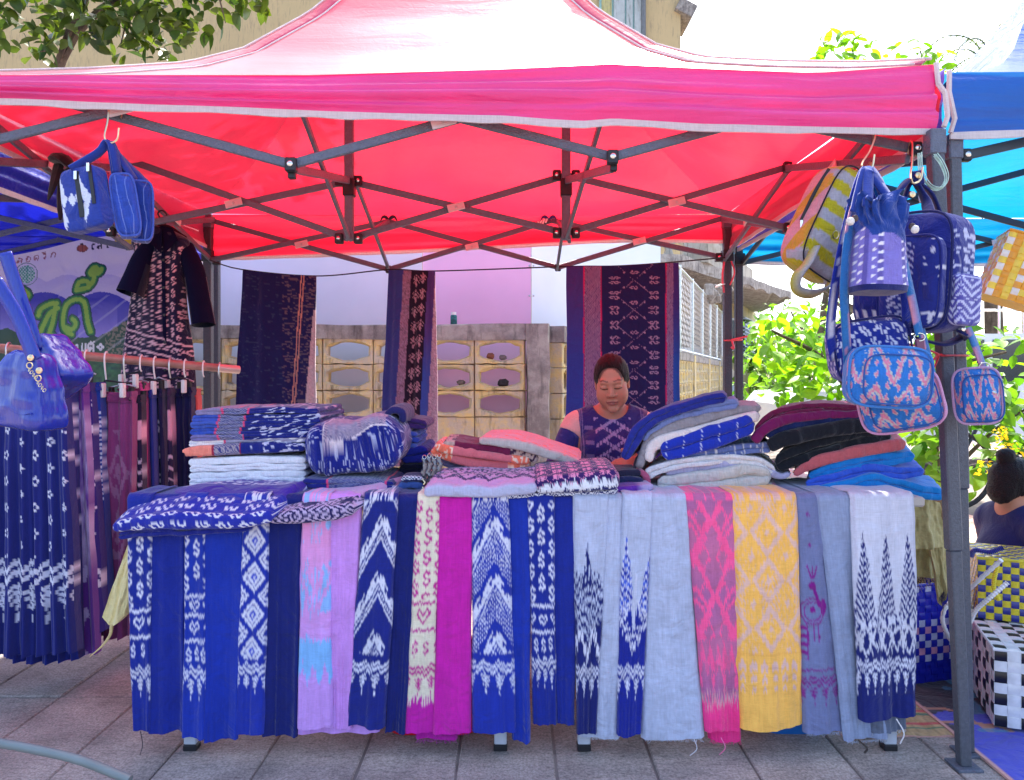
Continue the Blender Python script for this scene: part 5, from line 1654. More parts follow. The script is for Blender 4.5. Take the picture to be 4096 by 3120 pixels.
F_items=[('bright azure folded cloth at the bottom of the right-end pile, bulging to the post',[(3216,1972),(3300,1962),(3400,1938),(3490,1918),(3580,1942),(3680,1966),(3772,1978)],[34,50,48,52,50,56,52],C(22,130,206),-.03,2),('periwinkle-blue folded cloth second from the bottom of the right-end pile',[(3226,1936),(3320,1922),(3440,1890),(3520,1886),(3604,1894),(3690,1884)],[30,46,52,58,50,34],C(52,92,204),-.006,2),('azure folded cloth third from the bottom of the right-end pile',[(3236,1906),(3320,1876),(3440,1850),(3560,1836),(3652,1822)],[34,58,62,62,44],C(20,124,202),.006,2),('dusty rose folded cloth in the right-end pile',[(3176,1898),(3240,1858),(3330,1826),(3460,1800),(3560,1784),(3618,1774)],[24,46,50,48,48,42],C(186,92,98),.0,1),('black folded cloth above the rose one',[(3104,1862),(3180,1826),(3300,1786),(3440,1750),(3560,1734)],[60,84,88,84,70],C(14,20,30),.01,2),('greenish black folded cloth below the navy one in the right-end pile',[(3072,1788),(3150,1752),(3280,1722),(3420,1706),(3520,1704)],[54,66,62,60,44],C(20,24,34),.0,1),('dark navy folded cloth below the plum ones in the right-end pile',[(3066,1742),(3140,1706),(3280,1686),(3440,1678)],[36,40,36,36],C(18,34,86),.01,1),('plum folded cloth second from the top of the right-end pile',[(3012,1766),(3060,1712),(3140,1680),(3290,1660),(3440,1656)],[44,44,36,34,32],C(112,18,84),.0,1),('plum folded cloth on top of the right-end pile',[(3024,1724),(3090,1670),(3180,1640),(3310,1630),(3440,1634)],[34,44,38,34,30],C(104,20,66),.006,2),]
for i,(lb,poly,th,cf,dy,ly)in enumerate(F_items):
 folded(lb,poly,th,YF_+dy,.3,cf,layers=ly,group=FG,seed=170+i,step=5.5,skew=.45)
 # ==== CLOTHS ON THE LINE AT THE BACK
def seg_dist(u,v,lines):
 """Distance of each point to a set of polylines."""
 d=np.full(u.shape,1e9)
 for pl in lines:
  p=np.array(pl,float)
  for a,b_ in zip(p[:-1],p[1:]):
   ab=b_-a;L2=(ab**2).sum()+1e-9
   t=np.clip(((u-a[0])*ab[0]+(v-a[1])*ab[1])/L2,0,1)
   d=np.minimum(d,np.hypot(u-a[0]-ab[0]*t,v-a[1]-ab[1]*t))
 return d
def curtain(label,name,top,bot,Y,pat,folds,step=4.2,amp=.012,seed=0,group=None,cat='cloth',mat=None,par=None,depth=.012,tilt=0.0,sag=0.0):
 """A cloth that hangs free: 'top' and 'bot' are photograph points of its upper and lower edge."""
 n=int(np.linalg.norm(np.diff(np.array(bot,float),axis=0),axis=1).sum()/step)+8
 T,B=spline(top,n),spline(bot,n)
 H=np.mean(B[:,1]-T[:,1]);m=max(12,int(H/(step*1.15)))
 s=np.linspace(0,1,n)[:,None];t=np.linspace(0,1,m)[None,:]
 px=T[:,:1]*(1-t)+B[:,:1]*t;py=T[:,1:]*(1-t)+B[:,1:]*t
 px=px+4*noise2(s*3+seed,t*4,seed)
 ph=s*folds*2*math.pi+1.1*noise1(s*4,seed)+.5*noise1(s*9,seed+7)+.25*noise1(t*3,seed+2)
 y=Y+tilt*(s-.5)+amp*(.35+.65*t)*(np.sin(ph)+.4*np.sin(2.3*ph+1))+.004*noise2(s*12,t*9,seed+4)
 y=y-.02*t*0
 k=y/F
 pos=np.stack([(px-CX)*(Y/F),y,CZ+(HY-py)*(Y/F)],-1)
 col=pat(px,py,s+0*t)
 mb=MB();sheet(mb,pos,col)
 ii=np.unique(np.r_[np.arange(0,n,3),n-1]);jj=np.unique(np.r_[np.arange(0,m,5),m-1])
 bk=pos[np.ix_(ii,jj)].copy();bk[...,1]+=depth
 sheet(mb,bk,col[np.ix_(ii,jj)],flip=True)
 for e in(0,-1):
  ed=np.stack([pos[e,jj],bk[e]],0);sheet(mb,ed,np.stack([col[e,jj]]*2,0),flip=(e==0))
 he=np.stack([pos[ii,-1],bk[:,-1]],1);sheet(mb,he,np.stack([col[ii,-1]]*2,1))
 tp=np.stack([pos[ii,0],bk[:,0]],1);sheet(mb,tp,np.stack([col[ii,0]]*2,1),flip=True)
 o=obj(name,mb,mat or PATT,par,angle=180)
 if par is None:tag(o,label,cat,group)
 return o
YH=4.1
line_pts=[P(838,1040,YH),P(968,1078,YH),P(1270,1104,YH),P(1560,1078,YH),P(1745,1084,YH),P(2268,1066,YH),P(2460,1064,YH),P(2650,1052,YH),P(2900,1030,YH)]
tag(obj('clothes_line',tube(MB(),spline(line_pts,60),.004,6),plain('black_cord',C(34,30,36),.8),None),'thin black cord strung between the two rear canopy legs','cord')
def pat_hangA(u,v,s):
 d=(noise2(u/11,v/3.0,3)>.36+.5*np.clip((1140-u)/60,0,1))&(u>1128)
 d2=(noise2(u/15,v/4.0,9)>.62)&(u<=1128)
 col=mixc(C(18,26,84),C(120,112,116),d*.55)
 col=mixc(col,C(60,84,110),d2*.4)
 sx=1206-(v-1105)*.078
 col=mixc(col,C(196,150,130),(np.abs(u-sx)<2.2)|(np.abs(u-sx-11)<2.2))
 return np.where(((u>1268-(v-1080)*.085)&(v>1240))[...,None],np.array(C(176,170,176))*(1+.25*noise2(u/3,v/3,5))[...,None],col)
o=curtain('dark navy cloth with tan dashes and a stitched seam, left on the line','hanging_cloth',[(968,1080),(1120,1096),(1264,1104)],[(936,1700),(1100,1704),(1262,1700)],YH-.012,pat_hangA,2.0,amp=.010,seed=3,group='cloths hanging from the line at the back')
def pat_hangB(u,v,s):
 f=.17*(v-1080)/700
 sh=u+(v-1080)*.055
 col=np.where((sh<1614)[...,None],np.array(C(44,60,128)),np.where((sh<1645)[...,None],np.array(C(124,108,134))*(1+.5*noise2(u/2.4,v/2.4,3))[...,None],np.array(C(22,20,44))))
 m=np.zeros_like(u)
 for r_ in range(12):
  for cx in(1668,1686):m=np.maximum(m,stamp(sh,v,FIG,cx+(cx>1670)*8,1122+62*r_+(cx>1670)*-8,24,52))
 col=mixc(col,C(170,140,156),m*.85*((sh>1648)&(sh<1712)))
 col=np.where(((sh>1712)&(sh<1742))[...,None],mixc(C(72,58,124),C(48,78,158),np.clip((v-1300)/200,0,1)),col)
 return np.where((sh>=1742)[...,None],np.array(C(166,150,166))*(1+.4*noise2(u/2.4,v/2.4,6))[...,None],col)
curtain('banded cloth of blue, tweed and black with small pink figures, middle of the line','hanging_cloth',[(1554,1080),(1650,1082),(1742,1084)],[(1516,1860),(1640,1866),(1750,1860)],YH-.014,pat_hangB,2.6,amp=.014,seed=5,group='cloths hanging from the line at the back')
def pat_hangC(u,v,s):
 hb=(np.floor((u+np.abs((v%12)-6)*.6)/2.6)%2)
 band_=mixc(C(84,60,116),C(160,146,176),hb*.7)
 col=np.where((u<2336)[...,None],mixc(C(62,52,126),C(40,62,150),np.clip((v-1150)/300,0,1)),np.where((u<2402)[...,None],band_,np.array(C(22,26,82))*np.ones(u.shape+(1,))))
 col=np.where(((u>2664)&(u<2694))[...,None],band_,col)
 col=np.where((u>=2694)[...,None],mixc(C(56,44,118),C(30,76,160),np.clip((v-1200)/250,0,1)),col)
 for x in(2336,2404,2664):col=mixc(col,C(176,30,96),np.abs(u-x)<2.2)
 d=np.abs(((v-1090+30)/60.)%2-1)
 lz=np.abs(np.abs(u-2537)-72*d)<2.6
 m=(lz&(np.floor((v+u)/4)%2>0)).astype(float)*.75
 for r_ in range(11):
  cv=1090+60*r_
  m=np.maximum(m,stamp(v,(u-2537)*(1 if r_%2 else-1),S_SPR,cv,0,18,36))
  for cx in(2458,2616):
   for dv_ in(-9,10):m=np.maximum(m,stamp(v,(u-cx)*(1 if dv_>0 else-1),S_SPR,cv+30+dv_,0,17,46))
  for cx in(2496,2578):m=np.maximum(m,(np.hypot(u-cx,v-cv)<4))
 return mixc(col,C(156,138,170),m*.9*((u>2406)&(u<2660)))
curtain('wide navy cloth with pink S motifs in diamonds behind the seller','hanging_cloth',[(2268,1066),(2500,1062),(2714,1050)],[(2262,1900),(2500,1904),(2728,1890)],YH-.016,pat_hangC,2.5,amp=.006,seed=8,group='cloths hanging from the line at the back',step=3.2)
t=thing('spray_can','small dark green can with a white cap standing on the grey wall coping','can',tuple(P(1815,1300,5.65)))
c0=P(1815,1299,5.62)
obj('can_body',lathe(MB(),[(.0,.002),(.024,.002),(.026,.006),(.026,.068),(.02,.076)],c0,14),plain('green_can_print',C(30,92,92),.35,.3,var=.5,scale=70),t)
obj('cap',lathe(MB(),[(.02,.076),(.02,.098),(.0,.1)],c0,14),WHITEP,t)
# ==== BANNER at the far left
def thai(ch):
 """Strokes of a few Thai letters in a unit box (x right, y down)."""
 ring=lambda x,y,r_:[(x+r_*math.cos(a),y+r_*math.sin(a))for a in np.linspace(0,2*math.pi,9)]
 D={'no_nu':[ring(.12,.12,.1),[(.2,.14),(.22,1),],[(.22,.98),(.45,.82),(.72,.86)],[(.78,.02),(.78,.8)],ring(.82,.88,.11)],'aa':[[(.15,.28),(.2,.1),(.42,.02),(.6,.14),(.62,1)]],'yo_yak':[ring(.28,.12,.1),[(.18,.14),(.14,.3),(.32,.42),(.12,.62),(.14,.9),(.3,1),(.62,1),(.7,.9),(.7,.0)]],'sara_ae':[[(.2,0),(.2,.88)],ring(.28,.9,.09),[(.62,0),(.62,.88)],ring(.7,.9,.09)],'to_tao':[ring(.42,.62,.1),[(.5,.64),(.3,.98),(.16,.9),(.12,.3),(.25,.06),(.42,.16),(.58,.04),(.72,.2),(.74,1)]],'o_ang':[ring(.24,.4,.1),[(.16,.34),(.14,.85),(.3,1),(.6,1),(.72,.86),(.72,.2),(.55,.02),(.25,.04),(.14,.16)]],'do_dek':[ring(.42,.62,.1),[(.5,.64),(.3,.98),(.16,.9),(.12,.3),(.3,.04),(.58,.04),(.72,.22),(.74,1)]],'lo_ling':[ring(.24,.62,.1),[(.16,.58),(.12,.95),(.3,.98),(.36,.6),(.55,.5),(.7,.64),(.72,1)],[(.72,.64),(.7,.16),(.5,.03),(.2,.1)]],'ro_rua':[[(.16,.1),(.5,.18),(.6,.4),(.58,.88)],ring(.5,.9,.1),[(.16,.1),(.5,.02)]],'ko_kai':[[(.14,1),(.14,.5),(.24,.4),(.12,.28),(.3,.05),(.6,.05),(.74,.22),(.74,1)]],'sara_ai':[[(.2,.96),(.2,.1),(.36,-.1),(.5,.0),(.62,-.12)],ring(.3,.92,.09)],'so_sua':[ring(.24,.62,.1),[(.16,.58),(.12,.95),(.3,.98),(.36,.6),(.55,.5),(.7,.64),(.72,1)],[(.72,.64),(.7,.16),(.5,.03),(.2,.1)],[(.66,.2),(.86,.0)]],'mai_tho':[[(.1,-.12),(.22,-.34),(.34,-.2),(.2,-.12),(.5,-.2),(.66,-.4)]],'thanthakhat':[ring(.5,-.2,.1),[(.56,-.28),(.72,-.46)]],'mai_han':[ring(.3,-.2,.09),[(.36,-.12),(.6,-.2),(.74,-.4)]],}
 return D[ch]
def letters(spec):
 out=[]
 for ch,x,y,w,h,sl in spec:
  for pl in thai(ch):
   out.append([(x+(a*w)+(1-b_)*h*sl,y+b_*h)for a,b_ in pl])
 return out
BIG=[spline([(228,1232),(196,1252),(170,1300),(152,1340)],10),spline([(224,1212),(196,1216),(160,1236),(150,1262)],8),spline([(150,1340),(128,1345),(118,1330)],6),spline([(220,1214),(206,1290),(192,1338),(206,1342)],8),spline([(108,1240),(100,1290),(92,1330)],5),spline([(262,1310),(286,1318),(304,1300),(300,1284),(290,1276)],8),spline([(286,1338),(256,1322),(248,1280),(262,1222),(300,1198),(332,1202),(344,1224),(354,1290),(366,1328)],18),spline([(306,1160),(318,1130),(346,1124),(360,1140),(350,1152),(306,1162)],10),spline([(358,1146),(374,1126),(378,1108)],5),spline([(362,1092),(372,1076),(384,1068),(392,1076),(380,1090)],8),spline([(366,1100),(398,1092),(408,1076)],6),spline([(70,1168),(92,1160),(112,1176),(106,1190),(76,1192)],8),]
SMALL=letters([('yo_yak',212,1388,34,36,0),('thanthakhat',222,1388,26,34,0),('no_nu',258,1380,38,36,0),('aa',300,1378,22,36,0),('sara_ae',326,1376,34,32,0),('to_tao',352,1372,36,34,0),('mai_tho',360,1378,30,30,0),('no_nu',166,1392,36,36,0)])
TOPR=letters([('lo_ling',60,1032,30,20,.25),('o_ang',96,1026,26,20,.25),('do_dek',128,1020,26,20,.25),('ro_rua',162,1014,24,20,.25),('mai_han',158,1014,20,18,.2),('ko_kai',196,1008,26,20,.25)])
TOPB=letters([('sara_ai',366,978,24,20,0),('so_sua',388,972,26,22,0),('sara_ai',424,972,24,18,0)])
def pat_banner(u,v,s):
 top=mixc(C(232,228,228),C(216,210,232),np.clip((v-1000)/120,0,1))
 b1=1150+26*np.abs(np.sin(u*.021+.4))*-1+.0*u
 c1=1212-44*np.abs(np.sin((u-60)*.0135))
 col=mixc(top,C(186,180,224),(v>1128-30*np.abs(np.sin((u-20)*.019)))*.8)
 blue=mixc(C(52,48,176),C(140,130,214),np.clip((v-1200)/130,0,1)*(.35+.65*(np.sin(u*.02)>0)))
 col=np.where((v>c1)[...,None],blue,col)
 hill=1338-22*np.sin(u*.012+1.2)-10*noise1(u/16,3)-np.clip((u-400)/3,0,40)
 green=mixc(C(28,74,58),C(52,120,74),np.clip(noise2(u/12,v/10,4)*.6+.3,0,1)*np.clip((v-1420)/40,0,1))
 green=mixc(green,C(140,130,116),((u>424)&(v<1420)&(noise2(u/6,v/6,8)>.05))*.7)
 col=np.where((v>hill)[...,None],green,col)
 rays=np.abs(((u*.75+v)-1560)%74-20)<5
 col=mixc(col,C(220,224,236),(rays&(v>1180)&(v<1440)&(u>230))*.22)
 d=seg_dist(u,v,BIG)
 col=np.where((d<20)[...,None],np.array(C(10,62,66)),col)
 col=np.where((d<14.5)[...,None],np.array(C(30,128,62)),col)
 col=np.where((d<8.5)[...,None],np.array(C(140,188,66)),col)
 for L_,c_,w in((SMALL,C(226,230,232),3.4),(TOPR,C(150,92,96),2.0),(TOPB,C(36,34,52),2.6)):
  col=np.where((seg_dist(u,v,L_)<w)[...,None],np.array(c_),col)
 for k in range(4):
  a=k*math.pi/2
  col=np.where((np.hypot(u-405-9*math.cos(a),v-1388-9*math.sin(a))<6.5)[...,None],np.array(C(226,230,236)),col)
 r_=np.hypot(u-104,v-1096)
 col=np.where(((r_<46)&(r_>43))[...,None],np.array(C(60,120,110)),col)
 col=np.where((r_<36)[...,None],mixc(C(70,160,130),C(200,220,216),(np.sin(u*.5)*np.sin(v*.45)>.1)*1.0),col)
 e=((u-330)/24)**2+((v-994)/15)**2
 col=np.where((e<1)[...,None],mixc(C(170,92,62),C(90,50,40),(np.abs(np.sin((u-330)*.19))<.22)|(e>.86)),col)
 col=np.where(((np.abs(u-328)<7)&(np.abs(v-977)<4))[...,None],np.array(C(60,44,40)),col)
 e2=((u-520)/62)**2+((v-962)/34)**2
 return np.where((e2<1)[...,None],np.array(C(240,206,44)),col)
VINYL=cloth_mat('printed_vinyl_banner',None,rough=.38,weave=700,slub=.03,bump=.05,wrinkle=.5,spec=.5,sheen=0,wscale=4,trans=.12)
curtain('white and blue vinyl banner with a big green Thai word and green hills','banner',[(-420,1105),(97,1012),(310,962),(530,930)],[(-420,1720),(97,1670),(310,1640),(540,1600)],4.45,pat_banner,2.2,amp=.016,seed=12,cat='banner',mat=VINYL,step=2.6)
# ==== CLOTHES RAIL WITH SKIRTS
RA,RB=P(-60,1388,2.5),P(952,1479,3.14)
t=thing('clothes_rail','brown metal pipe used as a clothes rail, tied at a slant on the left','rail',tuple(RA))
RAILM=plain('brown_worn_pipe',C(158,122,112),.5,.2,var=.25,scale=20,bump=.2)
obj('pipe',tube(MB(),[RA,RB],.017,12),RAILM,t)
obj('pipe_end',tube(MB(),[RB-(RB-RA).normalized()*.09,RB+(RB-RA).normalized()*.004],.0178,12),plain('bare_pipe_end',C(206,186,176),.4,.5),t)
tube_=MB();tube(tube_,[RB-(RB-RA)*.02,P(836,1490,4.18)],.003,5);obj('tie_cord',tube_,BLACKP,t)
def rail_at(Y):return RA.lerp(RB,(Y-RA.y)/(RB.y-RA.y))
def clusters(bg,fg,seed,border_=True):
 def f(u,v,s):
  m=np.zeros_like(u)
  r_=np.random.default_rng(seed)
  gu,gv=58.,104.
  iu=np.floor(u/gu);iv=np.floor((v+(iu%2)*52)/gv)
  fu,fv=u-(iu+.5)*gu,(v+(iu%2)*52)-(iv+.5)*gv
  for k in range(5):
   a=k*1.257;m=np.maximum(m,np.hypot(fu-9*math.cos(a),(fv-14*math.sin(a))*.6)<4.2)
  m=m*(v<2230)
  if border_:m=np.maximum(m,border(u,jag(u,v,9,3.6,seed),2240,250,62))
  return mixc(bg,fg,m)
 return f
def sfield_p(bg,fg,seed,w=32,h=70):
 return lambda u,v,s:mixc(bg,fg,s_field(u,jag(u,v,4,3.6,seed),1650,2500,46,105,w,h,seed*7.3))
def pat_purple(u,v,s):
 m=np.clip(.55+.6*noise2(u/22,v/90,4)+.45*noise2(u/4,v/30,6),0,1)*(v>1640)*np.clip((2330-v)/120,0,1)
 d=diamonds(u,jag(u,v,12,4,3),330,2300,70,170,(.0,),.22)*(v>2200)
 return mixc(C(104,52,150),C(196,176,220),np.clip(m+d,0,1)*(v>1600))
def pat_stripe(u,v,s):
 return mixc(C(28,58,148),C(196,204,226),((np.floor(v/9)%2>0)&(v>1640)&(v<2000)&(u>376)))
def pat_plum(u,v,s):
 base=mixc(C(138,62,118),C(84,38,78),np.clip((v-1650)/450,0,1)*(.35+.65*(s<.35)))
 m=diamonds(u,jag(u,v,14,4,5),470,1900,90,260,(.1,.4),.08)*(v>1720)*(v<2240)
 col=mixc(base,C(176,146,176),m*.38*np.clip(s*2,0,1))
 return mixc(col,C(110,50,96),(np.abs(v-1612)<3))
def pat_pinkfade(u,v,s):
 col=mixc(C(58,40,76),C(226,168,190),((v>1642)&(v<1760)))
 col=mixc(col,C(26,26,70),np.clip((v-1740)/40,0,1))
 ch=(np.abs(((v-np.abs((u%44)-22)*1.6)%44)-20)<6)&(v>1800)
 return mixc(col,C(206,190,210),ch*.9)
def pat_blackarrow(u,v,s):
 col=mixc(C(30,24,52),C(226,170,190),((v>1680)&(v<1760)))
 ch=(np.abs(((v-np.abs((u%40)-20)*1.8)%46)-20)<7)&(v>1830)
 return mixc(mixc(col,C(24,24,64),np.clip((v-1760)/40,0,1)),C(206,196,214),ch*.8)
SG='skirts and trousers hanging on the clothes rail'
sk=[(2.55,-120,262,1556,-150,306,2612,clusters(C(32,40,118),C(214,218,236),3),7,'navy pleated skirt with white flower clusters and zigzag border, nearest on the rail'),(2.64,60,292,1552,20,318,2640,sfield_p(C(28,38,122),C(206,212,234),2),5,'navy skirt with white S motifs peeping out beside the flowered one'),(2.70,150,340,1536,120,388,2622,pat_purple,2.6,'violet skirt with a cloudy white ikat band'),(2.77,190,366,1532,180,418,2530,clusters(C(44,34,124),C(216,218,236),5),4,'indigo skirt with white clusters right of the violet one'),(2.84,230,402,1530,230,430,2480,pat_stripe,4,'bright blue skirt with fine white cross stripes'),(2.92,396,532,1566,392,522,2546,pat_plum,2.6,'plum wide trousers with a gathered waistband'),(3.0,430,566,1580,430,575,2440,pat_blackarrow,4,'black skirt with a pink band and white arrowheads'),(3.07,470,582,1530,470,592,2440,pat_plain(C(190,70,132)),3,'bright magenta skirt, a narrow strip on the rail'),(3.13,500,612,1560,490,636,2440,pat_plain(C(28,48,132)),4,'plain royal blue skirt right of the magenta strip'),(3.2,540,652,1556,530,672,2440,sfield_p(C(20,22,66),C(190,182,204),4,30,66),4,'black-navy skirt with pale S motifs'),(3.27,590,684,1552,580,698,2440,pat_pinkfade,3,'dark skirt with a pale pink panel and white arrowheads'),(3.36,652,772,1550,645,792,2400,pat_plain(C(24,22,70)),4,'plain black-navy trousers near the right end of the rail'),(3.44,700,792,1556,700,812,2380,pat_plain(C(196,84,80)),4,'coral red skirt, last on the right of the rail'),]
for i,(Y,x0,x1,yw,h0,h1,yh,pt,fo,lb)in enumerate(sk):
 Y=2.55+(Y-2.55)*.6
 c=P((x0+x1)/2,yw,Y)
 t=thing('skirt' if 'trousers' not in lb else 'trousers',lb,'skirt' if 'trousers' not in lb else 'trousers',tuple(c),SG)
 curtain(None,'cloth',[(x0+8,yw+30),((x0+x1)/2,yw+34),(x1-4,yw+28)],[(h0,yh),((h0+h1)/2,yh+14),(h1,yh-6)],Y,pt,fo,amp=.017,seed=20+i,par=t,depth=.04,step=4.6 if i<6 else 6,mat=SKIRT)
 curtain(None,'waistband',[(x0+10,yw),((x0+x1)/2,yw+4),(x1-6,yw-2)],[(x0+6,yw+34),((x0+x1)/2,yw+38),(x1-3,yw+32)],Y-.006,(lambda pt:lambda u,v,s:pt(u,np.full_like(v,yw+20),s)*.9)(pt),fo,amp=.012,seed=20+i,par=t,depth=.045,step=7,mat=SKIRT)
 hp=rail_at(Y);cx=max(hp.x,P(x0+40,0,Y).x)
 hg=thing('clip_hanger','hanger with clips holding the '+' '.join(lb.split(',')[0].split()[:9]),'hanger',(hp.x,Y,hp.z),'clip hangers on the clothes rail')
 mb=MB();zb_=P(0,yw,Y).z+.035
 hk=[(hp.x-.006,Y+.02,hp.z+.0),(hp.x-.004,Y+.012,hp.z+.019),(hp.x,Y-.003,hp.z+.023),(hp.x+.002,Y-.019,hp.z+.008),(hp.x+.003,Y-.02,hp.z-.03),(hp.x+.003,Y-.01,zb_+.01)]
 tube(mb,spline(hk,18),.0032,6);obj('hook',mb,WHITEP if i%3 else STEEL,hg)
 mb=MB();xa,xb=P(x0+20,0,Y).x,P(x1-12,0,Y).x
 tube(mb,[(xa,Y-.012,zb_-.006),(hp.x if xa<hp.x<xb else(xa+xb)/2,Y-.01,zb_+.008),(xb,Y-.012,zb_-.004)],.004,6);obj('bar',mb,BLACKP if i%2 else STEEL,hg)
 for xx in(xa+.012,xb-.012):
  cl=obj('clip',bx(MB(),(xx,Y-.03,zb_-.03),(.016,.024,.055),bevel=.003),WHITEP if i%2 else BLACKP,hg,smooth=False)
  # ==== SHIRT hanging from the canopy bar
YS=3.36
t=thing('shirt','long black shirt dress with pale pink S motifs and hearts under the canopy','shirt',tuple(P(650,900,YS)))
def pat_shirt(u,v,s):
 w=v-(u-640)*.28
 m=s_field(u,w,980,1330,27,50,22,40,5)*(w<1332)
 for l in(1345,1408):m=np.maximum(m,band(w+3*noise1(u/9,2),l,4))
 for k in range(12):m=np.maximum(m,stamp(u,w,HEART,468+30*k,1376,27,34))
 for k in range(14):m=np.maximum(m,stamp(u,w,S_SPR,462+25*k,1444,20,46))
 m=np.maximum(m,s_field(u,w,1500,1720,27,55,20,40,3))
 return mixc(C(20,20,54),C(214,176,186),m*.9*(v>955))
rows=[(912,628,40),(935,632,88),(965,640,128),(1010,646,118),(1100,640,112),(1250,634,128),(1400,634,156),(1560,632,172),(1720,630,186)]
rr=spline(rows,230);n=84
mb=MB();pos=np.zeros((n,len(rr),3));UU=np.zeros((n,len(rr)));VV=np.zeros((n,len(rr)))
for j,(py,cx,hw)in enumerate(rr):
 for i in range(n):
  a=2*math.pi*i/n
  ca,sa=math.cos(a),math.sin(a)
  dx=np.sign(ca)*abs(ca)**.8*hw*YS/F;dy=np.sign(sa)*abs(sa)**.8*(.055+.03*(j/len(rr)))
  w=.006*math.sin(7*a+2)*min(1,j/60)
  c=P(cx,py,YS)
  r20=R(-16)
  pos[i,j]=(c.x+dx*math.cos(r20)-(dy+w)*math.sin(r20),c.y+dx*math.sin(r20)+dy+w,c.z)
  UU[i,j]=cx+ca*hw;VV[i,j]=py
sheet(mb,pos,pat_shirt(UU,VV,0*UU),wrap=True,flip=True)
obj('body',mb,PATT_SOFT,t,angle=180)
SHB=cloth_mat('black_shirt_cloth',C(12,15,44),weave=520,slub=.12,sheen=0,spec=.1)
SHI=cloth_mat('dark_teal_lining',C(16,28,48),weave=520,slub=.1)
def sleeve(pts,rads,flat,name='sleeve'):
 mb=MB();p=spline(pts,20);r_=np.interp(np.linspace(0,1,20),np.linspace(0,1,len(rads)),rads)
 tube(mb,[tuple(q)for q in p],list(r_),20,cap=False,flat=flat);o=obj(name,mb,SHB,t,angle=180)
 mb=MB();tube(mb,[tuple(q)for q in p[8:]],list(r_[8:]*.97),20,cap=False,flat=flat);obj('lining',mb,SHI,o,angle=180)
sleeve([P(610,985,YS-.02),P(572,1040,YS-.04),P(545,1110,YS-.06),P(520,1176,YS-.075)],[.058,.064,.07,.078],.75)
sleeve([P(735,985,YS-.0),P(775,1080,YS-.01),P(798,1200,YS-.02),P(815,1300,YS-.03)],[.055,.058,.06,.064],.7)
mb=MB()
for s_ in(-1,1):
 q=[P(652,905,YS-.05),P(652+s_*38,912,YS-.045),P(652+s_*62,960,YS-.085),P(652+s_*8,1012,YS-.11),P(652+s_*2,970,YS-.095)]
 v=[tuple(p)for p in q]+[(p.x,p.y-.006,p.z)for p in q]
 k=len(q);mb.add(v,[list(range(k)),[k+i for i in range(k)][::-1]]+[[i,(i+1)%k,k+(i+1)%k,k+i]for i in range(k)])
obj('collar',mb,SHB,t,smooth=False)
obj('placket',MB().add([tuple(P(652+dx+(py-1000)*.02,py,YS-.082-.012*(py-1000)/700))for py in np.linspace(1005,1715,14)for dx in(-7,7)],[[2*i,2*i+1,2*i+3,2*i+2]for i in range(13)]),SHB,t,angle=180)
for i in range(6):
 mb=MB();lathe(mb,[(.006,0),(.006,.002),(0,.003)],P(653+i*2,1040+110*i,YS-.092-.002*i),10,(0,-1,0));obj('button',mb,BLACKP,t)
hg=thing('coat_hanger','black hanger holding the patterned shirt under the canopy bar','hanger',tuple(P(650,880,YS)))
mb=MB();tube(mb,spline([P(640,872,YS+.02),P(632,852,YS),P(650,842,YS-.01),P(668,862,YS),P(660,900,YS)],16),.004,6);obj('hook',mb,BLACKP,hg)
mb=MB();tube(mb,spline([P(560,950,YS),P(655,902,YS),P(745,950,YS)],14),.007,6);obj('bar',mb,BLACKP,hg)
# ==== BAGS
def rbox(size,e=5.0,n=16,squash=None):
 """A soft box: cube faces projected on a superellipsoid. Returns vertices, quads and face-local coordinates (fx, fz) in -1..1 plus face id."""
 vs,fs,loc,fid=[],[],[],[]
 b0=0
 t=np.tan(np.linspace(-1,1,n)*math.pi/4)
 for ax in range(3):
  for sg in(-1,1):
   a,b_=(ax+1)%3,(ax+2)%3
   g=np.zeros((n,n,3));A,B=np.meshgrid(t,t,indexing='ij')
   g[...,ax]=sg;g[...,a]=A;g[...,b_]=B
   l=(np.abs(g)**e).sum(-1)**(1/e)
   p=g/l[...,None]*np.array(size)/2
   f=grid_f(n,n)
   if sg<0:f=f[:,::-1]
   vs.append(p.reshape(-1,3));fs.append(f+b0);b0+=n*n
   loc.append(np.stack([p[...,0]/(size[0]/2),p[...,2]/(size[2]/2),p[...,1]/(size[1]/2)],-1).reshape(-1,3));fid+=[(ax,sg)]*(n*n)
 return np.concatenate(vs),np.concatenate(fs),np.concatenate(loc),np.array(fid)
def rot3(rz=0,rx=0,ry=0):return np.array(Matrix.Rotation(rz,3,'Z')@Matrix.Rotation(rx,3,'X')@Matrix.Rotation(ry,3,'Y'))
def soft_box(name,par,c,size,col,e=5,n=26,rot=None,mat=None,taper=0.0,bulge=0.0,seed=0,lump=.004):
 v,f,l,fid=rbox(size,e,n)
 k=1+taper*l[:,1]
 v=v*np.stack([k,np.ones_like(k),np.ones_like(k)],1)
 d=lump*noise2(l[:,0]*2.2+seed,l[:,1]*2.2+l[:,2],seed)
 v[:,1]+=d+bulge*-np.cos(l[:,0]*1.4)*np.cos(l[:,1]*1.4)*(l[:,2]<-.5)
 v[:,0]+=d*.6
 cc=col(l,fid)if callable(col)else np.broadcast_to(np.array(col),v.shape)
 if rot is not None:v=v@rot.T
 mb=MB().add(v+np.array(c),f,cc)
 return obj(name,mb,mat or PATT_SOFT,par,angle=180)
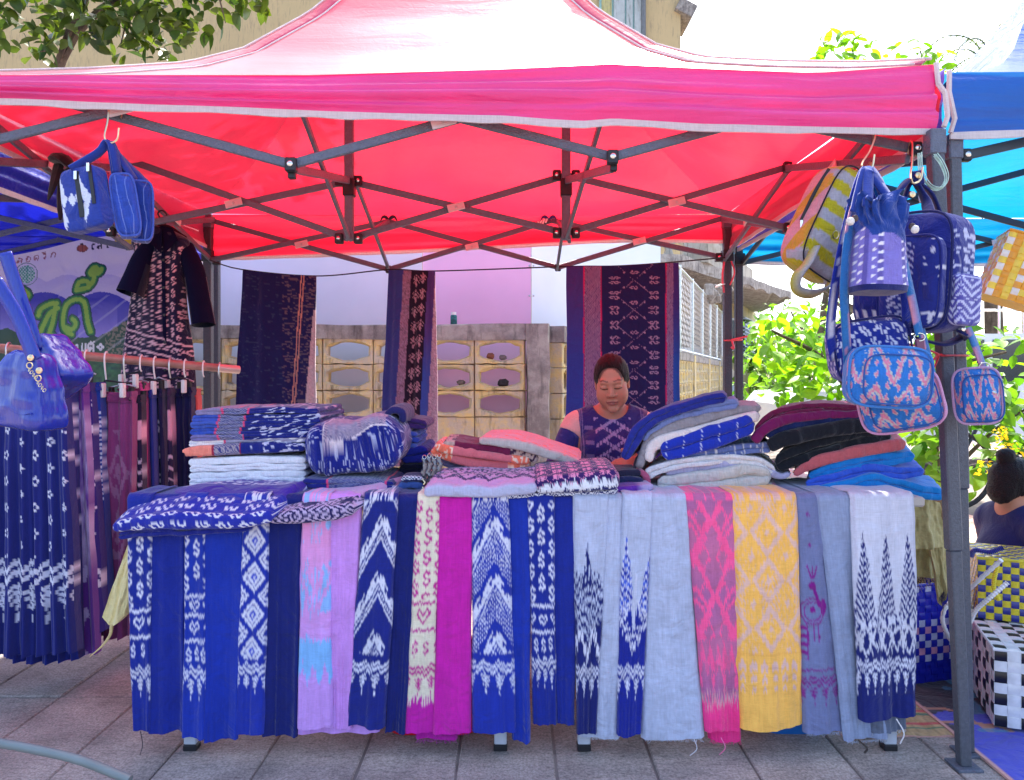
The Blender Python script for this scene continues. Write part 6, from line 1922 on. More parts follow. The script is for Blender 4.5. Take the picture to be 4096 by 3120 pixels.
def piping_loop(name,par,c,size,rot,y,rgb,e=5,r=.004,k=1.0,n=60,mat=None,taper=0.0):
 """Cord sewn round the rim of a bag's face."""
 pts=[]
 for a in np.linspace(0,2*math.pi,n+1)[:-1]:
  x,z=math.cos(a),math.sin(a)
  l=(abs(x)**e+abs(z)**e)**(1/e)
  X,Z=x/l*k,z/l*k
  p=np.array([X*size[0]/2*(1+taper*Z),y,Z*size[2]/2])
  if rot is not None:p=rot@p
  pts.append(p+np.array(c))
 mb=MB();tube(mb,pts,r,6,closed=True)
 return obj(name,mb,mat or cloth_mat('piping_%02x%02x%02x'%tuple(int(x*255)for x in rgb),rgb),par)
def s_hook(label,top,bot,r=.0028):
 t_,b_=Vector(top),Vector(bot)
 t=[t_+Vector((.012,.03,-.018)),t_+Vector((.014,.028,.0)),t_+Vector((.006,.006,.012)),t_+Vector((.002,-.012,.002)),t_.lerp(b_,.5)+Vector((0,-.012,0)),b_+Vector((-.004,-.008,.012)),b_+Vector((.006,-.004,-.006)),b_+Vector((.028,0,.006)),b_+Vector((.034,0,.04))]
 o=obj('s_hook',tube(MB(),spline(t,36),r,8),BRASS,None)
 return tag(o,label,'hook')
def zipper(par,pts,name='zip',w=.010):
 mb=MB();ribbon(mb,pts,w,.003,(0,0,1)if abs(Vector(pts[-1]).z-Vector(pts[0]).z)<.05 else(1,0,0),n=20)
 o=obj(name,mb,BLACKP,par)
 p=Vector(pts[-1]if not isinstance(pts[-1],Vector)else pts[-1]);p0=Vector(pts[0])
 mb=MB();bx(mb,p0+Vector((0,-.006,-.012)),(.009,.004,.026),bevel=.0015);obj('zip_pull',mb,CHROME,o,smooth=False)
 return o
def wcol(c,k=.06,s=0):return np.array(c)
YB=2.28
t=thing('backpack','mustard and grey striped felt backpack hanging at a slant from the hook','backpack',tuple(P(3400,740,YB)))
rt_=rot3(R(24),R(0),R(0));tilt=np.array(Matrix.Rotation(R(25),3,'Y'));RT=tilt@rt_
cB=np.array(P(3318,905,YB));szB=(.225,.13,.345)
def col_str(l,fid):
 z=l[:,1]*5.2+.35*l[:,0]
 st=(np.floor(z)%2==0)
 front=mixc(C(170,166,176),C(186,172,30),st)
 side=mixc(C(206,142,150),C(200,146,52),((np.sin(l[:,1]*6+l[:,2]*4)>.1)))
 is_side=(l[:,0]<-.93)|((l[:,2]>.2)&(l[:,0]<-.6))
 return np.where(is_side[:,None],side,front)*(1+.12*noise2(l[:,0]*30,l[:,1]*30,3))[:,None]
soft_box('body',t,cB,szB,col_str,e=4.5,n=44,rot=RT,bulge=.01)
piping_loop('piping',t,cB,szB,RT,-.058,C(30,30,44),e=4.5,k=.985,r=.0028)
loc=lambda x,y,z:tuple(RT@np.array((x,y,z))+cB)
zipper(t,[loc(-.115,-.005,-.04),loc(-.117,-.01,.06),loc(-.105,-.01,.14)])
mb=MB();ribbon(mb,[P(3262,985,YB-.09),P(3232,1050,YB-.11),P(3186,1110,YB-.11),P(3190,1160,YB-.10),P(3250,1176,YB-.08),P(3312,1150,YB-.05),P(3336,1105,YB-.02)],.030,.006,(.6,-.2,.5),n=44,col=lambda u,s:mixc(C(176,172,176),C(186,170,34),u<0))
obj('strap',mb,PATT_SOFT,t,angle=180)
mb=MB();ribbon(mb,[P(3372,1150,YB),P(3378,1215,YB-.02),P(3425,1238,YB-.03),P(3478,1220,YB-.02),P(3494,1180,YB)],.026,.006,(0,.5,1),n=30,col=lambda u,s:mixc(C(150,104,60),C(196,188,150),u<-.004))
obj('strap',mb,PATT_SOFT,t,angle=180)
mb=MB();ribbon(mb,[loc(-.02,0,.168),loc(.03,-.01,.225),tuple(P(3462,690,YB-.03)),loc(.075,0,.165)],.026,.006,(0,1,0),n=24,col=C(170,140,90));obj('handle',mb,PATT_SOFT,t,angle=180)
mb=MB();tube(mb,[loc(-.03+.012*math.cos(a),-.074,-.045+.012*math.sin(a))for a in np.linspace(0,6.283,13)[:-1]],.002,6,closed=True);obj('ring',mb,BRASS,t)
YN=2.03
t=thing('backpack','large navy backpack with white ikat chevrons hanging in front of the post','backpack',tuple(P(3640,730,YN)))
RN=rot3(R(-56),R(0),R(3));cN=np.array(P(3648,1100,YN));szN=(.285,.165,.325)
def col_navy(l,fid):
 col=np.array(C(30,40,122))*np.ones((len(l),1))
 x,z,y=l[:,0],l[:,1],l[:,2]
 right=x>.93
 dash=(noise2(y*4,z*26,5)>.25)&right
 col=mixc(col,C(180,184,216),dash&(z>-.4))
 fl=(y<-.5)&(z<-.62)&(np.abs(((x*5.2+z*.5)%1)-.5)<.17)&(z>-.9+.12*np.sin(x*40))&(x<.4)
 return mixc(col,C(206,204,212),fl)
soft_box('body',t,cN,szN,col_navy,e=5,n=48,rot=RN,lump=.006)
piping_loop('piping',t,cN,szN,RN,-.078,C(22,28,84),e=5,k=.98)
lN=lambda x,y,z:tuple(RN@np.array((x,y,z))+cN)
def col_pock(l,fid):
 x,z=l[:,0],l[:,1]
 ch=(np.abs(((z*7.0+np.abs(x+.2)*3.2)%1)-.5)<.2)&(np.abs(x+.2)<.40)&(np.sin(z*60+x*9)>-.8)
 col=mixc(C(32,44,128),C(178,184,214),ch*(np.abs(z)<.86))
 sp=(noise2(x*5,z*16,8)>.66)&(x>.1)
 fl=(z<-.72)&(z>-.94)&(np.abs(((x*3.4)%1)-.5)<.18)
 return mixc(col,C(200,202,220),sp|fl)
pc=np.array(lN(.048,-.092,-.03));pz=(.165,.05,.245)
pk=soft_box('front_pocket',t,pc,pz,col_pock,e=5,n=40,rot=RN)
piping_loop('piping',pk,pc,pz,RN,-.018,C(24,34,110),e=5,k=.99,r=.0035)
zipper(pk,[tuple(np.array(pc)+RN@np.array((-.06,-.027,.022))),tuple(np.array(pc)+RN@np.array((-.005,-.027,.02)))],w=.006)
def col_chev(l,fid):
 x,z=np.where(np.abs(l[:,0])>.9,l[:,2],l[:,0]),l[:,1]
 ch=(np.abs(((z*3.2-np.abs(x)*1.5)%1)-.5)<.22)&(np.sin(z*50)>-.7)
 return mixc(C(74,70,152),C(184,188,222),ch)
sp_c=np.array(lN(.142,.0,-.075));soft_box('side_pocket',t,sp_c,(.035,.13,.135),col_chev,e=6,n=30,rot=RN)
NV=cloth_mat('navy_canvas',C(24,32,96));
mb=MB()
ribbon(mb,[lN(-.09,-.03,.15),tuple(P(3590,770,YN-.02)),tuple(P(3642,716,YN)),tuple(P(3668,740,YN)),tuple(P(3700,800,YN-.01)),lN(.06,-.04,.155)],.03,.006,(0,1,.2),n=40);obj('handle',mb,NV,t,angle=180)
mb=MB();ribbon(mb,[lN(-.05,.0,.15),tuple(P(3618,790,YN+.02)),tuple(P(3650,730,YN+.01)),tuple(P(3720,770,YN+.02)),tuple(P(3770,870,YN+.03)),lN(.10,.03,.14)],.036,.007,(.3,1,.2),n=40);obj('shoulder_strap',mb,NV,t,angle=180)
bx_=MB();bx(bx_,P(3672,712,YN-.012),(.034,.008,.042),np.array(Matrix.Rotation(R(-8),3,'Y')),.004);fl_=obj('snap_flap',bx_,NV,t,smooth=False)
mb=MB();lathe(mb,[(.009,0),(.0085,.003),(.004,.005),(0,.005)],P(3672,702,YN-.018),12,(0,-1,0));obj('snap',mb,BRASS,fl_)
mb=MB();lathe(mb,[(.009,0),(.0085,.004),(0,.006)],P(3648,778,YN-.03),12,(0,-1,0));obj('snap',mb,BRASS,t)
mb=MB();ribbon(mb,[lN(.0,-.02,-.165),tuple(P(3700,1362,YN-.0)),tuple(P(3780,1376,YN)),tuple(P(3850,1345,YN+.02)),lN(.13,.02,-.16)],.03,.006,(0,1,.3),n=24);obj('base_strap',mb,NV,t,angle=180)
for px in(3790,3852):
 mb=MB();lathe(mb,[(.007,0),(.006,.003),(0,.004)],P(px,1302+(px>3800)*14,YN-.075),10,(0,-1,0));obj('stud',mb,CHROME,t)
YD=1.84
t=thing('bucket_bag','blue drawstring bucket bag with a ruffled top and lavender dotted lower half','bag',tuple(P(3500,690,YD)))
prof=[(800,3505,96),(850,3508,104),(905,3510,100),(925,3510,96),(960,3510,102),(1030,3508,106),(1100,3506,112),(1150,3506,118)]
rr=spline(prof,80);n=90
pos=np.zeros((n,80,3));CC=np.zeros((n,80,3))
for j,(py,cx,hw)in enumerate(rr):
 c=P(cx,py,YD);t_=j/79
 ruf=.012*max(0,1-t_/.42)
 for i in range(n):
  a=2*math.pi*i/n
  ex=.62
  w=ruf*math.sin(13*a+3*math.sin(5*t_*2))+ruf*.5*math.sin(23*a+1)
  rx_,ry_=hw*YD/F+w,.058+w+.012*t_
  x=np.sign(math.cos(a))*abs(math.cos(a))**ex*rx_;y=np.sign(math.sin(a))*abs(math.sin(a))**ex*ry_
  pos[i,j]=(c.x+x*.98,c.y+y+x*.28,c.z+(.012*math.sin(4*a+.5)if t_<.06 else 0)-x*(-.12)*(1 if t_>.5 else .5)*0)
  hem=.44+.05*math.sin(a*2+4)+.04*math.sin(5*a)
  if t_<hem:CC[i,j]=C(30,62,140)
  else:
   u=a/6.283*26
   b_=C(122,112,190)if int(u)%3 else C(92,84,160)
   z=(py-1000)/17.0
   dot=(math.sin(z*3.14+u)*math.cos(u*2.2)>.45)
   CC[i,j]=C(226,220,230)if(dot and int(u)%4 in(1,2))else b_
mb=MB();sheet(mb,pos,CC,wrap=True,flip=True);obj('body',mb,PATT_SOFT,t,angle=180)
base=pos[:,-1];cen=base.mean(0);mb=MB();inner=cen+(base-cen)*.5+np.array([0,0,-.018]);
mb.add(np.concatenate([base,cen+(base-cen)*.96+np.array([0,0,-.014]),inner]),np.concatenate([grid_f(n,2,True)[:,:0].reshape(0,4).astype(int)]).tolist()+[[i,(i+1)%n,n+(i+1)%n,n+i][::-1]for i in range(n)]+[[n+i,n+(i+1)%n,2*n+(i+1)%n,2*n+i][::-1]for i in range(n)]+[[2*n+i for i in range(n)][::-1]])
obj('base',mb,NV,t,angle=60)
for pts in([P(3420,850,YD-.04),P(3438,770,YD-.02),P(3462,684,YD),P(3480,690,YD),P(3560,800,YD-.01),P(3580,850,YD-.03)],[P(3470,830,YD-.06),P(3472,740,YD-.02),P(3478,682,YD),P(3510,720,YD),P(3545,800,YD),P(3560,830,YD)]):
 mb=MB();ribbon(mb,pts,.026,.006,(1,.2,0),n=36);obj('strap',mb,cloth_mat('mid_blue_canvas',C(34,58,140)),t,angle=180)
for px,py in((3408,886),(3636,918)):
 mb=MB();lathe(mb,[(0,-.009),(.006,-.007),(.008,0),(.006,.007),(0,.009)],P(px+12,py-12,YD-.075),10);b1=obj('toggle_bead',mb,plain('dark_bead',C(70,50,46),.3),t)
 mb=MB();lathe(mb,[(0,-.010),(.006,-.008),(.009,-.003),(.0095,.002),(.007,.008),(0,.011)],P(px-6+30*(px>3500),py,YD-.08),14);obj('pompom',mb,cloth_mat('white_yarn',C(226,220,214),bump=1.0,wscale=60),t)
def ikat_small(l,fid,bg=C(28,46,142),fg=C(206,208,230),sd=3):
 a=np.where(np.abs(l[:,0])>.9,l[:,2],l[:,0]);z=np.where(np.abs(l[:,1])>.92,l[:,2]*.6,l[:,1])
 m=(np.sin(a*15+np.floor(z*5)*1.7)>.35)&(np.abs(((z*5+.15*noise2(a*40,z*2,4))%1)-.5)<.32)&(np.sin(a*60)>-.5)
 m=m|((np.abs(((z*2.5)%1)-.5)<.1)&(np.sin(a*38+z*9)>.2))
 return mixc(bg,fg,m)
YC=1.88
t=thing('crossbody_bag','navy box-shaped bag with white ikat on a long strap, behind the light blue one','bag',tuple(P(3450,1270,YC+.04)))
Rc=rot3(R(-8),0,R(-8));cc_=np.array(P(3466,1398,YC+.09));sz=(.195,.13,.165)
soft_box('body',t,cc_,sz,ikat_small,e=4.5,n=44,rot=Rc);piping_loop('piping',t,cc_,sz,Rc,-.05,C(22,32,96),e=4.5,k=.99,r=.003)
stp=lambda bg,fg,sd:(lambda u,s:mixc(bg,fg,(noise2(u*260+sd,s*42,3)>.12)&(np.abs(u)<.011)))
mb=MB();ribbon(mb,[P(3340,1440,YC+.06),P(3322,1330,YC+.04),P(3340,1150,YC),P(3378,950,YC-.02),P(3420,780,YC-.02),P(3462,684,YC-.0),P(3490,760,YC),P(3580,980,YC-.01),P(3622,1200,YC),P(3628,1340,YC+.06)],.027,.004,(1,.3,0),n=110,col=stp(C(26,46,150),C(206,208,228),1));obj('strap',mb,PATT_SOFT,t,angle=180)
def ikat_pink(l,fid):
 front=(l[:,2]<-.5)
 x=np.where(front,l[:,0],l[:,2]+l[:,0]);z=l[:,1]
 xx=x*1.25;zj=z+.05*np.sign(np.sin(x*170))*np.abs(np.sin(x*57))
 V=np.abs(np.abs(((xx+.5)*1.05)%1.0-.5)*2.0-(.9-zj)*.8)
 v1=(np.abs(np.abs(((xx*1.02+.5)%1.0)-.5)*2.9-(zj+.25))<.11)&(zj>-.25)
 lz=(np.abs(np.abs(((xx*1.02)%1.0)-.5)*2.6-(-.35-zj)*1.4-.05)<.11)&(zj<-.25)
 sp=(np.abs(((xx*3.1)%1)-.5)+np.abs(((zj*2.6+.3)%1)-.5)<.24)&(np.abs(zj)<.75)&(np.abs(xx*3%2-1)>.35)
 v1o=(np.abs(np.abs(((xx*1.02+.5)%1.0)-.5)*2.9-(zj+.25))<.22)&(zj>-.25)
 lzo=(np.abs(np.abs(((xx*1.02)%1.0)-.5)*2.6-(-.35-zj)*1.4-.05)<.22)&(zj<-.25)
 spo=(np.abs(((xx*3.1)%1)-.5)+np.abs(((zj*2.6+.3)%1)-.5)<.32)&(np.abs(zj)<.78)&(np.abs(xx*3%2-1)>.35)
 col=np.array(C(42,112,190))*(1+.12*noise2(l[:,0]*30,l[:,1]*5,2))[:,None]
 col=mixc(col,C(206,196,176),(v1o|lzo|spo)*.75)
 return mixc(col,C(206,126,156),v1|lz|sp)
PKC=C(196,132,168)
def pink_bag(lb,c,sz,rz,ry,rim,tilt_=0):
 t=thing('crossbody_bag',lb,'bag',tuple(np.array(c)+np.array([0,0,sz[2]/2])))
 Rp=rot3(R(rz),R(tilt_),R(ry))
 def colr(l,fid):
  a=ikat_pink(l,fid)
  return np.where(((np.abs(l[:,2])<.35)&((np.abs(l[:,0])>.8)|(np.abs(l[:,1])>.8)))[:,None],mixc(rim,C(70,130,190),(noise2(l[:,0]*6,l[:,1]*6,4)>.2)*.4),a)
 soft_box('body',t,c,sz,colr,e=4.2,n=56,rot=Rp,bulge=.012)
 k=np.array(c)
 piping_loop('piping',t,c,sz,Rp,-sz[1]*.40,rim,e=4.2,k=.985,r=.0035)
 piping_loop('piping',t,np.array(c)+Rp@np.array((0.012,0,-.006)),sz,Rp,-sz[1]*.5-.008,C(40,80,150),e=4.2,k=.80,r=.0022)
 return t,Rp
cF=np.array(P(3542,1508,YC-.03));t,Rp=pink_bag('light blue ikat bag with pink chevrons on a long strap, in front',cF,(.200,.085,.155),-8,3,C(58,120,190))
mb=MB();ribbon(mb,[P(3392,1470,YC),P(3384,1330,YC-.03),P(3376,1150,YC-.05),P(3392,960,YC-.05),P(3428,790,YC-.03),P(3470,682,YC-.01),P(3500,740,YC-.02),P(3590,960,YC-.03),P(3640,1160,YC-.03),P(3678,1340,YC-.02)],.024,.004,(1,.3,0),n=110,col=lambda u,s:mixc(C(40,104,168),C(196,134,156),(noise2(u*120,s*26,4)>.3)));obj('strap',mb,PATT_SOFT,t,angle=180)
mb=MB();ribbon(mb,[P(3676,1355,YC-.02),P(3684,1420,YC-.02)],.024,.006,(1,.3,0),n=6);obj('leather_tab',mb,plain('plum_leather',C(110,52,84),.5),t)
mb=MB();tube(mb,[P(3678,1348,YC-.022)+Vector((.014*math.cos(a),0,.010*math.sin(a)))for a in np.linspace(0,6.283,13)[:-1]],.002,6,closed=True);obj('ring',mb,CHROME,t)
cR=np.array(P(3604,1606,YC+.07));t,Rp=pink_bag('light blue ikat bag with a pink rim hanging lowest, behind the front one',cR,(.205,.085,.16),-36,-12,C(196,140,176))
mb=MB();ribbon(mb,[P(3740,1550,YC+.04),P(3715,1440,YC+.03),P(3690,1340,YC+.02),P(3660,1180,YC+.03)],.022,.004,(1,.3,0),n=30,col=lambda u,s:mixc(C(40,104,168),C(196,134,156),(noise2(u*120,s*26,6)>.3)));obj('strap',mb,PATT_SOFT,t,angle=180)
cQ=np.array(P(3906,1582,YC+.13));t,Rp=pink_bag('light blue ikat bag with pink chevrons hanging right of the post',cQ,(.115,.11,.155),-30,-4,C(186,150,186))
mb=MB();ribbon(mb,[P(3870,1310,YC+.12),P(3900,1380,YC+.11),P(3936,1480,YC+.1),P(3958,1556,YC+.1)],.024,.004,(1,.3,0),n=30,col=lambda u,s:mixc(C(60,116,176),C(196,134,156),(noise2(u*120,s*26,8)>.2)));obj('strap',mb,PATT_SOFT,t,angle=180)
mb=MB();tube(mb,[P(3938,1466,YC+.095)+Vector((.015*math.cos(a),0,.011*math.sin(a)))for a in np.linspace(0,6.283,13)[:-1]],.002,6,closed=True);obj('buckle',mb,CHROME,t)
mb=MB();tube(mb,[P(3945,1556,YC+.07),P(3984,1572,YC+.06)],.005,8);obj('zip_pull',mb,CHROME,t)
s_hook('brass S-hook carrying the striped backpack and the bucket bag',P(3494,545,2.165),P(3448,676,2.0))
s_hook('straight brass S-hook carrying the navy backpack',P(3638,580,2.165),P(3642,726,2.0))
YARN=plain('pale_green_raffia',C(176,206,190),.6,var=.2,scale=60)
mb=MB()
for k in range(5):
 o_=Vector((.004*math.sin(k*2.1),-.003*k,.004*math.cos(k*1.7)))
 tube(mb,[Vector(p)+o_ for p in spline([P(3672,618,2.09),P(3678,690,2.07),P(3712,748,2.06),P(3758,756,2.06),P(3780,716,2.06),P(3762,660,2.07),P(3735,622,2.08)],30)],.0016,4)
tag(obj('raffia_loop',mb,YARN,None),'loop of pale green raffia string round the top of the front right leg','string')['kind']='thing'
RIB=plain('red_plastic_ribbon',C(226,72,84),.4,var=.15)
t=thing('ribbon_tie','red plastic ribbon tied round the two front right legs','ribbon',tuple(P(3800,1430,2.08)))
pz_=[P(3758,1418,2.08),P(3772,1422,2.075),P(3858,1422,2.14),P(3868,1424,2.22),P(3790,1424,2.24),P(3756,1422,2.14)]
mb=MB();tube(mb,pz_,.010,6,closed=True,flat=.3);obj('wrap',mb,RIB,t)
mb=MB();tube(mb,spline([P(3756,1416,2.07),P(3725,1450,2.06),P(3706,1490,2.05),P(3722,1496,2.05),P(3746,1450,2.06),P(3756,1420,2.07)],20),.005,6,flat=.4);tube(mb,spline([P(3756,1418,2.07),P(3690,1390,2.06),P(3630,1376,2.05)],10),.003,5);obj('bow',mb,RIB,t)
t=thing('ribbon_tie','red plastic ribbon tied round the two rear right legs','ribbon',tuple(P(2935,1362,4.17)))
mb=MB();tube(mb,[P(2898,1362,4.165),P(2966,1360,4.185),P(2968,1360,4.26),P(2896,1362,4.26)],.012,6,closed=True,flat=.35);obj('wrap',mb,RIB,t)
mb=MB();tube(mb,spline([P(2925,1360,4.15),P(2990,1345,4.13)],4),.006,6);tube(mb,spline([P(2928,1362,4.15),P(2936,1395,4.14),P(2925,1388,4.14)],6),.006,6);obj('bow',mb,RIB,t)
t=thing('ribbon_tie','pink ribbon and white scrap hanging high on the rear right leg','ribbon',tuple(P(2895,1060,4.16)))
mb=MB();tube(mb,spline([P(2898,1040,4.16),P(2890,1110,4.15),P(2896,1170,4.15)],8),.006,5);tube(mb,spline([P(2925,1045,4.16),P(2938,1090,4.15),P(2920,1140,4.15)],8),.005,5);obj('streamer',mb,RIB,t)
mb=MB();tube(mb,spline([P(2862,1150,4.14),P(2880,1140,4.14),P(2900,1136,4.14)],8),[.006,.014,.016,.014,.012,.01,.008,.005],6,flat=.5);obj('scrap',mb,WHITEP,t)
for px,lb,cc_ in((1555,'dark violet rag tied on the rear truss joint at left',C(40,24,56)),(2195,'striped violet clamp strap on the rear truss joint at right',C(70,30,110))):
 t=thing('rag_tie',lb,'rag',tuple(P(px,880,4.14)))
 mt=cloth_mat('rag_%d'%px,cc_)
 mb=MB()
 for s_ in(-1,1):tube(mb,spline([P(px,878,4.13),P(px+s_*20,866,4.12),P(px+s_*34,884,4.12)],8),[.006,.014,.018,.018,.016,.012,.009,.005],6,flat=.5)
 obj('bow',mb,mt,t)
 if px>2000:
  mb=MB()
  for k in range(4):bx(mb,P(2150+12*k,896-5*k,4.12),(.010,.008,.03),np.array(Matrix.Rotation(.4,3,'Y')))
  obj('strap_bands',mb,WHITEP,t,smooth=False)['kind']='stuff'
t=thing('rag_tie','black rag knotted round the canopy bar at far left','rag',tuple(P(235,650,2.6)))
mt=cloth_mat('black_rag',C(30,20,28))
mb=MB();tube(mb,spline([P(215,640,2.62),P(250,632,2.58),P(284,668,2.6),P(262,690,2.6)],10),[.02,.026,.03,.03,.03,.028,.026,.022,.018,.014],8,flat=.6)
tube(mb,spline([P(235,660,2.6),P(215,730,2.58),P(192,800,2.6)],10),[.022,.022,.02,.02,.018,.016,.014,.012,.008,.004],6,flat=.5)
tube(mb,spline([P(262,680,2.6),P(248,760,2.6),P(240,880,2.62)],10),[.02,.022,.022,.02,.018,.018,.016,.014,.01,.005],6,flat=.5);obj('knot',mb,mt,t)
YT=2.14
s_hook('brass S-hook carrying the blue bags at the top left',P(446,434,2.165),P(430,566,YT))
BLUEC=C(40,62,150)
t=thing('tote_bag','blue canvas bag with white diamond ikat and zips, hanging top left','bag',tuple(P(360,660,YT)))
RA_=rot3(R(-14),0,R(-9));cA=np.array(P(346,800,YT));szA=(.135,.06,.185)
def col_dia(l,fid):
 x,z=l[:,0],l[:,1]
 zz=z+.12*x
 m=np.zeros(len(l))
 for cx,cz,w,h in((-.95,.25,.25,.55),(-.75,-.05,.2,.3),(-.3,-.05,.24,.22),(.25,.35,.18,.4),(.45,.0,.28,.32),(.3,-.45,.2,.35),(-.85,-.65,.22,.4),(-.02,.0,.12,.2)):
  m=np.maximum(m,(np.abs(x-cx)/w+np.abs(zz-cz+.03*np.sin(x*90))/h)<1)
 return mixc(BLUEC,C(206,214,236),m*(l[:,2]<-.3))
soft_box('body',t,cA,szA,col_dia,e=7,n=44,rot=RA_,taper=-.03)
zA=lambda x,z:tuple(RA_@np.array((x,-.033,z))+cA)
zipper(t,[zA(.008,.075),zA(.008,.0),zA(.008,-.06)],w=.014);zipper(t,[zA(.055,.088),zA(.055,.04),zA(.055,-.03)],w=.01)
mb=MB();ribbon(mb,[zA(-.01,.085),tuple(P(395,610,YT)),tuple(P(430,566,YT)),tuple(P(452,590,YT)),tuple(P(470,690,YT+.02))],.026,.005,(.6,1,0),n=24);obj('handle',mb,cloth_mat('blue_canvas',BLUEC),t,angle=180)
for k_,(px,py,w,h,lb,ry)in enumerate(((505,828,.07,.19,'plain blue stitched canvas bag, middle of the top left bunch',-4),(566,850,.07,.185,'dark blue stitched canvas bag, right of the top left bunch',-2))):
 t=thing('tote_bag',lb,'bag',tuple(P(px,py-120,YT+.05)))
 Rb_=rot3(R(24),0,R(-4+8*k_-4));cb=np.array(P(px,py,YT+.05+.04*k_))
 def col_st(l,fid):
  x=np.where(np.abs(l[:,0])>.9,l[:,2],l[:,0])
  sm=np.abs(((x*1.3+.12*np.sin(l[:,1]*3))%1)-.5)<.035
  return mixc(np.array(C(48,76,168)if k_==0 else C(30,56,140))*(1+.15*noise2(x*12,l[:,1]*3,4))[:,None],C(130,150,214),sm*.7)
 soft_box('body',t,cb,(w,.085,h),col_st,e=4.5,n=34,rot=Rb_,lump=.006)
 piping_loop('piping',t,cb,(w,.085,h),Rb_,-.034,C(70,96,186),e=4.5,k=.97,r=.003)
 mb=MB();ribbon(mb,[tuple(cb+np.array((-.02,-.02,h/2-.01))),tuple(P(446,600,YT+.02)),tuple(P(434,566,YT+.01)),tuple(P(470,620,YT+.03)),tuple(cb+np.array((.02,.01,h/2-.01)))],.024,.005,(.6,1,0),n=26);obj('handle',mb,cloth_mat('blue_canvas',BLUEC),t,angle=180)
VIN=plain('glossy_blue_vinyl',C(22,40,150),.24,0,.5,var=.15,scale=9,bump=.55,bscale=1,coat=.35,stretch=(34,34,7))
for k_,(px,py,w,h,rz,ry,lb,strap)in enumerate(((205,1468,.155,.155,-28,-26,'glossy blue vinyl handbag behind the other at the left edge',[(150,1400),(110,1270),(60,1130),(20,1010)]),(110,1560,.155,.185,-20,6,'glossy blue vinyl handbag nearest the left edge',[(140,1440),(112,1370),(60,1250),(-20,1120)]))):
 Yv=1.86-.1*k_
 t=thing('handbag',lb,'handbag',tuple(P(px,py-100,Yv)))
 Rv=rot3(R(rz),0,R(ry));cv=np.array(P(px,py,Yv))
 v,f,l,fid=rbox((w,.09,h),6.5,44)
 kx=1-.32*l[:,1]
 v=v*np.stack([kx,1-.2*l[:,1],np.ones_like(kx)],1)
 v+=.003*np.stack([noise2(l[:,0]*3,l[:,1]*3,2),noise2(l[:,0]*2.4+3,l[:,1]*4,3),noise2(l[:,2]*3,l[:,0]*3,4)],1)
 obj('body',MB().add(v@Rv.T+cv,f),VIN,t,angle=180)
 mb=MB();ring=[tuple(Rv@np.array((w/2*math.cos(a)*1.08,-.047*1.02,-h*.26+.004*math.sin(5*a)))+cv)for a in np.linspace(0,math.pi,14)]
 tube(mb,ring,.0016,5);obj('seam',mb,VIN,t)
 pts=[P(a,b_,Yv-.05)for a,b_ in strap]
 mb=MB();ribbon(mb,pts,.03,.005,(1,.3,.2),n=30);obj('strap',mb,VIN,t,angle=180)
 for q in(0,1):
  pp_=pts[0].lerp(pts[1],.12+.5*q*.0)+Vector((.02*q,-.012,.0-.03*q))
  mb=MB();lathe(mb,[(.008,0),(.0075,.002),(.003,.003),(.002,.004),(0,.004)],pp_,12,(0,-1,0));obj('snap',mb,BRASS,t)
  mb=MB();tube(mb,[pp_+Vector((.007*math.cos(a),-.004,-.018+.007*math.sin(a)))for a in np.linspace(0,6.283,13)[:-1]],.0014,6,closed=True)
  obj('ring',mb,BRASS,t)
  mb=MB()
  for j in range(4):
   c_=pp_+Vector((.005*j,-.005,-.028-.006*j));tube(mb,[c_+Vector((.0035*math.cos(a)*(1 if j%2 else .4),.002*math.sin(a),.004*math.sin(a)))for a in np.linspace(0,6.283,9)[:-1]],.0009,5,closed=True)
  obj('chain',mb,BRASS,t)
  # ==== PEOPLE
def smin(a,b_,k):
 h=np.clip(.5+.5*(b_-a)/k,0,1)
 return b_*(1-h)+a*h-k*h*(1-h)
HS=.88
class Field:
 def __init__(s,xs,ys,zs):
  s.ax=(xs,ys,zs);s.D=np.full((len(xs),len(ys),len(zs)),.3,np.float32)
 def _sub(s,lo,hi):
  sl=[]
  for a in range(3):
   i0=np.searchsorted(s.ax[a],lo[a]);i1=np.searchsorted(s.ax[a],hi[a])
   sl.append(slice(max(i0-1,0),min(i1+1,len(s.ax[a]))))
  g=np.meshgrid(*[s.ax[a][sl[a]]for a in range(3)],indexing='ij')
  return tuple(sl),g
 def _put(s,sl,d,k,cut):
  if cut:s.D[sl]=-smin(-s.D[sl],d,k)
  else:s.D[sl]=smin(s.D[sl],d,k)
 def ell(s,c,r,k=.012,rot=None,cut=False):
  if rot is not None:r=tuple(x*HS for x in r)
  m=max(r)+.05
  sl,g=s._sub(np.array(c)-m,np.array(c)+m)
  p=[g[a]-c[a]for a in range(3)]
  if rot is not None:p=[rot[0,a]*p[0]+rot[1,a]*p[1]+rot[2,a]*p[2]for a in range(3)]
  q=np.sqrt(sum((p[a]/r[a])**2 for a in range(3)));q2=np.sqrt(sum((p[a]/r[a]**2)**2 for a in range(3)))+1e-6
  s._put(sl,q*(q-1)/q2,k,cut)
 def cap(s,a,b_,ra,rb,k=.012,cut=False,flat=None):
  a,b_=np.array(a,float),np.array(b_,float);m=max(ra,rb)+.05
  sl,g=s._sub(np.minimum(a,b_)-m,np.maximum(a,b_)+m)
  ab=b_-a;t=np.clip(sum((g[i]-a[i])*ab[i]for i in range(3))/(ab@ab),0,1)
  d=np.sqrt(sum((g[i]-a[i]-ab[i]*t)**2*((flat[i]if flat else 1))for i in range(3)))-(ra+(rb-ra)*t)
  s._put(sl,d,k,cut)
 def mesh(s):return surface_nets(s.D,*s.ax)
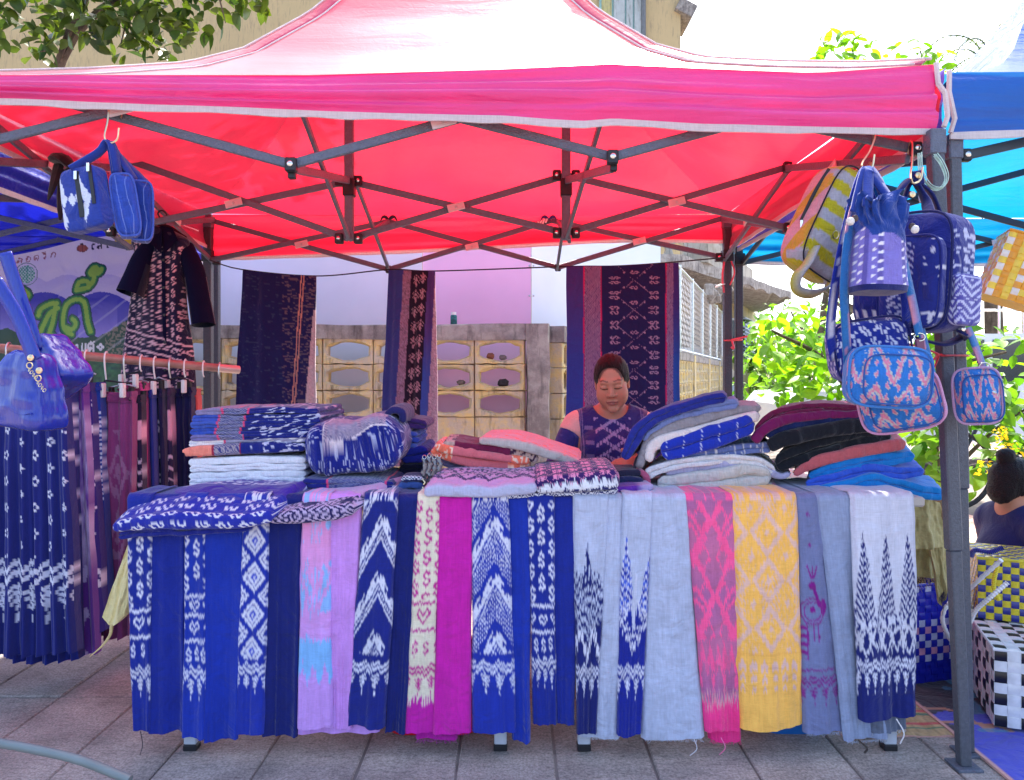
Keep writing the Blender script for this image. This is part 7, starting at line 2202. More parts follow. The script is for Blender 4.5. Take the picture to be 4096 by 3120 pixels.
def axis(*parts):
 out=[parts[0][0]]
 for a,b_,st in parts:
  n=max(1,int(round((b_-a)/st)));out+=list(np.linspace(a,b_,n+1)[1:])
 return np.array(out,float)
def head_frame(c,yaw,pitch,roll):
 Rm=np.array(Matrix.Rotation(yaw,3,'Z')@Matrix.Rotation(pitch,3,'X')@Matrix.Rotation(roll,3,'Y'))
 return Rm,(lambda x,y,z:Rm@(np.array((x,y,z))*HS)+np.array(c))
def add_head(f,Rm,h):
 E=lambda c,r,k=.012,cut=False:f.ell(h(*c),r,k,Rm,cut)
 E((0,.016,.03),(.074,.094,.088));E((0,-.022,-.035),(.066,.066,.086),.02);E((0,-.028,-.082),(.055,.050,.036),.025)
 for s in(-1,1):
  E((s*.042,-.048,-.044),(.027,.031,.034),.025)
  E((s*.075,.014,-.012),(.009,.018,.031),.006);E((s*.079,.010,-.010),(.006,.010,.020),.004,True)
 E((0,-.080,-.108),(.022,.014,.015),.02)
 f.cap(h(-.036,-.073,.024),h(.036,-.073,.024),.012,.012,.018)
 for s in(-1,1):
  E((s*.0315,-.096,.008),(.019,.012,.010),.010,True)
  E((s*.0315,-.0745,.003),(.0165,.0140,.0125),.004)
 f.cap(h(0,-.080,.014),h(0,-.099,-.030),.007,.0115,.010)
 for s in(-1,1):E((s*.0145,-.089,-.034),(.0095,.011,.0085),.006)
 for s in(-1,1):E((s*.008,-.098,-.043),(.0035,.005,.003),.002,True)
 E((0,-.086,-.066),(.025,.010,.0062),.004);E((0,-.085,-.0765),(.021,.0105,.0075),.004)
 f.cap(h(-.026,-.093,-.0712),h(.026,-.093,-.0712),.0016,.0016,.002,True)
def head_colours(v,Rm,c,skin,lip,dark):
 p=(v-np.array(c))@Rm/HS
 x,y,z=p.T
 col=np.tile(np.array(skin),(len(v),1))*(1+.05*noise2(x*40,z*40,2))[:,None]
 front=y<-.05
 ax=np.abs(x)
 ck=np.exp(-(((ax-.042)/.022)**2+((z+.035)/.022)**2))*front
 col=mixc(col,np.array(skin)*np.array((1.12,.78,.76)),ck*.6)
 lipm=front&(ax<.0265)&(np.abs(z+.0715)<.0095*np.sqrt(np.clip(1-(ax/.0285)**2,0,1))+.0006)
 col=mixc(col,lip,lipm*.7)
 br=front&(np.abs(z-(.0305+.006*np.exp(-((ax-.036)/.012)**2)-(ax-.03)*.06))<.0030-.03*np.clip(ax-.04,0,1))&(ax>.012)&(ax<.055)
 col=mixc(col,dark,br*.62)
 lash=front&(np.abs(z-(-.0045+.0022*((ax-.031)/.016)**2*0-.002*np.exp(-((ax-.031)/.01)**2)))<.0027)&(ax>.0145)&(ax<.0495)
 col=mixc(col,dark,lash*.95)
 no=front&(np.hypot(ax-.008,(z+.0425)*1.4)<.004)
 col=mixc(col,np.array(dark)*1.3,no*.9)
 q=np.sqrt((x/.065)**2+((y+.095)/.080)**2+((z+.008)/.110)**2)
 hairy=(z>.035)&(q>.90+.07*noise2(x*160,z*160,7))&(ax<.072)
 return mixc(col,np.array(dark)*1.1,np.clip((q-.88)/.12,0,1)*hairy*.85),p
SKIN=cloth_mat('skin',None,rough=.5,weave=60,slub=.04,bump=.03,wrinkle=.03,spec=.4,sheen=.05)
HAIR=plain('dark_hair',C(30,21,21),.5,0,.3,var=.5,scale=1,bump=1.0,bscale=1,stretch=(420,22,260))
SK,LIP,DK=C(190,130,102),C(142,72,70),C(34,22,20)
O=np.array((.412,3.02,0.0))
W=lambda x,y,z:np.array((x,y,z))+O
hc=W(-.002,-.04,1.112)
Rm,h=head_frame(hc,R(-10),R(19),R(-4))
xs=axis((-.34,-.11,.008),(-.11,.11,.0026),(.11,.34,.008))+O[0]
ys=axis((-.56,-.50,.008),(-.50,-.34,.0045),(-.34,-.15,.008),(-.15,.14,.003),(.14,.22,.01))+O[1]
zs=axis((-.01,.72,.014),(.72,.95,.0048),(.95,1.25,.0026))
f=Field(xs,ys,zs)
Wt=lambda x,y,z:W(x,y,z+.052)
def torso(f,g=0.0,neck=True):
 f.ell(Wt(0,.015,.80),(.146+g,.098+g,.155+g),.02);f.ell(Wt(0,.0,.66),(.150+g,.110+g,.15+g),.05);f.ell(Wt(0,.01,.50),(.165+g,.13+g,.13+g),.05)
 f.cap(Wt(-.125,.03,.884),Wt(.125,.03,.889),.050+g,.050+g,.04)
 for s in(-1,1):f.ell(Wt(s*.062,-.075,.79),(.056+g,.045+g,.056+g),.04)
 if neck:f.cap(Wt(0,.035,.90),h(0,.035,-.05),.052+g,.046+g,.035);f.cap(Wt(-.075,.035,.912),Wt(.075,.035,.915),.032+g,.032+g,.04)
ARM_L=[(-.146,.03,.930),(-.238,-.03,.735),(-.12,-.32,.80)]
ARM_R=[(.146,.03,.933),(.205,-.10,.72),(.075,-.405,.822)]
def arm(f,A,g=0.0,r=(.042,.037,.031,.024),end=1.0,start=0.0):
 a,b_,c=[W(*p)for p in A];c=b_+(c-b_)*end;a=a+(b_-a)*start
 f.cap(a,b_,r[0]+g,r[1]+g,.03);f.cap(b_,c,r[1]*.92+g,r[3]+(r[2]-r[3])*(1-end)+g,.02)
torso(f);add_head(f,Rm,h);arm(f,ARM_L);arm(f,ARM_R)
for s in(-1,1):
 f.cap(W(s*.09,.02,.50),W(s*.10,-.36,.50),.085,.062,.04);f.cap(W(s*.10,-.36,.49),W(s*.10,-.32,.08),.058,.038,.03);f.ell(W(s*.10,-.36,.035),(.042,.11,.035),.03)
def hand(f,w,d,up,s=1.0,curl=.35):
 """Palm, four fingers of different lengths and a thumb, from wrist w along d."""
 w,d,up=np.array(w),np.array(d,float),np.array(up,float);d/=np.linalg.norm(d);side=np.cross(d,up);side/=np.linalg.norm(side);up=np.cross(side,d)
 for k in(-1.1,-.35,.4,1.1):f.cap(w+side*k*.010,w+d*.075+side*k*.018,.013,.012,.008)
 for k,L in((-1.1,.052),(-.35,.066),(.4,.072),(1.1,.064)):
  a=w+d*.078+side*k*.0185;b_=a+(d*math.cos(curl)-up*math.sin(curl))*L*.5;c=b_+(d*math.cos(curl*2.2)-up*math.sin(curl*2.2))*L*.5
  f.cap(a,b_,.0092,.0085,.003);f.cap(b_,c,.0085,.007,.003)
 a=w+d*.022+side*.022;b_=a+d*.030+side*.026+up*.008;c=b_+d*.030+side*.006+up*.006
 f.cap(a,b_,.0125,.0105,.006);f.cap(b_,c,.0105,.0078,.003)
hand(f,W(.075,-.405,.822),(-1,-.18,.02),(.1,-.6,.8));hand(f,W(-.12,-.32,.80),(.8,-.5,.0),(0,0,1))
v,q=f.mesh()
col,hp=head_colours(v,Rm,hc,SK,LIP,DK)
nail=np.hypot(v[:,0]-(O[0]-.013),v[:,2]-.845)<.005
t=thing('person','woman in a navy patterned vest standing behind the table, looking down at the cloths','person',tuple(W(0,0,0)))
t['label']='woman in a navy patterned vest behind the table, looking down at the cloths'
obj('person_body',MB().add(v,q,col),SKIN,t,angle=180)
f=Field(axis((-.11,.11,.0035))+hc[0],axis((-.12,.2,.0035))+hc[1],axis((-.12,.16,.0035))+hc[2])
f.ell(h(0,.020,.036),(.081,.100,.093),.01,Rm);f.ell(h(0,.10,-.01),(.05,.05,.05),.03,Rm)
for s in(-1,1):f.cap(h(s*.064,-.006,.035),h(s*.070,.004,.002),.013,.008,.015)
[f.ell(h(k*.014,-.095,-.012),(.060,.080,.115),.006,Rm,True)for k in(-1,1)];f.ell(h(0,-.02,-.11),(.1,.09,.075),.01,Rm,True)
for s in(-1,1):f.ell(h(s*.088,.010,-.025),(.02,.026,.032),.006,Rm,True)
v,q=f.mesh();v=v+(v-v.mean(0))*(.022*noise2(v[:,0]*130,v[:,2]*60,3)+.014*noise2(v[:,0]*300,v[:,2]*90,5))[:,None];obj('hair',MB().add(v,q),HAIR,t,angle=180)
f=Field(axis((-.2,.2,.0042))+O[0],axis((-.16,.16,.0055))+O[1],axis((.5,1.02,.0042)))
torso(f,.009);
f.ell(W(0,-.02,1.046),(.082,.17,.090),.006,None,True)
for s in(-1,1):f.ell(W(s*.232,.02,.882),(.105,.2,.14),.012,None,True)
f.ell(W(0,0,.42),(.3,.3,.1),.01,None,True)
v,q=f.mesh()
x,y,z=(v-O).T;z=z-.052
xx=x+.010*(z-.8)
dz=(z-.93)/.105
d=np.abs(xx)/.085*.5
lat=np.zeros(len(v))
for k in(-2,-1,0,1,2):
 lat=np.maximum(lat,(np.abs((dz*1.0+d*1.0+k*.0)%.5-.25)<.07)&(np.abs(xx)<.078)&((np.abs(xx)/.0125)%1>.25))
 lat=np.maximum(lat,(np.abs((dz*1.0-d*1.0)%.5-.25)<.07)&(np.abs(xx)<.078)&((np.abs(xx)/.0125+.5)%1>.25)&(np.abs(xx)<.05))
sm=(np.abs(np.abs(xx)-.098)<.016)&(np.abs(((z-.9)/.055)%1-.5)<.14)
colv=mixc(np.tile(np.array(C(44,40,108)),(len(v),1)),C(168,150,190),np.clip(lat*.85+sm*.4,0,1)*((y<0)&(z<.915)))
colv=mixc(colv,C(112,104,150),(np.abs(np.abs(xx)-.122)<.0022)|(np.abs(np.abs(xx)-.130)<.0018))
colv=mixc(colv,C(120,84,110),np.clip((np.abs(xx)-.131)/.004,0,1)*.6)
colv=mixc(colv,C(34,40,104),np.sqrt((x/.094)**2+((z-1.0)/.093)**2+((y+.02)/.16)**2)<1.0)
obj('vest',MB().add(v,q,colv),PATT_SOFT,t,angle=180)
for A,s in((ARM_L,-1),(ARM_R,1)):
 f=Field(axis((-.34,.34,.006))+O[0],axis((-.4,.12,.006))+O[1],axis((.6,.96,.006)))
 arm(f,A,.012,end=.86,start=.22)
 v,q=f.mesh();m=noise2((v[:,0]+v[:,1])*26,v[:,2]*26,5)>.35
 obj('sleeve',MB().add(v,q,mixc(np.tile(np.array(C(50,52,122)),(len(v),1)),C(96,92,150),m*.6)),PATT_SOFT,t,angle=180)
 f=Field(axis((-.28,.28,.005))+O[0],axis((-.12,.14,.006))+O[1],axis((.74,1.03,.005)))
 f.cap(Wt(s*.120,.03,.880),Wt(s*.160,.018,.835),.055,.056,.02);f.cap(Wt(s*.146,.03,.878),Wt(s*.186,.005,.80),.054,.055,.02);f.cap(Wt(s*.09,.03,.897),Wt(s*.12,.03,.884),.052,.056,.02)
 f.ell(Wt(s*.225,-.02,.778),(.110,.2,.092),.006,None,True)
 v,q=f.mesh();obj('cap_sleeve',MB().add(v,q),cloth_mat('pale_peach_cloth',C(232,178,166),weave=520,slub=.1),t,angle=180)
st=thing('stool','red plastic stool under the seated seller behind the table','stool',tuple(W(0,.05,0)))
RP=plain('red_stool_plastic',C(190,30,36),.4)
obj('seat',bx(MB(),W(0,.05,.385),(.32,.32,.035),bevel=.012),RP,st,smooth=False)
for a in(-1,1):
 for b_ in(-1,1):obj('leg',bar(MB(),W(a*.16,.05+b_*.16,.0),W(a*.13,.05+b_*.13,.37),.04,.04),RP,st,smooth=False)
HS=.97
O2=np.array((P(4062,0,3.05).x,3.05,0.0));W2=lambda x,y,z:np.array((x,y,z))+O2
h2=W2(-.01,-.01,P(0,1945,3.05).z)
Rm2,hh=head_frame(h2,R(112),R(8),R(0))
f=Field(axis((-.26,.5,.006))+O2[0],axis((-.24,.24,.006))+O2[1],axis((-.01,.42,.012),(.42,.86,.0045)))
add_head(f,Rm2,hh);f.cap(hh(0,.03,-.05),W2(0,.01,.52),.045,.05,.03)
def tor2(f,g=0):f.ell(W2(.0,.0,.33),(.13+g,.17+g,.20+g),.03);f.cap(W2(0,-.13,.52),W2(0,.13,.52),.055+g,.055+g,.05);f.cap(W2(0,-.05,.56),W2(0,.05,.56),.045+g,.045+g,.05);f.ell(W2(.0,0,.20),(.16+g,.17+g,.12+g),.05)
def arm2(f,g=0):
 for s in(-1,1):f.cap(W2(0,s*.17,.50),W2(.06,s*.2,.25),.046+g,.038+g,.03);f.cap(W2(.06,s*.2,.25),W2(.27,s*.1,.28),.036+g,.026+g,.02)
tor2(f);arm2(f)
for s in(-1,1):f.cap(W2(.02,s*.09,.16),W2(.36,s*.13,.30),.08,.06,.04);f.cap(W2(.36,s*.13,.30),W2(.30,s*.13,.06),.055,.036,.03);f.ell(W2(.36,s*.13,.03),(.1,.04,.032),.03);hand(f,W2(.27,s*.1,.28),(1,-s*.3,-.1),(0,0,1))
v,q=f.mesh();colr,_=head_colours(v,Rm2,h2,SK,LIP,DK)
t=thing('person','person with a dark hair bun and navy shirt sitting low at the right edge','person',tuple(W2(0,0,0)))
obj('person_body',MB().add(v,q,colr),SKIN,t,angle=180)
f=Field(axis((-.16,.16,.0045))+h2[0],axis((-.16,.16,.0045))+h2[1],axis((-.14,.24,.0045))+h2[2])
f.ell(hh(0,.022,.034),(.083,.102,.094),.01,Rm2);f.ell(hh(0,.085,-.03),(.055,.035,.05),.03,Rm2);f.ell(hh(.0,.075,.125),(.036,.038,.036),.012,Rm2)
f.ell(hh(0,-.092,-.02),(.066,.084,.1),.008,Rm2,True);f.ell(hh(0,-.02,-.115),(.1,.075,.07),.01,Rm2,True)
for s in(-1,1):f.ell(hh(s*.088,.008,-.022),(.02,.022,.030),.006,Rm2,True)
v,q=f.mesh();v=v+(v-v.mean(0))*(.022*noise2(v[:,0]*130,v[:,2]*60,3)+.014*noise2(v[:,0]*300,v[:,2]*90,5))[:,None];obj('hair',MB().add(v,q),HAIR,t,angle=180)
f=Field(axis((-.22,.4,.008))+O2[0],axis((-.28,.28,.008))+O2[1],axis((.05,.66,.007)))
tor2(f,.012);arm2(f,.013);f.ell(W2(.02,0,.67),(.075,.08,.07),.008,None,True);f.ell(W2(.33,0,.27),(.13,.3,.12),.01,None,True)
v,q=f.mesh();obj('shirt',MB().add(v,q),cloth_mat('navy_shirt',C(28,38,96),weave=520),t,angle=180)
obj_st=thing('stool','low wooden stool under the person at the right edge','stool',tuple(W2(0,0,0)))
WOOD=plain('brown_wood',C(126,92,62),.6,var=.3,scale=14)
obj('seat',bx(MB(),W2(0,0,.075),(.26,.3,.03),bevel=.006),WOOD,obj_st,smooth=False)
for a in(-1,1):obj('leg',bx(MB(),W2(a*.1,0,.03),(.03,.28,.06),bevel=.004),WOOD,obj_st,smooth=False)
# ==== TREES
def leaf_vf(L=.13,w=.06,fold=.25,droop=.2,n=5):
 t=np.linspace(0,1,n);wd=np.sin(math.pi*np.clip(t**.85,0,1))**.8*w/2;wd[0]=.002;wd[-1]=.0006
 z=-droop*L*t**2
 v=[]
 for i in range(n):v+=[(-wd[i],L*t[i],z[i]+wd[i]*fold),(0,L*t[i],z[i]),(wd[i],L*t[i],z[i]+wd[i]*fold)]
 f=[]
 for i in range(n-1):
  a=3*i;f+=[[a,a+1,a+4,a+3],[a+1,a+2,a+5,a+4]]
 return np.array(v),np.array(f)
def branches(par,trunk,mat,limbs,name='branch'):
 o=None
 pts,r0,r1=trunk
 p=spline(pts,24);n=len(p)
 o=obj('trunk',tube(MB(),[tuple(q)for q in p],list(np.linspace(r0,r1,n)*(1+.08*noise1(np.arange(n)*.9,3))),10),mat,par)
 for lp,a,b_ in limbs:
  p=spline(lp,12);obj(name,tube(MB(),[tuple(q)for q in p],list(np.linspace(a,b_,12)),6),mat,o)
 return o
def leaf_xf(r_,up=.55,spread=1.0):
 """A random hanging-to-level attitude for a leaf."""
 az=r_.uniform(0,2*math.pi);el=r_.gauss(-.35,.5)*spread
 return Matrix.Rotation(az,3,'Z')@Matrix.Rotation(el,3,'X')@Matrix.Rotation(r_.gauss(0,.6),3,'Y')
def crown(par,clumps,n,leaf,mat,seed,singles=0,name='leaves',twig=None):
 """Leaves spread through overlapping clumps (centre, radii); the nearest 'singles' are objects of their own."""
 r_=random.Random(seed);LV,LF=leaf
 pts=[]
 tot=sum(c[1][0]*c[1][1]*c[1][2]for c in clumps)
 for c,rad,*wgt in clumps:
  k=int(n*rad[0]*rad[1]*rad[2]/tot)+4
  for _ in range(k):
   while True:
    q=Vector((r_.uniform(-1,1),r_.uniform(-1,1),r_.uniform(-1,1)))
    if q.length<1:break
   q=q*(q.length**-.35 if q.length>.05 else 1)
   pts.append(Vector(c)+Vector((q.x*rad[0],q.y*rad[1],q.z*rad[2])))
 pts.sort(key=lambda p:(p-Vector((0,0,CZ))).length)
 mb=MB();me=None
 for i,p in enumerate(pts):
  Rl=leaf_xf(r_);s=r_.uniform(.65,1.25)
  if i<singles:
   if me is None:
    o=obj('leaf',MB().add(LV,LF),mat,None,angle=180);me=o.data;o.parent=par;o.location=p-origin(par);o.rotation_euler=Rl.to_euler();o.scale=(s,)*3
   else:inst('leaf',me,par,p,Rl.to_euler(),(s,)*3)
  else:mb.add((LV*s)@np.array(Rl).T+np.array(p),LF)
 if mb.n:
  o=obj(name,mb,mat,par,angle=180);o['kind']='stuff'
 return pts
BARK=weathered('grey_brown_bark',C(112,98,82),C(88,76,64),C(52,44,38),scale=9,bump=.9,bscale=26)
LIME=leaf_mat('sunlit_lime_leaf',C(66,118,22),C(122,168,44),.48)
MIDG=leaf_mat('mid_green_leaf',C(48,98,26),C(96,140,48),.45)
DARKG=leaf_mat('dark_glossy_leaf',C(40,66,26),C(84,104,40),.3,rough=.4)
big=leaf_vf(.17,.092);med=leaf_vf(.11,.055,n=4);sml=leaf_vf(.12,.05,n=3)
t=thing('leafy_tree','low tree with large bright backlit leaves right of the rear canopy legs','tree',(3.6,7.4,0))
branches(t,([(3.6,7.4,0),(3.55,7.35,.7),(3.5,7.2,1.5)],.09,.04),BARK,[([(3.55,7.35,.8),(3.0,7.0,1.3),(2.4,6.7,1.55)],.04,.012),([(3.55,7.3,.9),(3.9,6.9,1.15),(4.5,6.6,1.35)],.035,.012),([(3.5,7.2,1.3),(3.2,6.9,1.7),(2.9,6.8,1.95)],.03,.01),([(3.5,7.25,1.2),(4.0,7.0,1.6),(4.3,6.9,1.9)],.03,.01)])
crown(t,[((2.55,6.75,1.32),(.42,.4,.46)),((3.1,6.9,1.22),(.55,.5,.40)),((3.7,6.8,1.05),(.6,.5,.36)),((3.3,7.3,1.6),(.6,.5,.36)),((4.1,7.0,1.25),(.5,.5,.45)),((4.6,6.7,1.15),(.45,.4,.4))],760,big,LIME,3,singles=230)
t=thing('leafy_tree','airy tree with small leaves behind the low one, next to the concrete house','tree',(4.4,10.5,0))
branches(t,([(4.4,10.5,0),(4.4,10.4,1.4),(4.5,10.3,2.6)],.1,.03),BARK,[([(4.4,10.4,1.5),(4.0,10.2,1.9),(3.85,10.1,2.1)],.03,.008),([(4.4,10.4,1.7),(5.0,10.2,2.2),(5.3,10.1,2.7)],.03,.008),([(4.5,10.3,2.3),(4.8,10.2,2.9),(4.7,10.1,3.1)],.02,.006)])
crown(t,[((4.0,10.3,1.75),(.7,.6,.5)),((4.9,10.4,1.9),(.8,.6,.5)),((5.6,10.4,1.9),(.6,.6,.5)),((4.6,10.2,2.6),(.55,.5,.3)),((5.5,10.3,2.6),(.5,.5,.2)),((4.6,11,1.2),(1.4,.8,.6))],1500,sml,MIDG,5,singles=0)
t=thing('leafy_tree','tall thin tree whose two bright leafy tops show above the red canopy','tree',(4.6,9.2,0))
branches(t,([(4.6,9.2,0),(4.55,9.0,2.5),(4.4,8.4,4.3)],.09,.03),BARK,[([(4.55,9.0,3.0),(4.1,8.4,4.2),(3.75,8.0,4.75)],.03,.008),([(4.5,8.8,3.4),(4.7,8.3,4.4),(4.5,8.0,4.75)],.03,.008)])
crown(t,[((3.55,8,4.70),(.32,.25,.24)),((3.78,8,4.78),(.24,.2,.18)),((4.42,8,4.66),(.32,.25,.18)),((4.72,8,4.58),(.22,.2,.16)),((4.1,8.2,4.2),(.7,.4,.3))],300,leaf_vf(.16,.075),LIME,8,singles=130)
t=thing('flowering_shrub','leafy shrub with hanging yellow blossoms beside the right post','shrub',(2.9,4.9,0))
branches(t,([(2.9,4.9,0),(2.85,4.85,.3),(2.8,4.8,.7)],.04,.02),BARK,[([(2.85,4.85,.35),(2.5,4.7,.7),(2.4,4.6,.95)],.018,.006),([(2.85,4.85,.4),(3.15,4.7,.8),(3.4,4.6,1.0)],.018,.006)])
crown(t,[((2.55,4.7,.72),(.36,.3,.36)),((2.95,4.7,.72),(.36,.3,.34)),((3.35,4.75,.72),(.35,.3,.4)),((3.0,4.8,1.02),(.5,.3,.16))],330,leaf_vf(.13,.07),MIDG,11,singles=140)
YF=leaf_mat('yellow_petal',C(238,206,30),C(248,226,70),.4)
mb=MB();r_=random.Random(4)
pv,pf=leaf_vf(.028,.022,n=3)
for c,n_,h_ in(((2.98,4.42,.82),46,.16),((3.06,4.44,.74),30,.12),((2.86,4.4,.62),16,.08)):
 for i in range(n_):
  p=Vector(c)+Vector((r_.gauss(0,.025),r_.gauss(0,.025),-r_.random()*h_));mb.add(pv@np.array(leaf_xf(r_)).T+np.array(p),pf)
o=obj('blossom',mb,YF,t,angle=180);o['kind']='stuff'
t=thing('golden_blossom','cluster of yellow blossoms hanging behind the orange woven basket','blossom',tuple(P(3935,985,6)))
mb=MB()
for i in range(260):
 p=P(3935,985,6)+Vector((r_.gauss(0,.05),r_.gauss(0,.05),r_.uniform(-.13,.14)));mb.add(pv*1.5@np.array(leaf_xf(r_)).T+np.array(p),pf)
obj('petals',mb,YF,t,angle=180)['kind']='stuff'
obj('stalk',tube(MB(),spline([P(3935,920,6),P(3936,850,6.1),P(4050,760,6.6)],10),.008,5),BARK,t)
t=thing('leafy_tree','dark-leaved tree at top left hanging in front of the cream building','tree',(-4.9,7.2,0))
limbs=[([(-4.8,7.1,2.9),(-4.0,6.6,4.2),(-3.0,6.3,4.6),(-2.1,6.2,4.75)],.06,.012),([(-4.8,7.1,3.1),(-3.4,6.2,4.9),(-1.9,5.4,5.1),(-.9,5.0,5.0)],.06,.01),([(-3.4,6.3,4.5),(-3.3,6.2,4.2),(-3.35,6.2,3.95)],.014,.004),([(-2.6,6.25,4.65),(-2.5,6.2,4.35),(-2.45,6.2,4.15)],.012,.004),([(-4.2,6.6,4.1),(-4.1,6.3,3.95)],.014,.004)]
branches(t,([(-4.9,7.2,0),(-4.85,7.15,1.8),(-4.8,7.1,3.3)],.16,.09),BARK,limbs)
crown(t,[((-4.0,6.3,4.42),(.42,.35,.36)),((-3.4,6.25,4.3),(.42,.3,.36)),((-2.85,6.25,4.38),(.38,.3,.36)),((-2.35,6.25,4.52),(.34,.3,.26)),((-1.95,6.2,4.72),(.3,.2,.18)),((-3.2,6.3,4.85),(1.1,.4,.22)),((-4.3,6.3,4.12),(.3,.3,.2)),((-3.2,6.25,4.1),(.5,.3,.2))],820,leaf_vf(.15,.085),DARKG,14,singles=260)
crown(t,[((-1.1,5.1,4.85),(.55,.5,.14)),((-1.6,4.7,4.9),(.5,.55,.16)),((-2.0,5.3,4.9),(.5,.4,.2)),((-.75,4.75,4.8),(.22,.25,.1)),((-1.5,4.0,4.9),(.4,.35,.12))],620,leaf_vf(.16,.09),DARKG,15,name='overhang_leaves')
t=thing('palm_tree','distant palm whose frond tips show above the blue canopy','tree',(10.7,16,0))
PG=leaf_mat('palm_leaf',C(58,84,54),C(96,118,76),.25)
obj('trunk',tube(MB(),spline([(10.7,16,0),(10.6,16,4),(10.7,16,7.8)],14),list(np.linspace(.2,.13,14)),9),BARK,t)
for k in range(11):
 a=2*math.pi*k/11+.2;mb=MB()
 rib_=spline([(10.7,16,7.8),(10.7+.6*math.cos(a),16+.6*math.sin(a),8.4+.1*(k%3)),(10.7+1.35*math.cos(a),16+1.35*math.sin(a),8.1+.2*(k%3)),(10.7+1.8*math.cos(a),16+1.8*math.sin(a),7.3)],26)
 tube(mb,[tuple(q)for q in rib_],list(np.linspace(.025,.006,26)),4)
 for j in range(4,26):
  d=rib_[j]-rib_[j-1];d/=np.linalg.norm(d);sd=np.cross(d,(0,0,1));sd/=np.linalg.norm(sd)
  for s in(-1,1):
   b0=rib_[j];L_=.55*(1-abs(j-14)/20);tip=b0+sd*s*L_*.75+d*L_*.5-np.array((0,0,L_*.35))
   mb.add([b0-d*.018,b0+d*.018,tip],[[0,1,2]])
 obj('frond',mb,PG,t,smooth=False)
FAR=leaf_mat('far_leaf',C(62,100,44),C(110,140,74),.35)
o_t=tag(obj('far_woods',MB(),None,None),kind='stuff')
mb=MB();r_=random.Random(9);fv,ff=leaf_vf(.5,.28,n=3)
for i in range(5200):
 x=r_.uniform(5,42);y=25+.25*x+r_.gauss(0,1.6);top=2.6+1.1*float(noise1(x*.35,5))+.5*float(noise1(x*1.3,6))
 p=Vector((x,y,top*(r_.random()**.7)));mb.add((fv*r_.uniform(.6,1.4))@np.array(leaf_xf(r_)).T+np.array(p),ff)
bpy.data.objects.remove(o_t);tag(obj('far_woods',mb,FAR,None,angle=180),kind='stuff')
# ==== PICKUP AND BICYCLE behind the shrubs
def prism(mb,outline,y0,y1):
 k=len(outline);v=[(x,y0,z)for x,z in outline]+[(x,y1,z)for x,z in outline]
 return mb.add(v,[list(range(k)),[k+i for i in range(k)][::-1]]+[[i,k+i,k+(i+1)%k,(i+1)%k]for i in range(k)])
TXX,TYY=3.3,8.6
t=thing('pickup_truck','white pickup truck with a chrome load rack parked behind the shrubs','truck',(5.5,TYY+.8,0))
WP=plain('white_car_paint',C(226,230,234),.25,0,.5,var=.02,coat=.8);GLASS=plain('dark_car_glass',C(40,52,60),.06,0,.8,var=.1,coat=1)
obj('car_body',prism(MB(),[(TXX,.35),(TXX,.78),(TXX+.12,.92),(TXX+1.25,1.02),(TXX+1.9,1.62),(TXX+3.0,1.64),(TXX+3.15,1.0),(TXX+5.0,1.0),(TXX+5.0,.35)],TYY,TYY+1.65),WP,t,smooth=False)
for y in(TYY-.004,TYY+1.654):
 for w in([(TXX+1.42,1.06),(TXX+1.92,1.54),(TXX+2.3,1.56),(TXX+2.3,1.06)],[(TXX+2.4,1.06),(TXX+2.4,1.56),(TXX+2.95,1.56),(TXX+3.05,1.06)]):obj('side_window',prism(MB(),w,y-.004,y+.004),GLASS,t,smooth=False)
obj('windscreen',bar(MB(),(TXX+1.30,TYY+.82,1.09),(TXX+1.85,TYY+.82,1.60),1.4,.012,(-.7,0,.7)),GLASS,t,smooth=False)
obj('wing_mirror',bx(MB(),(TXX+1.5,TYY-.14,1.15),(.09,.2,.17),bevel=.03),BLACKP,t,smooth=False)
for x in(TXX+.9,TXX+3.95):
 for y in(TYY+.02,TYY+1.63):
  w=obj('wheel',lathe(MB(),[(.05,-.1),(.3,-.11),(.34,-.06),(.34,.06),(.3,.11),(.05,.1)],(x,y,.34),24,(0,1,0)),plain('tyre_rubber',C(34,34,36),.8),t)
  obj('rim',lathe(MB(),[(0,-.125),(.1,-.12),(.2,-.115),(.21,.115),(.1,.12),(0,.125)],(x,y,.34),20,(0,1,0)),CHROME,w)
for x in np.linspace(TXX+3.2,TXX+4.95,6):
 for y in(TYY+.05,TYY+1.6):obj('rack_post',tube(MB(),[(x,y,1.0),(x,y,2.45)],.02,7),CHROME,t)
for z in(1.35,1.7,2.05,2.45):
 for y in(TYY+.05,TYY+1.6):obj('rack_rail',tube(MB(),[(TXX+2.6 if z>2 else TXX+3.2,y,z),(TXX+4.95,y,z)],.02,7),CHROME,t)
t=thing('bicycle','bicycle leaning behind the shrub, its spoked wheel showing by the right post','bicycle',(3.9,6.1,0))
BF=plain('bicycle_paint',C(40,44,52),.35,.3)
for x in(3.72,4.78):
 c=Vector((x,6.1,.34));w=obj('wheel',tube(MB(),[c+Vector((.32*math.cos(a),0,.32*math.sin(a)))for a in np.linspace(0,6.283,33)[:-1]],.02,8,closed=True),plain('tyre_rubber',C(34,34,36),.8),t)
 mb=MB()
 for k in range(24):a=2*math.pi*k/24;tube(mb,[c+Vector((.02*math.cos(a+1.2),.02*(-1)**k,.02*math.sin(a+1.2))),c+Vector((.30*math.cos(a),0,.30*math.sin(a)))],.0016,3,cap=False)
 o=obj('spokes',mb,CHROME,w);o['kind']='stuff'
mb=MB()
for a,b_ in(((3.72,.34),(4.0,.86)),((4.0,.80),(4.5,.82)),((4.02,.74),(4.36,.32)),((4.36,.32),(4.52,.9)),((4.78,.34),(4.5,.8)),((4.78,.34),(4.36,.32))):tube(mb,[(a[0],6.1,a[1]),(b_[0],6.1,b_[1])],.016,8)
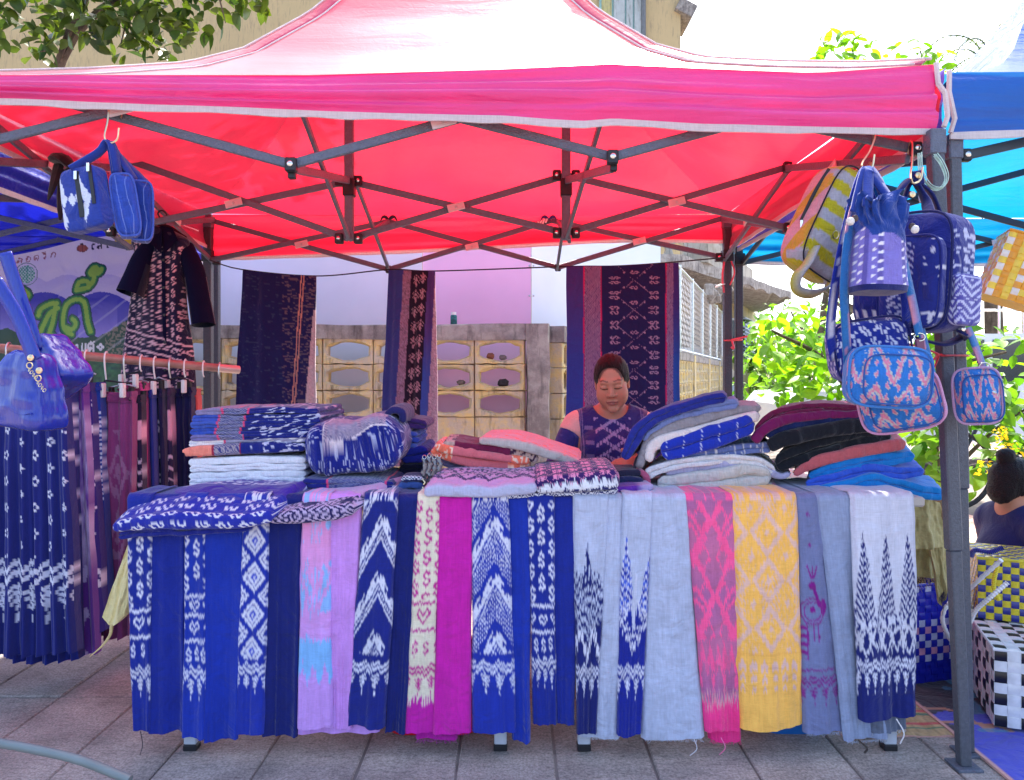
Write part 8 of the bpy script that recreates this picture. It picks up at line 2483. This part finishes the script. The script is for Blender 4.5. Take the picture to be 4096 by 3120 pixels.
obj('frame',mb,BF,t);obj('saddle',bx(MB(),(4.55,6.1,.92),(.26,.14,.05),bevel=.02),BLACKP,t,smooth=False)
obj('handlebar',tube(MB(),spline([(4.05,5.8,.96),(3.98,5.95,.95),(3.98,6.1,.94),(3.98,6.25,.95),(4.05,6.4,.96)],14),.012,7),CHROME,t)
# ==== BASKETS, MATS and the last small things
def strip(mb,pts,nrm,up,w,th=.0016):
 """A flat woven strip along pts; nrm outward, up across."""
 p=np.array(pts);n_=np.array(nrm);u_=np.array(up)
 ring=np.stack([p+u_*w/2,p-u_*w/2,p-u_*w/2-n_*th,p+u_*w/2-n_*th],1)
 m=len(p);fs=[]
 for i in range(m-1):
  for j in range(4):fs.append([4*i+j,4*i+(j+1)%4,4*i+4+(j+1)%4,4*i+4+j])
 return mb.add(ring.reshape(-1,3),fs+[[0,1,2,3][::-1],[4*m-4+j for j in range(4)]])
def basket(label,c,size,rz,cell,cring,cstake,handle=None,tilt=0,lid=False):
 w,d,h=size;c=np.array(c,float)
 t=thing('woven_basket',label,'basket',tuple(c))
 Rz=np.array(Matrix.Rotation(rz,3,'Z')@Matrix.Rotation(tilt,3,'Y'))
 T=lambda p:(np.atleast_2d(p)@Rz.T)+c
 nx,ny,nz=max(2,round(w/cell)),max(2,round(d/cell)),max(2,round(h/cell))
 faces=[((-w/2,-d/2),(w/2,-d/2),nx,(0,-1)),((w/2,-d/2),(w/2,d/2),ny,(1,0)),((w/2,d/2),(-w/2,d/2),nx,(0,1)),((-w/2,d/2),(-w/2,-d/2),ny,(-1,0))]
 mr=[plain('strip_%d'%int(1e5*sum(np.array(k)*(1,3,7))),k,.3,0,.5,var=.1,scale=40)for k in cring];ms=[plain('strip_%d'%int(1e5*sum(np.array(k)*(1,3,7))),k,.3,0,.5,var=.1,scale=40)for k in cstake]
 g=0;cw=h/nz;mid=[]
 for a,b_,n,nr in faces:
  a,b_,nr=np.array(a),np.array(b_),np.array(nr)
  for i in range(n):
   s=(i+.5)/n;xy=a+(b_-a)*s;wd=np.linalg.norm(b_-a)/n
   zz=np.linspace(0,nz,nz*4+1);off=np.array([.0024*math.sin(math.pi*(q+.0)+math.pi*(g%2))for q in zz])
   p=np.stack([xy[0]+nr[0]*off,xy[1]+nr[1]*off,zz*cw],1)
   e=(b_-a)/np.linalg.norm(b_-a)
   mb=MB();strip(mb,T(p),Rz@np.array((nr[0],nr[1],0)),Rz@np.array((e[0],e[1],0)),wd*.94)
   obj('stake_strip',mb,ms[g%len(ms)],t,smooth=True,angle=30)
   mid.append((xy,nr,wd));g+=1
 for r_ in range(nz):
  mb=MB();k=0
  for a,b_,n,nr in faces:
   a,b_,nr=np.array(a),np.array(b_),np.array(nr);ss=np.linspace(0,n,n*4+1)
   off=np.array([-.0024*math.cos(math.pi*(q-.5+k))*(-1)**r_*-1 for q in ss])
   off=np.array([.0024*math.sin(math.pi*q+math.pi*((k+r_+1)%2))for q in ss])
   p=np.stack([a[0]+(b_-a)[0]*ss/n+nr[0]*off,a[1]+(b_-a)[1]*ss/n+nr[1]*off,np.full(len(ss),(r_+.5)*cw)],1)
   strip(mb,T(p),Rz@np.array((nr[0],nr[1],0)),(0,0,1)if not tilt else Rz@np.array((0,0,1)),cw*.94);k+=n
  obj('ring_strip',mb,mr[r_%len(mr)],t,smooth=True,angle=30)
 mb=MB();tube(mb,[tuple(T(np.array((x,y,h)))[0])for x,y in((-w/2,-d/2),(w/2,-d/2),(w/2,d/2),(-w/2,d/2))],.006,6,closed=True);obj('rim',mb,mr[0],t)
 if lid:
  for i in range(nx):
   x=-w/2+w*(i+.5)/nx;yy=np.linspace(0,ny,ny*4+1);mb=MB();strip(mb,T(np.stack([np.full(len(yy),x),-d/2+d*yy/ny,h+.004+.002*np.sin(math.pi*yy+math.pi*i)],1)),Rz@np.array((0,0,1.)),Rz@np.array((1.,0,0)),w/nx*.94);obj('lid_strip',mb,ms[i%len(ms)],t,angle=30)
  for i in range(ny):
   y=-d/2+d*(i+.5)/ny;xx_=np.linspace(0,nx,nx*4+1);mb=MB();strip(mb,T(np.stack([-w/2+w*xx_/nx,np.full(len(xx_),y),h+.004-.002*np.sin(math.pi*xx_+math.pi*i)],1)),Rz@np.array((0,0,1.)),Rz@np.array((0,1.,0)),d/ny*.94);obj('lid_strip',mb,mr[i%len(mr)],t,angle=30)
 bx_=MB();bx_.add(*box_vf((0,0,.003),(w*.98,d*.98,.004)));bx_.v[0]=T(bx_.v[0]);obj('bottom',bx_,mr[0],t,smooth=False)
 for(pts,col,r)in handle or[]:
  p=spline(pts,44);mb=MB();tube(mb,[tuple(q)for q in p],list(r*(1+.35*np.abs(np.sin(np.arange(44)*math.pi/2)))),7);obj('handle',mb,plain('handle_%d'%int(1e4*col[0]+1e3*col[2]),col,.35),t)
 return t
WHT_P,BLK_P,YEL_P,BLU_P,ORG_P=C(226,226,226),C(28,28,34),C(206,190,40),C(40,48,130),C(236,160,30)
DEEP=C(26,34,160)
basket('large white and black woven basket on the blue mat, bottom right',(1.83,2.51,.018),(.40,.56,.245),R(-21),.036,[WHT_P],[BLK_P,WHT_P,BLK_P],[([P(3800,2560,2.55),P(3770,2480,2.5),P(3790,2420,2.48),P(3850,2380,2.5),P(3905,2330,2.42),P(4005,2240,2.35)],WHT_P,.006),([P(3880,2490,2.4),P(3905,2440,2.36),P(3960,2390,2.32),P(4030,2330,2.3)],WHT_P,.006)],lid=True)
basket('yellow and blue checked woven basket standing on the black and white one',(1.85,2.64,.272),(.30,.24,.215),R(-24),.0245,[YEL_P],[BLU_P],[([P(3884,2225,2.6),P(3900,2200,2.58),P(3960,2208,2.56),P(4010,2190,2.55)],BLU_P,.007),([P(3990,2260,2.5),P(3975,2340,2.48),P(3995,2400,2.48)],YEL_P,.006)],lid=True)
basket('deep blue woven basket with pink and pale checks beside the white and navy cloth',(1.56,2.78,.008),(.24,.20,.36),R(14),.0265,[DEEP,DEEP,DEEP,C(176,178,206),C(196,140,168),C(176,178,206),C(176,178,206),C(196,140,168),C(176,178,206),DEEP],[DEEP],[([P(3700,2385,2.72),P(3712,2320,2.7),P(3728,2260,2.7),P(3746,2300,2.7),P(3745,2390,2.72)],DEEP,.006)])
basket('orange and yellow woven basket hanging at the right edge under the blue canopy',(1.77,2.55,P(0,1225,2.55).z),(.24,.16,.23),R(-20),.024,[ORG_P,C(240,206,60)],[C(232,224,214),ORG_P,C(240,200,60)],[([(1.82,2.52,1.60),(1.84,2.54,1.74),(1.88,2.56,1.78),(1.92,2.58,1.57)],ORG_P,.006)],tilt=R(20))
bagm=plain('black_bin_bag',C(20,26,40),.2,0,.6,bump=.9,bscale=30)
soft_box('plastic_bag',None,(1.50,2.78,.355),(.13,.12,.10),C(20,26,40),e=3,n=16,mat=bagm,lump=.02)
tag(bpy.data.objects['plastic_bag'],'crumpled black plastic bag stuffed in the deep blue basket','bag')
def rug(label,cx,cy,w,d,rz,z,colf,seed,name='rug'):
 n,m=int(w/.008),int(d/.008);X,Y=np.meshgrid(np.linspace(-.5,.5,n),np.linspace(-.5,.5,m),indexing='ij')
 c,s=math.cos(rz),math.sin(rz)
 pos=np.stack([cx+(X*w)*c-(Y*d)*s,cy+(X*w)*s+(Y*d)*c,z+.0025*noise2(X*9,Y*9,seed)],-1)
 mb=MB();sheet(mb,pos,colf(X*w,Y*d))
 lo=pos.copy();lo[...,2]=z-.006
 for e in(pos[0],pos[-1],pos[:,0],pos[:,-1]):
  b_=e.copy();b_[:,2]=z-.007;sheet(mb,np.stack([e,b_],1),np.tile(np.array(C(206,160,150)),(len(e),2,1)))
 return tag(obj(name,mb,PATT,None,angle=180),label,'rug')
rug('ochre striped rug edge beside the last hanging cloth',1.22,2.58,.36,.6,0,.006,lambda x,y:np.where((np.abs((y%.09)-.045)<.008)[...,None],C(190,70,70),np.where((np.abs((y%.09)-.02)<.006)[...,None],C(70,110,80),np.array(C(176,146,100))*(1+.3*noise2(x*120,y*40,3))[...,None])),2)
def floral(x,y):
 a=noise2(x*9,y*9,5);b_=noise2(x*16+4,y*16,7)
 col=mixc(np.array(C(44,36,50))*np.ones(x.shape+(1,)),C(66,70,184),(y<-.28+.12*a+(x+.6)*.8)*1.0)
 return mixc(mixc(mixc(col,C(176,124,98),(a>.3)&(a<.55)&(y>-.3)),C(70,130,160),(b_>.5)*.7*(y>-.3)),C(206,150,140),(x<-.615))
rug('dark floral carpet with blue field under the woven baskets',2.02,2.60,1.26,1.5,0,.010,floral,5)
rug('sunlit pink patterned mat far behind the tan scarf',3.0,5.0,1.6,1.6,R(8),.012,lambda x,y:mixc(np.array(C(226,190,160))*np.ones(x.shape+(1,)),C(214,130,120),(np.sin(x*70)*np.sin(y*50)>.35)*.7),8)
TAN=lambda u,v,s:np.array(C(176,164,112))*(1+.08*(noise2(u/3,v/18,3)+noise2(u/18,v/3,4)))[...,None]
t=thing('scarf','tan woven scarf hanging off the right end of the table in two layers','scarf',tuple(P(3720,1995,2.42)))
curtain(None,'back_layer',[(3640,1985),(3760,2010)],[(3650,2306),(3740,2312)],2.50,TAN,1.2,amp=.008,seed=31,par=t,step=6)
curtain(None,'front_layer',[(3640,1985),(3700,1992),(3760,2012)],[(3655,2200),(3730,2194),(3800,2188)],2.42,TAN,1.4,amp=.010,seed=32,par=t,step=5)
curtain(None,'tail',[(3722,2185),(3800,2180)],[(3752,2400),(3772,2420),(3798,2300)],2.44,TAN,1.0,amp=.008,seed=33,par=t,step=5)
fringe(t,P(3655,2306,2.50),P(3740,2312,2.50),30,.05,C(176,150,110),3);fringe(t,P(3755,2395,2.44),P(3800,2330,2.44),22,.07,C(60,50,80),4)
t=thing('cloth_bag','pale yellow cloth bag tied with a string at the left end of the table','bag',tuple(P(480,2300,2.36)))
CRM=lambda u,v,s:np.array(C(222,208,150))*(1+.07*noise2(u/4,v/14,3))[...,None]
curtain(None,'cloth',[(506,2180),(560,2180)],[(402,2474),(446,2506),(530,2440)],2.34,CRM,1.0,amp=.012,seed=35,par=t,step=5,depth=.03)
obj('string',tube(MB(),spline([P(446,2500,2.33),P(440,2540,2.33),P(408,2584,2.32),P(360,2626,2.32)],16),list(np.linspace(.006,.0014,16)),5),cloth_mat('cream_string',C(220,200,140)),t)
tag(obj('metal_tube',tube(MB(),spline([P(-60,2962,1.62),P(150,3000,1.6),P(330,3044,1.58),P(520,3120,1.56)],14),.010,10),plain('dull_grey_tube',C(110,124,128),.6,.2),None),'grey metal tube crossing the bottom left corner','tube')
